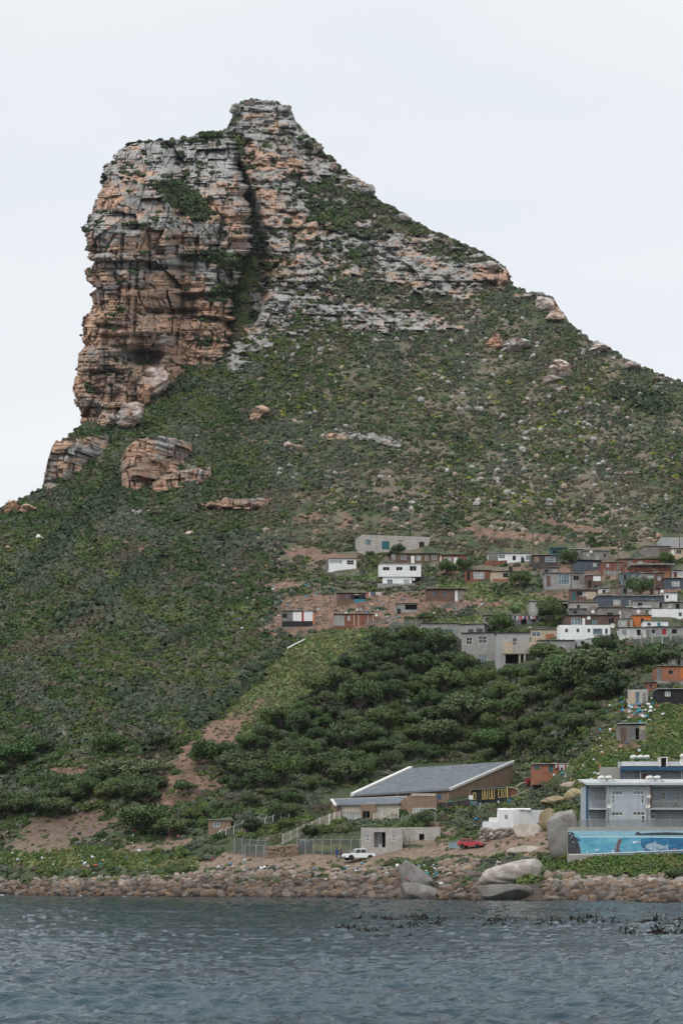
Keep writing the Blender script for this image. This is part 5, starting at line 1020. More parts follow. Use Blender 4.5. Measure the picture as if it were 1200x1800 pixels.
    r = empty('rear_building', p2, 0, 'rear pale roofed block with blue posts and a white dormer, behind the balconied building', 'building')
    x0, x1 = X6(762), X6(1720); zt = Z6(206); b = MB()
    ops = [(X6(862), X6(888), Z6(276), Z6(238)), (X6(1118), X6(1140), Z6(276), Z6(238)), (X6(1250), X6(1280), Z6(276), Z6(238))]
    opening_facade(b, x0, x1, -5, zt, 1.3, ops); b.add([(x0,1.3,-5),(x0,9,-5),(x0,9,zt),(x0,1.3,zt)], [(0,1,2,3)]); b.build('wall', APW, r)
    for o in ops: window(r, *o, 1.36, FRAME, GLB, 2)
    d = MB().box(X6(925), X6(955), 1.2, 1.28, Z6(290), Z6(238)).build('door', ORB, r); MB().box(X6(950), X6(952), 1.13, 1.195, Z6(262), Z6(258)).build('handle', METAL, d)
    for x in (764, 884, 1186, 1400): MB().box(X6(x), X6(x)+.16, -.05, .11, -4, zt-.01).build('post', APB, r)
    for x in (875, 1165): MB().tube([(X6(x),-.35,zt),(X6(x+22),-.2,zt-.35),(X6(x+22),-.2,-3)], .06, 7).build('downpipe', PIPE, r, True)
    rf = MB().hexa([(X6(756),-.5,zt+.02),(x1,-.5,zt+.02),(x1,5.8,zt+.30),(X6(756),5.8,zt+.30)], [(X6(756),-.5,zt+.2),(x1,-.5,zt+.2),(x1,5.8,zt+.45),(X6(756),5.8,zt+.45)]).build('roof', APR, r)
    MB().box(X6(756)-.02, x1, -.57, -.505, zt-.25, zt+.26).build('fascia', APB, rf)
    MB().hexa([(X6(778),1.2,zt+.48),(x1,1.2,zt+.48),(x1,5.7,zt+.5),(X6(778),5.7,zt+.5)], [(X6(778),1.5,Z6(150)),(x1,1.5,Z6(150)),(x1,5.7,Z6(140)),(X6(778),5.7,Z6(140))]).build('upper_roof', APR, r)
    dm = MB(); a, c, e, f = X6(1040), X6(1097), Z6(186), Z6(126); t = .2
    dm.box(a, a+t, .8, 2.6, e, f).box(c-t, c, .8, 2.6, e, f).box(a-.06, c+.06, .7, 2.7, f, f+.12); d = dm.build('dormer', OFFW, r); MB().box(a+t, c-t, 1.1, 1.15, e, f-.01).build('pane', HOLE, d)  # this pane is a black sheet for shade in the open dormer
    dish(r, X6(1198), .2, Z6(152), .5)
    for x in (872, 920, 965): solar(r, X6(x), 3.2, Z6(128), .9)
    solar(r, X6(1225), 3.0, Z6(120), .9)
    MB().box(X6(615), X6(760), .5, .8, -6, Z6(192)).build('side_wall', CONC, r)
def chair(p, yaw, label):
    r = empty('garden_chair', p, yaw, label, 'chair'); s = MB().box(-.24,.24,-.24,.24,.40,.45).build('seat', LIMB, r); MB().box(-.24,.24,.20,.25,.46,.9).build('backrest', LIMB, r)
    for x in (-.21, .21):
        for y in (-.21, .21): MB().box(x-.025, x+.025, y-.025, y+.025, 0, .4).build('leg', LIMB, r)
def mural():
    D = 262.; p, k, X, Z = local(1100, 1503, D)
    X6 = lambda x: X(900+x/4); Z6 = lambda y: Z(1300+y/4)
    r = empty('mural_wall', p, 0, 'long retaining wall painted with a blue sea mural of whales and fish', 'wall')
    x0, x1 = X6(388), X6(1720); zt, zm = Z6(615), Z6(640)
    MB().box(x0, x1, 0, .5, -2.5, zt).build('wall', CONC, r)
    w1 = mat('plain', (.21,.47,.60), None, .7); cols = {}
    def mm(nm, c, c2, sc):
        m = NT(nm); n = m.noise(sc, 5, .65, m.co('Object', (1,1,1.6)), .6); m.l(m.ramp(n, .36, .64, c, c2), m.b.inputs['Base Color']); m.set(Roughness=.75); return m.m
    lt = mm('mural_sky_paint', (.20,.41,.52), (.30,.50,.59), .5); aq = mm('mural_water_paint', (.045,.26,.41), (.18,.45,.55), .45); dp = mm('mural_deep_paint', (.015,.085,.22), (.03,.20,.36), .9); bk = mm('mural_whale_paint', (.022,.022,.03), (.06,.06,.07), 1.2); gy = mm('mural_fish_paint', (.22,.33,.42), (.36,.45,.52), 1.5); wh = mm('mural_foam_paint', (.55,.68,.72), (.7,.78,.8), 2); cr = mm('mural_coral_paint', (.10,.12,.20), (.40,.36,.42), 3.0); rd = mm('mural_tail_paint', (.10,.06,.07), (.20,.12,.12), 2)
    mats = [lt, aq, dp, bk, gy, wh, cr, rd]; me = bpy.data.meshes.new('mural'); bm = bmesh.new()
    def pol(pts, mi, lay):
        y = -.004*lay-.004; f = bm.faces.new([bm.verts.new((X6(a), y, Z6(c))) for a, c in pts]); f.material_index = mi
    pol([(389,641),(1720,641),(1720,684),(389,684)], 0, 0); pol([(389,684),(1720,684),(1720,803),(389,803)], 1, 0)
    pol([(470,683),(700,681),(1720,690),(1720,694),(700,686),(470,688)], 5, 1)
    pol([(389,650),(415,648),(432,662),(440,690),(458,712),(470,745),(479,775),(480,802),(389,802)], 3, 2); pol([(432,695),(448,690),(474,705),(478,712),(462,712),(446,706)], 3, 3)
    for a, c, s in ((404,660,6),(420,676,5),(412,690,4),(428,720,5)): pol([(a+s*math.cos(t)*1.3, c+s*math.sin(t)) for t in [i*math.pi/4 for i in range(8)]], 4, 4)
    pol([(905,695),(1000,692),(1150,694),(1400,692),(1400,800),(940,800),(915,770),(900,730)], 2, 2)
    pol([(858,672),(872,652),(884,643),(888,654),(905,660),(980,655),(1080,652),(1200,656),(1400,660),(1400,674)], 3, 2)
    pol([(720,802),(728,765),(735,735),(742,700),(772,698),(762,720),(752,750),(750,780),(756,802)], 7, 2); pol([(712,760),(724,735),(738,712),(732,740),(722,775)], 6, 3)
    pol([(930,748),(945,735),(980,727),(1030,735),(1060,748),(1078,745),(1098,735),(1090,758),(1098,778),(1076,768),(1050,768),(1020,778),(975,778),(945,768)], 4, 3); pol([(990,727),(1000,712),(1012,732)], 4, 4); pol([(985,770),(992,788),(1008,776)], 4, 4)
    rr = random.Random(3)
    for i in range(46):
        a = rr.uniform(490, 1390); c = rr.uniform(770, 797) if rr.random() < .55 else rr.uniform(700, 770); s = rr.uniform(3, 10)
        if a < 750 and c < 765: continue
        mi = rr.choice([6, 6, 5, 2, 4] if a > 750 else [5, 1, 5]); n = 7; ph = rr.random()
        pol([(a+s*1.5*(.6+.6*rr.random())*math.cos(6.283*(j+ph)/n), min(801, c+s*(.5+.6*rr.random())*math.sin(6.283*(j+ph)/n))) for j in range(n)], mi, 5+i % 7)
    bm.to_mesh(me); bm.free()
    for m in mats: me.materials.append(m)
    o = bpy.data.objects.new('mural', me); COL.objects.link(o); o.parent = r
    # mesh fence on top
    f = empty('mesh_fence', p+Vector((0, .25, zt)), 0, 'fine grey mesh fence standing on top of the mural wall', 'fence'); h = Z6(562)-zt
    MB().box(X6(470), x1, -.004, .004, .03, h).build('mesh', M['meshf'], f); b = MB()
    i = 0
    while X6(470)+i*2.4 < x1: MB().bar((X6(470)+i*2.4,0,0), (X6(470)+i*2.4,0,h+.03), .028).build('post', METAL, f); i += 1
    MB().bar((X6(470),0,h), (x1,0,h), .02).build('top_rail', METAL, f)
    f = empty('handrail', p+Vector((0, -1.0, -.05)), 0, 'pale pipe handrail running along the foot of the mural wall', 'railing')
    MB().bar((X6(395),0,Z6(812)+.05), (x1,0,Z6(786)+.6), .07, 8).build('rail', OFFW, f); MB().bar((X6(425),0,Z6(824)+.05), (x1,0,Z6(798)+.55), .06, 8).build('lower_rail', METAL, f)
    for i in range(14):
        x = X6(425)+i*2.9; t = (x-X6(395))/(x1-X6(395)); z = lerp(Z6(812)+.05, Z6(786)+.6, t); MB().bar((x,.02,-.8), (x,.02,z), .05).build('post', METAL, f)
M['meshf'] = meshwire('wire_mesh', (.20,.205,.205), .33); M['meshg'] = meshwire('green_wire_mesh', (.05,.085,.07), .42); M['meshd'] = meshwire('dark_wire_mesh', (.075,.08,.08), .45)

# ------------------------------------------------------------------ the brown brick hall
SLATE = mat('slate', (.085,.10,.115), (.15,.165,.18)); TRIM = mat('plain', (.62,.61,.60)); CREAM = mat('plain', (.47,.41,.34))
def hall():
    def q(x, y): return 550+x/3, 1320+y/3
    def W(x, y, D): return Vector(world(np.array([550+x/3.]), np.array([1320+y/3.]), np.array([D]))[0])
    D = 332.
    r = empty('brick_hall', W(715, 290, D), 0, 'large brown brick hall with a sloping slate roof and a low window wing', 'building'); o0 = r.location
    L = lambda x, y, d: tuple(W(x, y, d)-o0)
    DL, DF, DB = 341., 330., 348.
    A = Vector(L(212, 240, DL)); B = Vector(L(715, 208, DF)); C_ = Vector(L(1050, 62, DB)); E = Vector(L(520, 98, DB+8))
    up = Vector((0, 0, .28))
    MB().hexa([A, B, C_, E], [A+up, B+up, C_+up, E+up]).build('roof', SLATE, r)
    n = Vector((0, -.25, .06))
    MB().hexa([A+n-Vector((.5,0,.1)), A+n+Vector((.15,0,.05)), E+n+Vector((.15,0,.05)), E+n-Vector((.5,0,.1))], [A+n+Vector((-.5,0,.5)), A+n+Vector((.15,0,.5)), E+n+Vector((.15,0,.5)), E+n+Vector((-.5,0,.5))]).build('verge_trim', TRIM, r)
    v2 = Vector((.06, -.35, -.02)); MB().hexa([B+v2, B+v2+Vector((.3,.1,0)), C_+v2+Vector((.3,.1,0)), C_+v2], [B+v2+Vector((0,0,.42)), B+v2+Vector((.3,.1,.42)), C_+v2+Vector((.3,.1,.42)), C_+v2+Vector((0,0,.42))]).build('gable_trim', TRIM, r)
    zg = -4.
    g = MB(); B2 = B+Vector((.02,-.05,-.02)); C2 = C_+Vector((.02,-.05,-.02)); th = Vector((-.3, .3, 0))
    g.hexa([(B2.x,B2.y,zg),(C2.x,C2.y,zg),(C2.x-.3,C2.y+.3,zg),(B2.x-.3,B2.y+.3,zg)], [B2, C2, C2+th, B2+th]).build('gable_wall', BRB, r)
    g = MB(); g.add([(A.x+.4,A.y+.3,zg),(B.x-.1,B.y+.3,zg),(B.x-.1,B.y+.3,B.z),(A.x+.4,A.y+.3,A.z)], [(0,1,2,3)]); g.add([(A.x+.4,A.y+.3,zg),(E.x+.4,E.y,zg),(E.x+.4,E.y,E.z),(A.x+.4,A.y+.3,A.z)], [(0,1,2,3)]); g.build('eave_wall', BRB, r)
    MB().bar(tuple(A+Vector((0,-.2,0))), tuple(B+Vector((0,-.2,0))), .14, 6).build('gutter', FRDK, r)
    MB().bar(L(443, 240, 332), L(443, 132, 332), .05, 6).build('antenna_mast', METAL, r)
    # wing
    Dw = 322.; kw = Dw/F; P0 = W(150, 385, Dw); X = lambda x: (x-150)/3*kw; Z = lambda y: (385-y)/3*kw
    w = empty('wing', P0-o0); w.parent = r
    def part(mb, nm, m): return mb.build(nm, m, w)
    ops1 = [(X(158), X(250), Z(378), Z(323))]; ops2 = [(X(340), X(395), Z(345), Z(316)), ]
    b = MB(); opening_facade(b, X(153), X(253), -2, Z(291), 0, ops1); opening_facade(b, X(329), X(462), -2, Z(283), 0, ops2); part(b, 'wall', CREAM)
    for o, n_ in ((ops1[0], 6), (ops2[0], 4)): window(w, *o, .06, FRAME, GLP, n_, 1)
    # porch block with its dark doorway
    b = MB(); do = (X(262), X(298), Z(358), Z(318)); opening_facade(b, X(253), X(329), -2, Z(281), -.5, [do]); 
    for x in (X(253), X(329)): b.add([(x,-.5,-2),(x,.5,-2),(x,.5,Z(281)),(x,-.5,Z(281))], [(0,1,2,3)])
    b.add([(X(253),-.5,Z(281)),(X(329),-.5,Z(281)),(X(329),1,Z(281)+.1),(X(253),1,Z(281)+.1)], [(0,1,2,3)]); part(b, 'porch_block', BRB); MB().add([(do[0],.3,do[2]),(do[1],.3,do[2]),(do[1],.3,do[3]),(do[0],.3,do[3])], [(0,1,2,3)]).build('shade_sheet', HOLE, w); MB().box(do[0], do[1], -.46, -.40, do[2], do[2]+.12).box((do[0]+do[1])/2-.05, (do[0]+do[1])/2+.05, -.46, -.40, do[2]+.121, do[3]).build('door_frame', FRDK, w)  # black sheet in the doorway stands for the unlit porch inside
    # roof of the wing and its white edges
    b = MB().hexa([(X(118),-.35,Z(288)),(X(462),-.35,Z(279)),(X(492),5.4,Z(236)),(X(96),5.4,Z(250))], [(X(118),-.35,Z(286)),(X(462),-.35,Z(277)),(X(492),5.4,Z(233)),(X(96),5.4,Z(247))]); part(b, 'wing_roof', SLATE)
    b = MB().hexa([(X(94),5.3,Z(254)),(X(500),5.3,Z(238)),(X(500),5.8,Z(238)),(X(94),5.8,Z(254))], [(X(94),5.3,Z(246)),(X(500),5.3,Z(230)),(X(500),5.8,Z(230)),(X(94),5.8,Z(246))]); part(b, 'ridge_trim', TRIM)
    b = MB().hexa([(X(118)-.15,-.42,Z(291)),(X(118)+.2,-.42,Z(291)),(X(96)+.2,5.4,Z(254)),(X(96)-.15,5.4,Z(254))], [(X(118)-.15,-.42,Z(283)),(X(118)+.2,-.42,Z(283)),(X(96)+.2,5.4,Z(245)),(X(96)-.15,5.4,Z(245))]); part(b, 'verge_trim', TRIM)
    b = MB().add([(X(153),0,-2),(X(153),0,Z(291)),(X(96),5.4,Z(254)),(X(96),5.4,-2)], [(0,1,2,3)]); part(b, 'end_wall', BRB)
    part(MB().bar((X(150),-.45,Z(388)), (X(148),-.45,Z(270)), .06, 6), 'downpipe', FRDK)
    # right hand brick block with a strip window
    Db = 318.; kb = Db/F; P1 = W(525, 400, Db); X = lambda x: (x-525)/3*kb; Z = lambda y: (400-y)/3*kb
    c = empty('corner_block', P1-o0); c.parent = r; so = (X(526), X(644), Z(331), Z(300))
    b = MB(); opening_facade(b, X(520), X(652), -2.5, Z(226), 0, [so]); b.add([(X(520),0,-2.5),(X(520),0,Z(226)),(X(452),5,Z(268)),(X(452),5,-2.5)], [(0,1,2,3)]); b.add([(X(652),0,-2.5),(X(652),7,-2.5),(X(652),7,Z(226)),(X(652),0,Z(226))], [(0,1,2,3)])
    b.add([(X(520),0,Z(226)),(X(652),0,Z(226)),(X(652),7,Z(226)),(X(452),5,Z(268))], [(0,1,2,3)]); b.build('brick_wall', BRB, c); MB().box(X(519), X(645), -.08, -.01, Z(238), Z(224)).build('top_band', CREAM, c)
    window(c, *so, .05, FRAME, GLP, 7, 1, t=.1)
    MB().box(X(652)+.1, X(652)+.9, 3.5, 4.2, Z(250), Z(226)).build('water_tank', APB, c)
    MB().box(X(650), X(712), 5.5, 6, -1, Z(222)).build('link_wall', BRB, c)
# ------------------------------------------------------------------ fences
def fence_run(name, label, pts, h, mesh, postm, top=.0, cat='fence', step=None, pale=False, dD=0, Ds=None):
    """pts: photo pixels of post feet, placed on the ground; h: heights in pixels per point; top: outward angled tip"""
    Q = []; 
    for i, (x, y) in enumerate(pts):
        p, D = at(x, y, None if Ds is None else Ds[i], dD); Q.append((p, h[i]*D/F if hasattr(h, '__len__') else h*D/F))
    r = empty(name, Q[0][0], 0, label, cat); o = Q[0][0]
    for i, (p, hh) in enumerate(Q):
        c = p-o; b = MB().bar((c.x,c.y,c.z-.4), (c.x,c.y,c.z+hh), .06 if not pale else .07, 6)
        if top: b.bar((c.x,c.y,c.z+hh), (c.x+top,c.y-.15,c.z+hh+.45), .05, 5)
        b.build('post', postm, r)
    for i in range(len(Q)-1):
        a, ha = Q[i]; b_, hb = Q[i+1]; a = a-o; b_ = b_-o
        if pale:
            n = max(2, int((b_-a).length/.19)); mb = MB()
            for j in range(n):
                t = (j+.5)/n; q = a.lerp(b_, t); hh = lerp(ha, hb, t); d = (b_-a).normalized()*.045
                mb.hexa([(q.x-d.x,q.y-d.y,q.z-.05),(q.x+d.x,q.y+d.y,q.z-.05),(q.x+d.x,q.y+d.y+.02,q.z-.05),(q.x-d.x,q.y-d.y+.02,q.z-.05)], [(q.x-d.x,q.y-d.y,q.z+hh),(q.x+d.x,q.y+d.y,q.z+hh),(q.x+d.x,q.y+d.y+.02,q.z+hh),(q.x-d.x,q.y-d.y+.02,q.z+hh)])
            for s in (.2, .8): mb.bar(tuple(a+Vector((0,.06,ha*s))), tuple(b_+Vector((0,.06,hb*s))), .035, 4)
            mb.build('pale_panel', mesh, r)
        else:
            mb = MB().add([a+Vector((0,.02,.03)), b_+Vector((0,.02,.03)), b_+Vector((0,.02,hb)), a+Vector((0,.02,ha))], [(0,1,2,3)]); mb.build('mesh', mesh, r)
            MB().bar(tuple(a+Vector((0,0,ha))), tuple(b_+Vector((0,0,hb))), .022, 4).build('top_wire', postm, r)
    return r
def f3(L): return [(350+x/3.43, 1300+y/3.43) for x, y in L]
def fences():
    PALE = mat('plain', (.50,.45,.37))
    fence_run('mesh_fence', 'mesh fence with outward bent post tops at the corner by the stone wall', f3([(213,690),(260,694),(305,697),(352,700),(400,704)]), [28,28,27,27,27], M['meshd'], METAL, .35)
    fence_run('mesh_gate', 'low dark mesh gate frame in front of the corner fence', f3([(276,708),(343,710),(390,712)]), 21, M['meshd'], METAL, 0, 'gate')
    fence_run('mesh_fence', 'dark mesh fence with a row of bent posts behind the white pickup', f3([(590,692),(640,692),(690,692),(743,692),(795,692),(850,693),(915,693),(968,693)]), 26, M['meshd'], METAL, .35)
    fence_run('mesh_fence', 'green mesh fence with bent white post tops across the grassy flat', f3([(115,600),(130,592),(162,588),(210,572),(257,556),(303,542),(350,536),(398,532),(445,520),(492,505),(540,482)]), [11,12,14,15,16,16,16,17,17,18,16], M['meshg'], OFFW, .3)
    fence_run('palisade_fence', 'cream palisade fence climbing the ramp in front of the hall wing', f3([(503,632),(550,612),(592,590),(628,572),(680,556),(725,535),(782,520)]), [19,19,18,18,18,19,21], PALE, TRIM, 0, 'fence', pale=True)
    fence_run('palisade_fence', 'short cream palisade fence turning up beside the hall end wall', f3([(785,520),(815,514),(848,505)]), [22,22,22], PALE, TRIM, 0, 'fence', pale=True)
    fence_run('palisade_fence', 'cream palisade fence along the upper ramp beneath the hall windows', f3([(1050,500),(1100,492),(1150,480),(1200,472)]), [16,18,18,18], PALE, TRIM, 0, 'fence', pale=True, dD=-1)
    fence_run('mesh_fence', 'wire fence below the brick corner block of the hall', [(705,1452),(720,1450),(735,1449),(750,1448),(765,1445)], [16,17,17,17,17], M['meshf'], METAL, .3)
    fence_run('yard_fence', 'pale posted wire fence round the yard under the tin shacks', [(1106,1134),(1126,1136),(1145,1136),(1163,1135),(1178,1133),(1200,1131)], 17, M['meshf'], OFFW, 0)
    fence_run('ridge_fence', 'row of thin dark posts along the back of the slate roof', [(735+i*18, 1343-i*.9) for i in range(9)], 8, M['meshd'], FRDK, .3, dD=6)
    # ramp of pale concrete behind the palisade
    a = f3([(470,640),(560,590),(640,560),(720,525),(790,515),(850,512),(950,500),(1050,480),(1150,455)]); V = []
    for x, y in a:
        p, D = at(x, y); V += [p+Vector((0,-.1,-1.0)), p+Vector((0,-.1,.15)), p+Vector((.4,3.2,.25))]
    Fc = [(i*3+j, i*3+3+j, i*3+4+j, i*3+1+j) for i in range(len(a)-1) for j in (0, 1)]
    b = MB().add(V, Fc); tag(b.build('ramp', CREAM), kind='structure')
    # rubble stone walls beside the gate
    for x0, x1, y, lab in ((410, 520, 708, 'rough stone wall between the mesh gate and the ramp foot'), (535, 590, 702, 'rough stone wall behind the gate posts next to the dark mesh fence')):
        p, D = at(350+(x0+x1)/6.86, 1300+y/3.43); w = (x1-x0)/3.43*D/F; h = 75/3.43*D/F*.85; root = MB(); rr = random.Random(x0)
        for i in range(150):
            v, f = stone_shape(1, i % 10, .3, 3); q = rr.uniform(.2, .36); root.add(v*np.array([q*1.2, q*.8, q*.75])+np.array([rr.uniform(-w/2, w/2), rr.uniform(-.1, .1), rr.uniform(-.2, h)]), f)
        root.box(-w/2, w/2, .05, .45, -.5, h-.1)
        o = root.build('stone_wall', mat('plain', (.21,.155,.11))); o.location = p; tag(o, lab, 'wall')
    for i, x in enumerate((622, 655)):
        p, D = at(350+x/3.43, 1300+682/3.43, None, 1.5); o = MB().lathe([(.1,0),(1.05,.02),(1.05,1.5),(1.0,1.75),(.95,1.8),(.95,1.95),(.5,2.2),(.15,2.3)], 18).build('water_tank', mat('plain', (.13,.15,.15)), None, False); o.location = p; o.scale = (.62, .62, .9); tag(o, ['dark green water tank behind the mesh fence, nearer the ramp', 'dark green water tank behind the mesh fence, nearer the pickup'][i], 'tank')
# ------------------------------------------------------------------ block house, white yard, oddments of the shore terrace
def block_house():
    def W(px, py, D): return at(px, py, D)[0]
    D = float(d_hill(np.array([670.]), np.array([1505.]))[0])+1.2; p, k, X, Z = local(670, 1505, D)
    X4 = lambda x: X(550+x/3); Z4 = lambda y: Z(1320+y/3)
    r = empty('block_house', p, 0, 'half built pale block house with a recessed porch and slit windows, beside the white pickup', 'house')
    por = (X4(321), X4(382), Z4(508), Z4(428)); s1 = (X4(276), X4(297), Z4(474), Z4(441)); s2 = (X4(415), X4(432), Z4(474), Z4(441))
    b = MB(); opening_facade(b, X4(254), X4(471), -1.5, Z4(404), 0, [por, s1, s2], t=1.4); b.add([(X4(254),0,-1.5),(X4(254),6,-1.5),(X4(254),6,Z4(404)),(X4(254),0,Z4(404))], [(0,1,2,3)])
    b.add([(X4(471),0,-1.5),(X4(471),3.2,-1.5),(X4(471),3.2,Z4(404)),(X4(471),0,Z4(404))], [(0,1,2,3)]); b.add([(X4(254),6,-1.5),(X4(471),6,-1.5),(X4(471),6,Z4(404)),(X4(254),6,Z4(404))], [(0,1,2,3)]); b.add([(X4(254),.02,Z4(404)-.3),(X4(471),.02,Z4(404)-.3),(X4(471),6,Z4(404)-.3),(X4(254),6,Z4(404)-.3)], [(0,1,2,3)])
    b.build('wall', PGRY, r)
    MB().add([(por[0],1.42,por[2]),(X4(345),1.42,por[2]),(X4(345),1.42,por[3]),(por[0],1.42,por[3])], [(0,1,2,3)]).build('porch_back', PLAS, r)
    d = MB().box(X4(346), X4(364), 1.30, 1.36, por[2], Z4(432)).build('door', FRAME, r); MB().box(X4(349), X4(361), 1.27, 1.295, por[2]+.5, Z4(440)).build('pane', GLB, d); MB().box(X4(364), por[1], 1.38, 1.41, por[2], por[3]).build('shade_sheet', HOLE, r)  # black strip beside the door paints the shade at the porch back
    for s in (s1, s2): window(r, *s, .06, FRAME, GLB, 2, 2)
    D2 = D+3.0; p2, k2, X_, Z_ = local(740, 1488, D2); X5 = lambda x: X_(550+x/3)+(p2-p).x; Z5 = lambda y: Z_(1320+y/3)+(p2-p).z; yy = 3.1
    do = (X5(559), X5(586), Z5(490), Z5(437)); b = MB(); opening_facade(b, X4(471)+.02, X5(670), -1.5, Z5(402), yy, [do], .25); b.add([(X5(670),yy,-1.5),(X5(670),yy+5,-1.5),(X5(670),yy+5,Z5(402)),(X5(670),yy,Z5(402))], [(0,1,2,3)]); b.build('side_room', PGRY, r)
    MB().add([(do[0],yy+.8,do[2]),(do[1],yy+.8,do[2]),(do[1],yy+.8,do[3]),(do[0],yy+.8,do[3])], [(0,1,2,3)]).build('shade_sheet', HOLE, r)  # black sheet behind the doorway stands in for the side room's shade
    MB().box(X5(480), X5(640), yy-.9, yy-.6, Z5(520), Z5(472)).build('low_wall', mat('block', (.40,.33,.27), (.33,.27,.22)), r)
    for i, (x, y0, y1) in enumerate(((507, 525, 447), (652, 505, 470), (690, 500, 462))):
        q = at(550+x/3, 1320+y0/3)[0]; o = MB().tube([(0,0,-.3),(.03,0,1),(0,0,(y0-y1)/3*k)], [.08,.07,.05], 6).build('post', POLE); o.location = q; tag(o, ['tall rough wooden post before the side room of the block house', 'short wooden post at the far corner of the block house', 'wooden post between the block house and the red car'][i], 'post')
def white_yard():
    D = 292.; p, k, X, Z = local(895, 1463, D); X4 = lambda x: X(550+x/3); Z4 = lambda y: Z(1320+y/3)
    r = empty('white_building', p, 0, 'windowless white flat building with a lumpy roof line and one small window', 'building')
    wo = (X4(1008), X4(1027), Z4(362), Z4(336)); b = MB(); opening_facade(b, X4(980), X4(1054), -1, Z4(312), 0, [wo]); b.add([(X4(980),0,-1),(X4(980),4,-1),(X4(980),4,Z4(312)),(X4(980),0,Z4(312))], [(0,1,2,3)]); b.add([(X4(980),0,Z4(312)),(X4(1054),0,Z4(312)),(X4(1054),4,Z4(312)),(X4(980),4,Z4(312))], [(0,1,2,3)])
    b.build('wall', WHITE, r); window(r, *wo, .05, FRAME, GLB, 2)
    b = MB(); b.hexa([(X4(1054)+.01,0,-1),(X4(1222),2.5,-1),(X4(1222),5,-1),(X4(1054)+.01,3.4,-1)], [(X4(1054)+.01,0,Z4(311)),(X4(1222),2.5,Z4(308)),(X4(1222),5,Z4(308)),(X4(1054)+.01,3.4,Z4(311))]); b.build('yard_wall', WHITE, r)
    b = MB(); b.box(X4(900), X4(980)-.01, .3, 3.5, -1.2, Z4(372)).box(X4(935), X4(980)-.01, .6, 3.4, Z4(372)+.005, Z4(350)).build('low_wing', WHITE, r)
    V, Fc = [], []; rr = random.Random(4)
    b = MB()
    for i in range(22):
        x = lerp(X4(984), X4(1140), i/21); v, f = stone_shape(2, 40+i, .3); s = rr.uniform(.24, .42); b.add(v*np.array([s*1.3, s, s*.6])+np.array([x, .6+rr.random()*1.5, Z4(311)+.08]), f)
    b.build('roof_bags', WHITE, r, True)
    # rubble retaining wall beneath it
    rb = MB()
    for i in range(90):
        v, f = stone_shape(1, i % 10, .3, 2); s = rr.uniform(.25, .5); rb.add(v*np.array([s*1.2, s, s*.8])+np.array([lerp(X4(880), X4(1090), rr.random()), -.8-rr.random()*.5, lerp(Z4(462), Z4(412), rr.random())]), f)
    o = rb.build('stone_bank', mat('plain', (.27,.235,.21))); o.location = p; tag(o, 'rough grey stone bank holding up the white walled yard', 'bank')
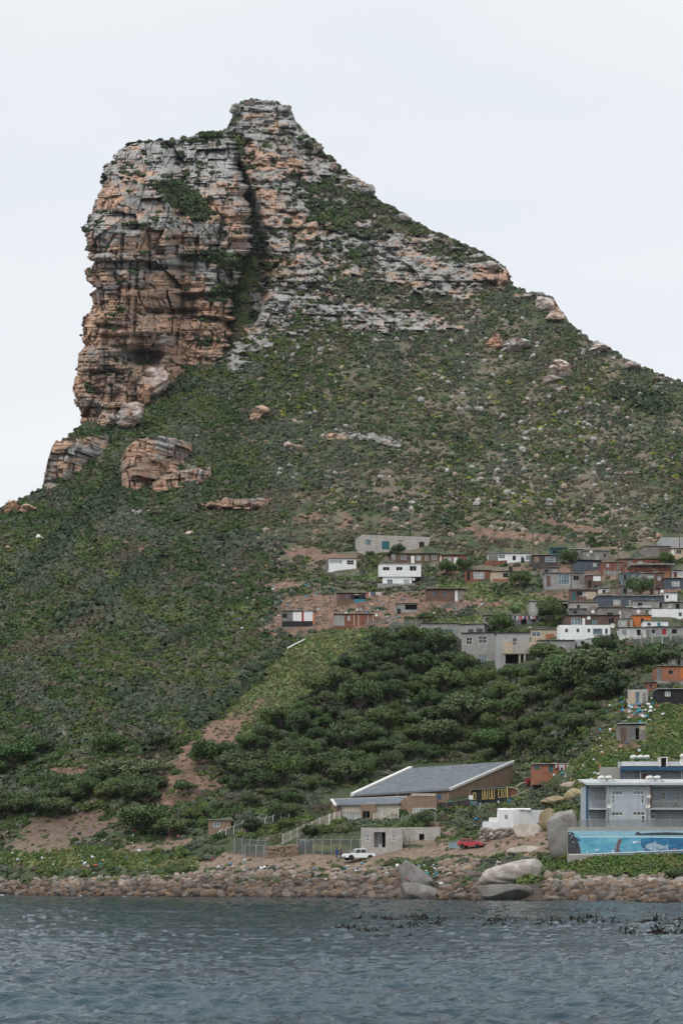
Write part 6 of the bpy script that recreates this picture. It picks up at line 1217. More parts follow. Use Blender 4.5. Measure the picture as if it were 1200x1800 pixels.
def yellow_shack():
    D = float(d_hill(np.array([870.]), np.array([1410.]))[0]); p, k, X, Z = local(870, 1408, D); X5 = lambda x: X(800+x/3); Z5 = lambda y: Z(1150+y/3)
    r = empty('salvage_shed', p, 0, 'black walled shed of salvaged yellow window frames below the brick gable', 'shed')
    MB().box(X5(88), X5(275), 0, 3, -1.5, Z5(716)).build('wall', BLK, r); MB().hexa([(X5(84),-.3,Z5(716)+.01),(X5(280),-.3,Z5(702)),(X5(280),3.2,Z5(700)),(X5(84),3.2,Z5(712))], [(X5(84),-.3,Z5(713)),(X5(280),-.3,Z5(698)),(X5(280),3.2,Z5(696)),(X5(84),3.2,Z5(708))]).build('roof', TINB, r)
    for a, c, e, d in ((93,108,730,768),(140,152,712,766),(156,168,710,764),(175,190,712,764),(192,205,710,764),(225,243,712,756),(248,262,710,754)): window(r, X5(a), X5(c), Z5(d), Z5(e), -.07, YEL, HOLE, 1, 1, 'salvaged_frame', .1)
    MB().box(X5(68), X5(90), -.8, -.6, Z5(768), Z5(745)).build('white_panel', WHITE, r); MB().box(X5(268), X5(274), -.6, -.35, -2, Z5(700)).build('yellow_post', YEL, r); MB().box(X5(40), X5(110), -1.6, -1.5, Z5(812), Z5(775)).build('hoarding', TINB, r); MB().box(X5(58), X5(85), -1.66, -1.605, Z5(808), Z5(780)).build('turquoise_panel', mat('plain', (.03,.26,.27)), r); MB().box(X5(205), X5(270), -1.3, -1.2, Z5(800), Z5(758)).build('black_sheet', BLK, r)
    b = MB(); t = [(X5(282+60*math.sin(a)**.5*1.0 if a < 1.57 else 342), 0, 0) for a in (0,)]
    o = MB().tube([(X5(275),.3,Z5(702)),(X5(305),.2,Z5(706)),(X5(328),.1,Z5(715)),(X5(340),0,Z5(730)),(X5(325),-.1,Z5(745)),(X5(290),-.2,Z5(750))], .13, 6).build('curved_rim', LIMB, r, True); MB().box(X5(276), X5(322), .3, .5, Z5(748), Z5(708)).build('rust_sheet', REDW, r)
    fence_run('scrap_fence', 'dark scrap board fence in front of the brick gable wall', [(772,1424),(785,1424),(798,1422),(812,1420),(826,1418)], 13, DARKW, POLE, 0)
    # the red skip and the scrap timber round it
    p, D = at(934, 1379); k = D/F; r = empty('skip', p, .1, 'dark red open topped skip beside the brick and plank shack', 'skip'); w = 10.5*k; h = 10*k
    b = MB().hexa([(-w*.85,-.8,0),(w*.85,-.8,0),(w*.85,.8,0),(-w*.85,.8,0)], [(-w,-1,h),(w,-1,h),(w,1,h),(-w,1,h)]); b.build('body', mat('plain', (.36,.035,.06)), r)
    for z in (.25, .6): MB().box(-w*.93, w*.93, -1.03-.02*z, -.9, h*z, h*z+.08).build('rib', RED, r)
    MB().box(-w-.03, w+.03, -1.06, 1.06, h+.003, h+.08).build('rim', mat('plain', (.42,.10,.11)), r)
    # timber frames on the slope
    A = [(683,1106),(697,1107),(706,1108),(720,1109),(731,1110),(740,1111)]; fence_run('timber_frame', 'bare timber pole frame standing on the slope above the thicket', A, [17,18,18,19,20,20], M['meshf'], LIMB, 0, 'frame')
    fence_run('pole_fence', 'leaning pole fence between the orange shack and the timber frame', [(643,1100),(655,1099),(668,1097),(680,1096),(695,1094)], 12, M['meshf'], LIMB, 0)
    for i, (x, y, h_, l) in enumerate(((563,1040,16,'dead pale tree stump leaning on the slope beside the brown shack'),(559,1036,10,'short broken pale stump next to the leaning one'),(534,1062,18,'crooked wooden pole left of the blue cornered shack'),(516,1058,12,'small pole on the red earth above the patched shack'),(580,1060,20,'pole at the corner of the blue cornered shack'),(684,1060,22,'double pole beside the hanging washing'),(698,1085,30,'tall dark pole behind the timber frame'),(818,1036,14,'thin pole by the brown plank shack'),(663,1030,12,'thin pole by the white house base'),(606,1015,14,'thin pole on the grass under the white cabin'),(790,1040,12,'short pole in the grass terrace'))):
        p, D = at(x, y); o = MB().tube([(0,0,-.4),(.1*(i % 3-1),0,h_*D/F*.5),(.25*(i % 3-1),0,h_*D/F)], [.13,.11,.06], 6).build('pole', LIMB if i < 3 else POLE); o.location = p; tag(o, l, 'pole')
    U = [(936,1000,82,'tall utility pole in front of the dark plank shack'),(929,1010,55,'second pole close behind the tall one by the plank shack'),(1086,1035,100,'tallest utility pole, beside the rust red shack'),(1083,1050,60,'utility pole below the tallest one, above the navy house'),(1149,1060,62,'utility pole over the navy house roof end'),(1003,1058,50,'utility pole by the mixed shack with the teal door'),(1064,1030,45,'utility pole by the dark slanting shack'),(1095,1035,50,'utility pole beside the blue grey tin shack'),(1018,1102,40,'pole beside the brown upper house'),(1092,1100,60,'pole between the white house and the tin yard'),(806,1050,22,'pole on the grass terrace edge'),(946,984,40,'pole standing in the top row of shacks'),(880,962,20,'lone pole above the top row'),(793,955,28,'lone pole beyond the long block house'),(1127,1140,28,'pole on the slope under the yard fence'),(1193,975,50,'pole at the corner by the plain grey house'),(1117,1215,28,'broken pole standing in the block ruin')]
    for x, y, h_, l in U:
        p, D = at(x, y); k = D/F; r = empty('utility_pole', p, 0, l, 'pole'); H = h_*k; MB().tube([(0,0,-.5),(.02,0,H*.5),(0,0,H)], [.14,.12,.09], 7).build('shaft', POLE, r)
        if h_ > 44: MB().box(-.7, .7, -.14, -.02, H-.6, H-.48).build('crossarm', POLE, r)
    PO = {}
    for x, y, h_, l in U:
        p, D = at(x, y); PO[(x, y)] = p+Vector((0, -.1, h_*D/F-.5))
    for a, c, l in (((936,1000),(929,1010),'thin overhead wire joining the two poles by the plank shack'),((936,1000),(1086,1035),'long thin overhead wire above the settlement from the plank shack pole'),((1086,1035),(1149,1060),'thin overhead wire over the navy house roof'),((1083,1050),(1003,1058),'thin overhead wire above the mixed brown shack'),((880,962),(936,1000),'thin overhead wire at the top row of shacks'),((793,955),(880,962),'thin overhead wire across the slope behind the long block house'),((1095,1035),(1193,975),'thin overhead wire up to the plain grey house'),((1018,1102),(1092,1100),'thin overhead wire above the brown upper house')):
        p, q = PO[a], PO[c]; o = MB().tube([(0,0,0)]+[tuple((q-p)*t-Vector((0,0,4*t*(1-t)*(q-p).length*.035))) for t in (.2,.4,.6,.8,1.0)], .03, 4).build('overhead_wire', FRDK); o.location = p; tag(o, l, 'wire')
    YF = [([(852,994),(870,995),(890,994)],9,'rusty board fence in front of the long white patched shack',REDW),([(1000,1040),(1015,1041),(1030,1040)],7,'grey board fence beside the tin house terrace',GRYW),([(905,1010),(925,1012),(945,1012)],8,'pole and board fence under the dark plank shack',GRYW),([(1058,1010),(1075,1011),(1090,1011)],8,'tin sheet fence below the rust red shack',TIN),([(1125,1034),(1145,1036),(1160,1036)],8,'dark board fence beneath the patchwork shack',DARKW),([(1050,1072),(1068,1072),(1090,1071)],7,'low brown board fence under the navy house',BRNW),([(1100,1072),(1120,1072),(1145,1070)],7,'pale tin fence by the low grey block room',TINW),([(850,1102),(870,1103),(895,1102)],8,'grey plank fence under the shack by the washing line',GRYW),([(945,1082),(962,1082),(985,1081)],8,'dark fence below the porch house',DARKW),([(1092,1096),(1110,1097),(1128,1096)],7,'rust fence around the orange cabin',REDW),([(1160,1010),(1180,1011),(1200,1010)],8,'brown board fence at the edge under the tarpaulin roofed shack',BRNW),([(745,1130),(775,1131),(805,1130)],6,'low wire fence beneath the glazed block house',M['meshf']),([(765,1068),(790,1069),(815,1068)],7,'thin pole fence on the bank under the brown plank shack',M['meshf']),([(575,1012),(605,1013),(635,1012)],6,'thin pole fence below the white cabin',M['meshf']),([(1150,1205),(1175,1207),(1200,1206)],9,'tin fence between the orange brick shack and the black house',TIN)]
    for pts, h_, l, m_ in YF: fence_run('yard_fence', l, pts, h_, m_, POLE, 0)
    TK = [(918,988,'black water barrel beside the long white patched shack'),(1046,1036,'black water barrel by the concrete terrace'),(962,1076,'black water barrel in front of the porch house'),(1140,1098,'black water barrel beside the blue door'),(1075,1124,'black water barrel at the corner of the white house'),(700,1078,'black water barrel beside the grey tin lean-to'),(897,1003,'black water barrel behind the tan walled shack'),(1118,1030,'black water barrel under the blue grey tin shack')]
    for x, y, l in TK:
        p, D = at(x, y, None, -.6); o = MB().lathe([(.1,-.3),(.42,-.28),(.44,0),(.42,.45),(.44,.5),(.42,.95),(.38,1.02),(.1,1.05)], 14).build('water_barrel', BLK); o.location = p; tag(o, l, 'barrel')
    # tarpaulin heaps, washing lines
    rr = random.Random(9)
    for x0, x1, y, n, lab in ((899,946,1098,13,'washing line of coloured clothes in front of the dark tin shack'),(645,672,1056,9,'washing line of dark and white clothes beside the blue cornered shack'),(975,1002,1352,8,'washing line along the brick and plank shack')):
        p, D = at((x0+x1)/2, y, None, -2.2 if n != 8 else -1.0); k = D/F; r = empty('washing_line', p, 0, lab, 'washing line'); w = (x1-x0)*k; H = 16*k if n != 8 else 9*k
        for s in (-1, 1): MB().bar((s*w/2,0,-.5), (s*w/2,0,H), .05).build('post', POLE, r)
        MB().tube([(-w/2,0,H),(0,0,H-.12),(w/2,0,H)], .012, 4).build('line', METAL, r)
        for i in range(n):
            x = -w/2+w*(i+.6)/(n+.3); cw = w/n*.38; ch = rr.uniform(.5, .95); z = H-.12; c = rr.choice([(.6,.6,.62),(.5,.08,.09),(.05,.06,.12),(.65,.65,.66),(.08,.15,.35),(.30,.32,.36),(.03,.03,.035),(.55,.30,.35)])
            b = MB().hexa([(x-cw*.9,-.03,z-ch),(x+cw*.8,.02,z-ch+.05),(x+cw*.8,.05,z-ch+.05),(x-cw*.9,0,z-ch)], [(x-cw,-.015,z),(x+cw,-.015,z),(x+cw,.015,z),(x-cw,.015,z)]); b.build('cloth', mat('plain', c), r)
# ------------------------------------------------------------------ vehicles
RUB = mat('plain', (.02,.02,.02)); CARW = NT('white_car_paint').set(Base_Color=(.72,.73,.73,1), Roughness=.25, Specular_IOR_Level=.5).m; CARR = NT('red_car_paint').set(Base_Color=(.36,.025,.03,1), Roughness=.32).m; CGL = NT('car_glass').set(Base_Color=(.012,.014,.016,1), Roughness=.06, Specular_IOR_Level=.7).m; LAMPM = NT('lamp_glass').set(Base_Color=(.6,.6,.58,1), Roughness=.15).m; TAIL = NT('tail_glass').set(Base_Color=(.4,.02,.02,1), Roughness=.2).m
def car(name, label, px, py, yaw, L, Wd, prof, cabin, glass, wheels, paint, bed=None, roofz=None, dD=0, sc=1.0):
    """profile in x (front is +x) and z; cabin tapers inwards above the belt line"""
    p, D = at(px, py, None, dD); r = empty(name, p, yaw, label, 'pickup' if bed else 'car'); r.scale = (sc,)*3
    hw = Wd/2; b = MB(); n = len(prof)
    V = [(x, s*hw*(.94 if z > .75 else 1), z) for s in (-1, 1) for x, z in prof]; Fc = [tuple(range(n)), tuple(range(2*n-1, n-1, -1))]+[(i, i+n, (i+1) % n+n, (i+1) % n) for i in range(n)]
    b.add(V, Fc); b.build('body', paint, r, bevel=.035)
    m = len(cabin); V = []
    for s in (-1, 1):
        for x, z, t in cabin: V.append((x, s*hw*t, z))
    c = MB().add(V, [tuple(range(m)), tuple(range(2*m-1, m-1, -1))]+[(i, i+m, (i+1) % m+m, (i+1) % m) for i in range(m)]).build('cabin', paint, r, bevel=.025)
    for nm, quad in glass:
        q = [Vector(v) for v in quad]; nrm = (q[1]-q[0]).cross(q[2]-q[0]).normalized(); ctr = sum(q, Vector())/len(q)
        if nrm.dot(ctr-Vector((ctr.x*.5, 0, .9))) < 0: nrm = -nrm
        MB().hexa([v+nrm*.004 for v in q[:4]], [v+nrm*.016 for v in q[:4]]).build(nm, CGL, c)
    for x, R in wheels:
        for s in (-1, 1):
            w = empty('wheel', (x, s*(hw-.06), R)); w.parent = r; MB().lathe([(R*.62,-.1),(R*.9,-.11),(R,-.07),(R,.07),(R*.9,.11),(R*.62,.1)], 20, axis='y').build('tyre', RUB, w, True); MB().lathe([(.03,-.06),(R*.55,-.075),(R*.61,-.09),(R*.61,.09),(R*.55,.075),(.03,.06)], 14, axis='y').build('rim', METAL, w)
            MB().lathe([(R*1.16, s*.015-.01),(R*1.16, s*.015+.01)], 18, (x, s*(hw-.003), R), 'y').build('wheel_arch', RUB, r)
    xf = max(x for x, z in prof); xr = min(x for x, z in prof); zl = .72
    for s in (-1, 1):
        MB().box(xf-.06, xf+.012, s*hw*.72-.17, s*hw*.72+.17, zl-.07, zl+.09).build('headlight', LAMPM, r); MB().box(xr-.012, xr+.05, s*hw*.84-.09, s*hw*.84+.09, zl-.05, zl+.18).build('tail_light', TAIL, r)
        MB().box(.62, .74, s*hw*.95-.0+s*.02-.06, s*hw*.95+s*.02+.06, 1.0, 1.12).build('mirror', paint, r)
    MB().box(xf-.03, xf+.06, -hw*.92, hw*.92, .32, .52).build('front_bumper', FRDK, r); MB().box(xr-.06, xr+.03, -hw*.92, hw*.92, .34, .52).build('rear_bumper', FRDK, r)
    if bed: MB().box(bed[0], bed[1], -hw*.82, hw*.82, bed[2]+.004, bed[2]+.014).build('load_bed', BLK, r)
    return r
def vehicles():
    zt = 1.72
    car('pickup_truck', 'white double cab pickup parked beside the half built block house', 630.5, 1509.5, math.radians(200), 5.0, 1.8,
        [(-2.45,.42),(-2.5,.62),(-2.48,1.06),(-.95,1.08),(.9,1.04),(2.1,.98),(2.42,.86),(2.48,.6),(2.42,.36),(-2.3,.36)],
        [(-1.0,1.06,.93),(-.85,zt,.78),(.25,zt+.03,.78),(.62,zt-.1,.79),(1.12,1.03,.93)],
        [('windscreen',[(1.09,-.78,1.08),(1.09,.78,1.08),(.66,.68,zt-.13),(.66,-.68,zt-.13)]),('rear_window',[(-.985,-.75,1.15),(-.985,.75,1.15),(-.875,.65,zt-.1),(-.875,-.65,zt-.1)])]+
        [('side_window',[(a,s*.835,1.12),(b_,s*.835,1.12),(d_,s*.725,zt-.1),(c_,s*.725,zt-.1)]) for s in (-1,1) for a, b_, c_, d_ in ((-.88,-.02,-.78,-.06),(.06,.98,.04,.56))],
        [(1.55,.38),(-1.5,.38)], CARW, bed=(-2.42,-1.05,1.075), sc=1.0, dD=-1.3).location.z -= .22
    zt = 1.38
    car('hatchback', 'faded red hatchback parked on the dirt above the shore boulders', 828.5, 1490.5, math.radians(-24), 3.9, 1.62,
        [(-1.85,.4),(-1.9,.62),(-1.86,.92),(-1.2,.93),(.75,.90),(1.72,.80),(1.86,.66),(1.86,.42),(1.75,.3),(-1.75,.3)],
        [(-1.78,.91,.93),(-1.35,zt-.03,.78),(-.9,zt,.78),(.05,zt-.02,.78),(.82,.89,.93)],
        [('windscreen',[(.79,-.68,.93),(.79,.68,.93),(.12,.6,zt-.06),(.12,-.6,zt-.06)]),('rear_window',[(-1.74,-.66,.96),(-1.74,.66,.96),(-1.42,.58,zt-.1),(-1.42,-.58,zt-.1)])]+
        [('side_window',[(a,s*.755,.96),(b_,s*.755,.96),(d_,s*.655,zt-.09),(c_,s*.655,zt-.09)]) for s in (-1,1) for a, b_, c_, d_ in ((-1.5,-.75,-1.3,-.72),(-.66,-.02,-.64,-.08),(.05,.66,.0,.1))],
        [(1.18,.29),(-1.2,.29)], CARR, sc=1.0)
    p, D = at(798, 1491); o = MB().box(-.75,.75,-.3,.3,0,.85).box(-.8,.8,-.33,.33,.853,.93).build('metal_bin', mat('plain', (.24,.33,.40))); o.location = p; tag(o, 'pale blue metal trunk standing behind the red hatchback', 'trunk')
# ------------------------------------------------------------------ people: one skinned body each, clothes and hair as children
def skin_body(name, joints, bones, mat_, par):
    me = bpy.data.meshes.new(name); me.from_pydata([j[0] for j in joints], bones, []); o = bpy.data.objects.new(name, me); COL.objects.link(o); o.parent = par
    sk = o.modifiers.new('skin', 'SKIN'); 
    if not me.skin_vertices: me.attributes.new('skin', 'FLOAT', 'POINT') if False else None
    lay = me.skin_vertices[0].data if len(me.skin_vertices) else None
    if lay is None:
        bpy.context.view_layer.objects.active = o; o.select_set(True); bpy.ops.mesh.customdata_skin_add(); lay = me.skin_vertices[0].data
    for i, j in enumerate(joints):
        lay[i].radius = j[1] if hasattr(j[1], '__len__') else (j[1], j[1])
    lay[0].use_root = True
    o.modifiers.new('smooth', 'SUBSURF').levels = 1; o.modifiers['smooth'].render_levels = 2
    me.materials.append(mat_); return o
SKIN = mat('plain', (.115,.065,.045), None, .6)
def person(label, px, py, yaw, top, legs, shoes, hairc, bare=False, pose='stand', dz=0, dD=0, p=None):
    if p is None: p, D = at(px, py, None, dD)
    r = empty('person', p+Vector((0,0,dz)), yaw, label, 'person')
    if pose == 'stand':
        J = [((0,0,.93),(.135,.10)),((0,.01,1.12),(.125,.09)),((0,.02,1.32),(.15,.10)),((0,.02,1.45),(.09,.075)),((0,0,1.54),(.052,.052)),((0,-.01,1.61),(.07,.08)),((0,-.015,1.70),(.082,.095)),((0,-.01,1.77),(.06,.07))]
        Bn = [(i, i+1) for i in range(7)]; hips = 0
        for s in (-1, 1):
            a = len(J); J += [((s*.17,.02,1.42),.06),((s*.225,.03,1.16),.045),((s*.235,-.04,.92),.036),((s*.235,-.07,.82),.032)]; Bn += [(2, a),(a, a+1),(a+1, a+2),(a+2, a+3)]
            a = len(J); J += [((s*.095,0,.86),.085),((s*.10,-.01,.50),.06),((s*.105,.02,.10),.042),((s*.11,-.12,.04),.04)]; Bn += [(0, a),(a, a+1),(a+1, a+2),(a+2, a+3)]
    else:
        J = [((0,0,.10),(.14,.12)),((0,.0,.30),(.13,.10)),((0,-.05,.50),(.15,.10)),((0,-.06,.60),(.09,.075)),((0,-.09,.68),(.05,.05)),((0,-.11,.75),(.07,.08)),((0,-.12,.84),(.082,.095)),((0,-.11,.90),(.06,.07))]
        Bn = [(i, i+1) for i in range(7)]
        for s in (-1, 1):
            a = len(J); J += [((s*.17,-.05,.57),.06),((s*.24,-.12,.34),.045),((s*.17,-.30,.24),.036),((s*.15,-.38,.22),.032)]; Bn += [(2, a),(a, a+1),(a+1, a+2),(a+2, a+3)]
            a = len(J); J += [((s*.1,-.08,.11),.085),((s*.16,-.40,.16),.06),((s*.13,-.46,-.22),.042),((s*.14,-.58,-.26),.04)]; Bn += [(0, a),(a, a+1),(a+1, a+2),(a+2, a+3)]
    body = skin_body('body', J, Bn, SKIN, r)
    def garment(nm, ids, grow, m, trim=()):
        mp = {i: n for n, i in enumerate(ids)}; JJ = []
        for i in ids:
            rad = J[i][1] if hasattr(J[i][1], '__len__') else (J[i][1],)*2; JJ.append((J[i][0], tuple(x+grow for x in rad)))
        BB = [(mp[a], mp[c]) for a, c in Bn if a in mp and c in mp]; return skin_body(nm, JJ, BB, m, r)
    la = (8, 9, 10); ra = (16, 17, 18); ll = (12, 13, 14); rl = (20, 21, 22)
    garment('trousers', [0]+list(ll)+list(rl), .018, mat('plain', legs))
    if not bare: garment('shirt', [1, 0, 2, 3]+[8, 9]+[16, 17], .020, mat('plain', top))
    h = Vector(J[6][0]); v, f = stone_shape(3, 77, .05); v = v*np.array([.088,.10,.085]); v[:, 2] = np.maximum(v[:, 2], -.01); MB().add(v+np.array([h.x, h.y+.022, h.z+.045]), f).build('hair', mat('plain', hairc), r, True)
    for s in (-1, 1):
        MB().lathe([(.004,-.012),(.011,-.006),(.011,.006),(.004,.012)], 8, (h.x+s*.032, h.y-.092, h.z+.0), 'y').build('eye', WHITE, r); 
        w = Vector(J[11 if s < 0 else 19][0]); b = MB()
        for q in range(4): b.tube([(w.x-s*.0+(q-1.5)*.0, w.y+.022-(q)*.016, w.z-.02), (w.x, w.y+.02-q*.017, w.z-.075-.006*(q in (1, 2))), (w.x-s*.02, w.y+.015-q*.017, w.z-.105)], [.0095,.0085,.006], 5)
        b.tube([(w.x, w.y-.035, w.z), (w.x-s*.015, w.y-.062, w.z-.04), (w.x-s*.02, w.y-.066, w.z-.065)], [.011,.0095,.007], 5); b.build('fingers', SKIN, r, True)
        ft = Vector(J[15 if s < 0 else 23][0]); a = Vector(J[14 if s < 0 else 22][0]); MB().tube([(a.x, a.y+.06, ft.z), (ft.x, ft.y, ft.z), (ft.x, ft.y-.09, ft.z-.005)], [.052,.052,.03], 8).build('shoe', mat('plain', shoes), r, True)
    MB().tube([(h.x, h.y-.085, h.z+.02), (h.x, h.y-.115, h.z-.02), (h.x, h.y-.09, h.z-.03)], [.008,.016,.010], 6).build('nose', SKIN, r, True); MB().box(h.x-.022, h.x+.022, h.y-.088, h.y-.080, h.z-.055, h.z-.045).build('mouth', mat('plain', (.10,.035,.03)), r)
    return r
def people():
    person('person standing in royal blue overalls next to the pickup', 592, 1510, .3, (.03,.07,.30), (.03,.06,.25), (.03,.03,.03), (.012,.012,.012))
    person('bare chested person in dark blue trousers standing beside the one in overalls', 599, 1510, -.5, (.3,.2,.18), (.03,.045,.13), (.03,.03,.03), (.012,.012,.012), bare=True)
    # the seated one rests on the split boulder: find its surface by a ray
    deps = bpy.context.evaluated_depsgraph_get()
    d = Vector(((719-CX)/F, 1, (HY-1550.5)/F)).normalized(); ok, loc, nrm, idx, ob, mt = SC.ray_cast(deps, Vector((0,4,CH+d.z*4)), d)
    person('person in a red top sitting on the grey split boulder at the shore', 719, 1550, .7, (.42,.035,.03), (.03,.04,.09), (.03,.03,.03), (.012,.012,.012), pose='sit', p=Vector((loc.x, loc.y+.25, loc.z)))
# ------------------------------------------------------------------ kelp, litter, dead wood
def kelp_and_litter():
    m = NT('kelp_blade'); m.l(m.ramp(m.noise(3, 3, .5, m.co()), .3, .7, (.006,.006,.004), (.022,.016,.008)), m.b.inputs['Base Color']); m.set(Roughness=.6, Specular_IOR_Level=.2); KELP = m.m
    rr = random.Random(12); protos = []
    for i in range(6):
        b = MB()
        for j in range(rr.randint(5, 9)):
            x, y = rr.uniform(-.6, .6), rr.uniform(-.4, .4); h = rr.uniform(.12, .34)*(1.4 if rr.random() < .25 else 1); l = rr.uniform(-.25, .25)
            b.tube([(x,y,-.25),(x+l*.3,y,h*.6),(x+l,y+.05,h)], [.045,.04,.02], 5)
        for j in range(rr.randint(6, 11)):
            x, y = rr.uniform(-.7, .7), rr.uniform(-.4, .4); a = rr.uniform(0, 6.28); c, s = math.cos(a), math.sin(a); l = rr.uniform(.25, .6); w = .07; z = rr.uniform(.03, .16)
            b.hexa([(x-s*w,y+c*w,-.08),(x+s*w,y-c*w,-.08),(x+c*l+s*w,y+s*l-c*w,-.05),(x+c*l-s*w,y+s*l+c*w,-.05)], [(x-s*w,y+c*w,z),(x+s*w,y-c*w,z),(x+c*l+s*w*.5,y+s*l-c*w*.5,z*.3),(x+c*l-s*w*.5,y+s*l+c*w*.5,z*.3)])
        o = b.build('kelp', KELP); COL.objects.unlink(o); protos.append(o)
    for i in range(150):
        t = rr.random()
        if t < .86: x = rr.choice([rr.uniform(622, 1215), rr.uniform(622, 1215), rr.gauss(960, 70), rr.gauss(745, 30), rr.uniform(900, 1215)]); y = 1621+rr.gauss(0, 3)+(x-900)*.012+(8 if rr.random() < .3 else 0)
        else: x = rr.choice([rr.uniform(560, 760), rr.uniform(1090, 1200)]); y = rr.uniform(1632, 1650)
        D = CH*F/(y-HY); c = rr.choice(protos).copy(); COL.objects.link(c); c.location = ((x-CX)/F*D, D, .06); c.rotation_euler.z = rr.uniform(0, 6.28); s = rr.choice([.6,.8,1.0,1.3])*rr.uniform(.8, 1.2); c.scale = (s, s, s*rr.uniform(.5, 1.1))
        tag(c, 'clump of dark kelp stipes and blades breaking the water in the offshore band', 'kelp', 'kelp clumps of the offshore band')
    for o in protos: bpy.data.objects.remove(o)
    b = MB(); rng = np.random.default_rng(8)
    for i in range(700):
        x = rng.uniform(-60, 1260); D = CH*F/(shore(x)-HY)-rng.uniform(.2, 3.2)*(1 if x < 560 else 2.0)*(.3 if x < 250 else 1); X = (x-CX)/F*D; a = rng.uniform(-.6, .6); l = rng.uniform(.3, .9); w = rng.uniform(.06, .16); z = rng.uniform(.08, .26)
        b.hexa([(X-l/2,D-w,-.1),(X+l/2,D-w+a*.3,-.1),(X+l/2,D+w+a*.3,-.1),(X-l/2,D+w,-.1)], [(X-l/2,D-w*.6,z*.5),(X+l/2,D-w*.6+a*.3,z),(X+l/2,D+w*.6+a*.3,z*.6),(X-l/2,D+w*.6,z*.8)])
    tag(b.build('waterline_kelp', KELP), 'dark mat of kelp washed along the foot of the shore boulders', 'kelp', kind='stuff')
    m = NT('foam'); m.set(Base_Color=(.62,.66,.68,1), Roughness=.8); V = []; b = MB()
    for i in range(420):
        x = rng.uniform(-60, 1260); D = CH*F/(shore(x)-HY)-rng.uniform(-.6, 1.2); X = (x-CX)/F*D; l = rng.uniform(.2, .9); h = rng.uniform(.03, .12)
        if fbm(np.array([x/40.]), np.array([3.]), 5, 2)[0] < .48: continue
        v, f = stone_shape(1, i % 10, .4); b.add(v*np.array([l, .25, h])+np.array([X, D, .06]), f)
    tag(b.build('foam', m.m), 'thin broken white foam where the sea laps the boulders', 'foam', kind='stuff')
    # rubbish: small crumpled bags and scraps
    P = []; C = []; S = []
    Z = [(640,1540,90,10,220),(690,1548,30,12,60),(760,1540,60,16,130),(860,1530,30,10,30),(480,1065,70,40,90),(500,1090,40,20,40),(560,1040,70,20,60),(1115,1245,26,22,150),(1095,1290,30,30,60),(820,1062,30,6,10),(200,1480,90,20,30),(1040,1400,20,20,20),(700,1190,120,40,25),(640,1080,60,10,50),(900,1080,200,60,140),(150,1520,140,16,50),(440,1525,60,10,16),(1010,1360,40,12,20),(820,1420,60,16,50),(1060,1350,60,40,30)]
    pal = np.array([[.62,.64,.65],[.62,.64,.65],[.05,.28,.42],[.03,.18,.38],[.05,.32,.34],[.5,.4,.35],[.08,.08,.09],[.45,.12,.08],[.55,.56,.55]])
    for x, y, sx, sy, n in Z:
        px = x+rng.normal(size=n)*sx*.7; py = y+rng.normal(size=n)*sy*.7; k = (py < shore(px)-6) & (py > 900); px, py = px[k], py[k]
        P.append(world(px, py, d_hill(px, py))+np.array([0,-.15,.22])); C.append(pal[rng.integers(0, len(pal), len(px))]*(.7+.4*rng.random((len(px), 1)))); S.append(.11+.28*rng.random(len(px))**2.5)
    o = stones_mesh('litter', np.concatenate(P), np.concatenate(S), np.concatenate(C), 1, rng, M['stone'], facets=3, rough=.5); tag(o, 'scattered white and blue plastic litter among the stones and bushes', 'litter', kind='stuff')
    for i, (x0, y0, x1, y1, w, l) in enumerate(((505,1143,536,1128,.16,'white plank lying on the grass strip'),(576,1103,616,1101,.14,'long pale plank on the ground beneath the orange shack'),(290,1348,326,1334,.12,'pale broken branch lying on the eroded track'),(573,1034,602,1040,.13,'bundle of bent pale branches on the red earth terrace'),(690,1048,735,1043,.12,'curved pale pole lying by the brown plank shack'),(905,1388,925,1378,.14,'plank leaning on the rubble by the salvage shed'),(915,1400,930,1392,.14,'loose plank on the rubble below the salvage shed'),(780,1470,800,1460,.1,'thin plank on the bank by the red hatchback'),(752,1504,775,1498,.14,'flat slab of board on the dirt before the block house'))):
        a, D = at(x0, y0); c, D2 = at(x1, y1); a = a+Vector((0,-.4,.35)); c = c+Vector((0,-.4,.45)); o = MB().tube([tuple(Vector()), tuple((c-a)*.5+Vector((0,0,.12))), tuple(c-a)], [w, w*.9, w*.6], 6).build('plank' if 'plank' in l or 'board' in l else 'branch', LIMB if i else WHITE); o.location = a; tag(o, l, 'plank' if 'plank' in l or 'board' in l else 'branch')
    # dry brush heaps
    m = NT('dry_brush'); m.set(Base_Color=(.13,.095,.075,1), Roughness=.95)
    for cx, cy, rx, ry, n, lab in ((338,1405,46,14,260,'big heap of dry brown brushwood beside the footpath'),(425,1408,50,10,160,'long low heap of dry brushwood at the thicket foot'),(345,1358,26,8,80,'small heap of dead brush on the eroded track'),(590,1422,40,9,120,'dry brushwood in front of the hall end wall')):
        p, D = at(cx, cy); k = D/F; b = MB()
        for i in range(n):
            a, r_ = rr.uniform(0, 6.28), rr.random()**.5; x, y = rx*k*r_*math.cos(a), rx*k*.5*r_*math.sin(a); z = (1-r_)*ry*k*1.2+y*.45; d = Vector((rr.uniform(-1,1), rr.uniform(-1,1), rr.uniform(-.2,.8))).normalized()*rr.uniform(.5, 1.2)
            b.tube([(x,y,z),(x+d.x*.5,y+d.y*.5,z+d.z*.5+.08),(x+d.x,y+d.y,z+d.z)], [.04,.03,.012], 4)
        o = b.build('brush_heap', m.m); o.location = p; tag(o, lab, 'brush heap')
scatter_shrubs(); scatter_scree(); shore_boulders(); named_rocks(); plant_trees(); settlement()
apartments(); mural(); hall(); fences(); block_house(); white_yard(); yellow_shack(); vehicles(); people(); kelp_and_litter()

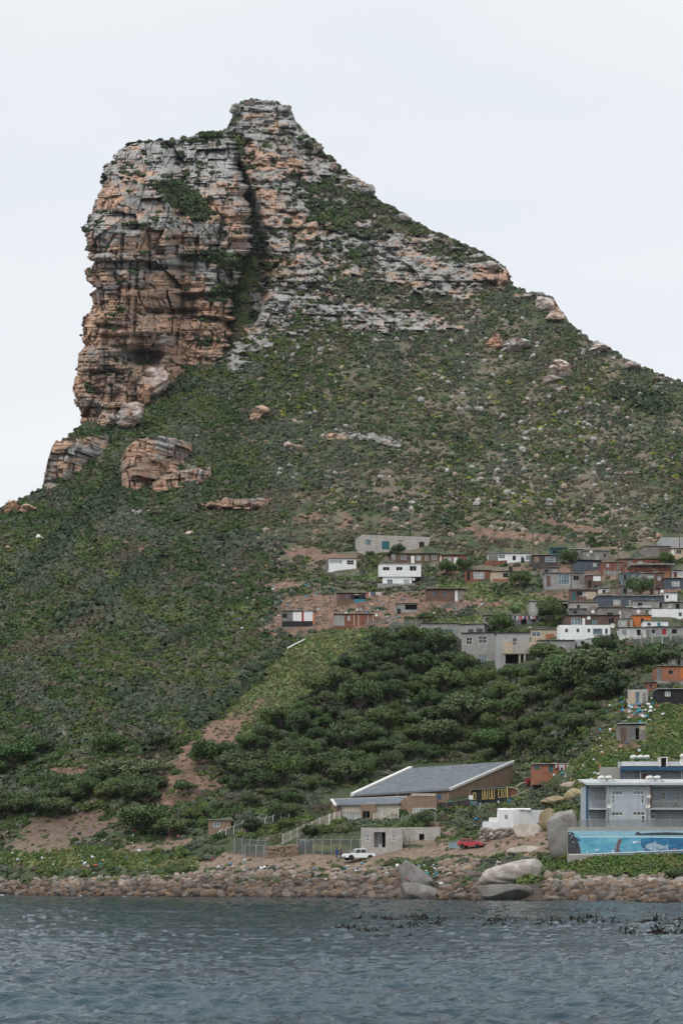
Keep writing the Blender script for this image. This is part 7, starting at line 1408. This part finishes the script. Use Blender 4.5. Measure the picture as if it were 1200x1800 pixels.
def haze():
    m = bpy.data.materials.new('haze_air'); m.use_nodes = True; t = m.node_tree; t.nodes.clear(); o = t.nodes.new('ShaderNodeOutputMaterial'); v = t.nodes.new('ShaderNodeVolumePrincipled')
    v.inputs['Color'].default_value = (.86,.92,1,1); v.inputs['Density'].default_value = .000022; v.inputs['Anisotropy'].default_value = .2; t.links.new(v.outputs[0], o.inputs['Volume'])
    b = MB().box(-1450, 1450, -520, 1540, -12, 420).build('haze', m); tag(b, kind='stuff')
haze()
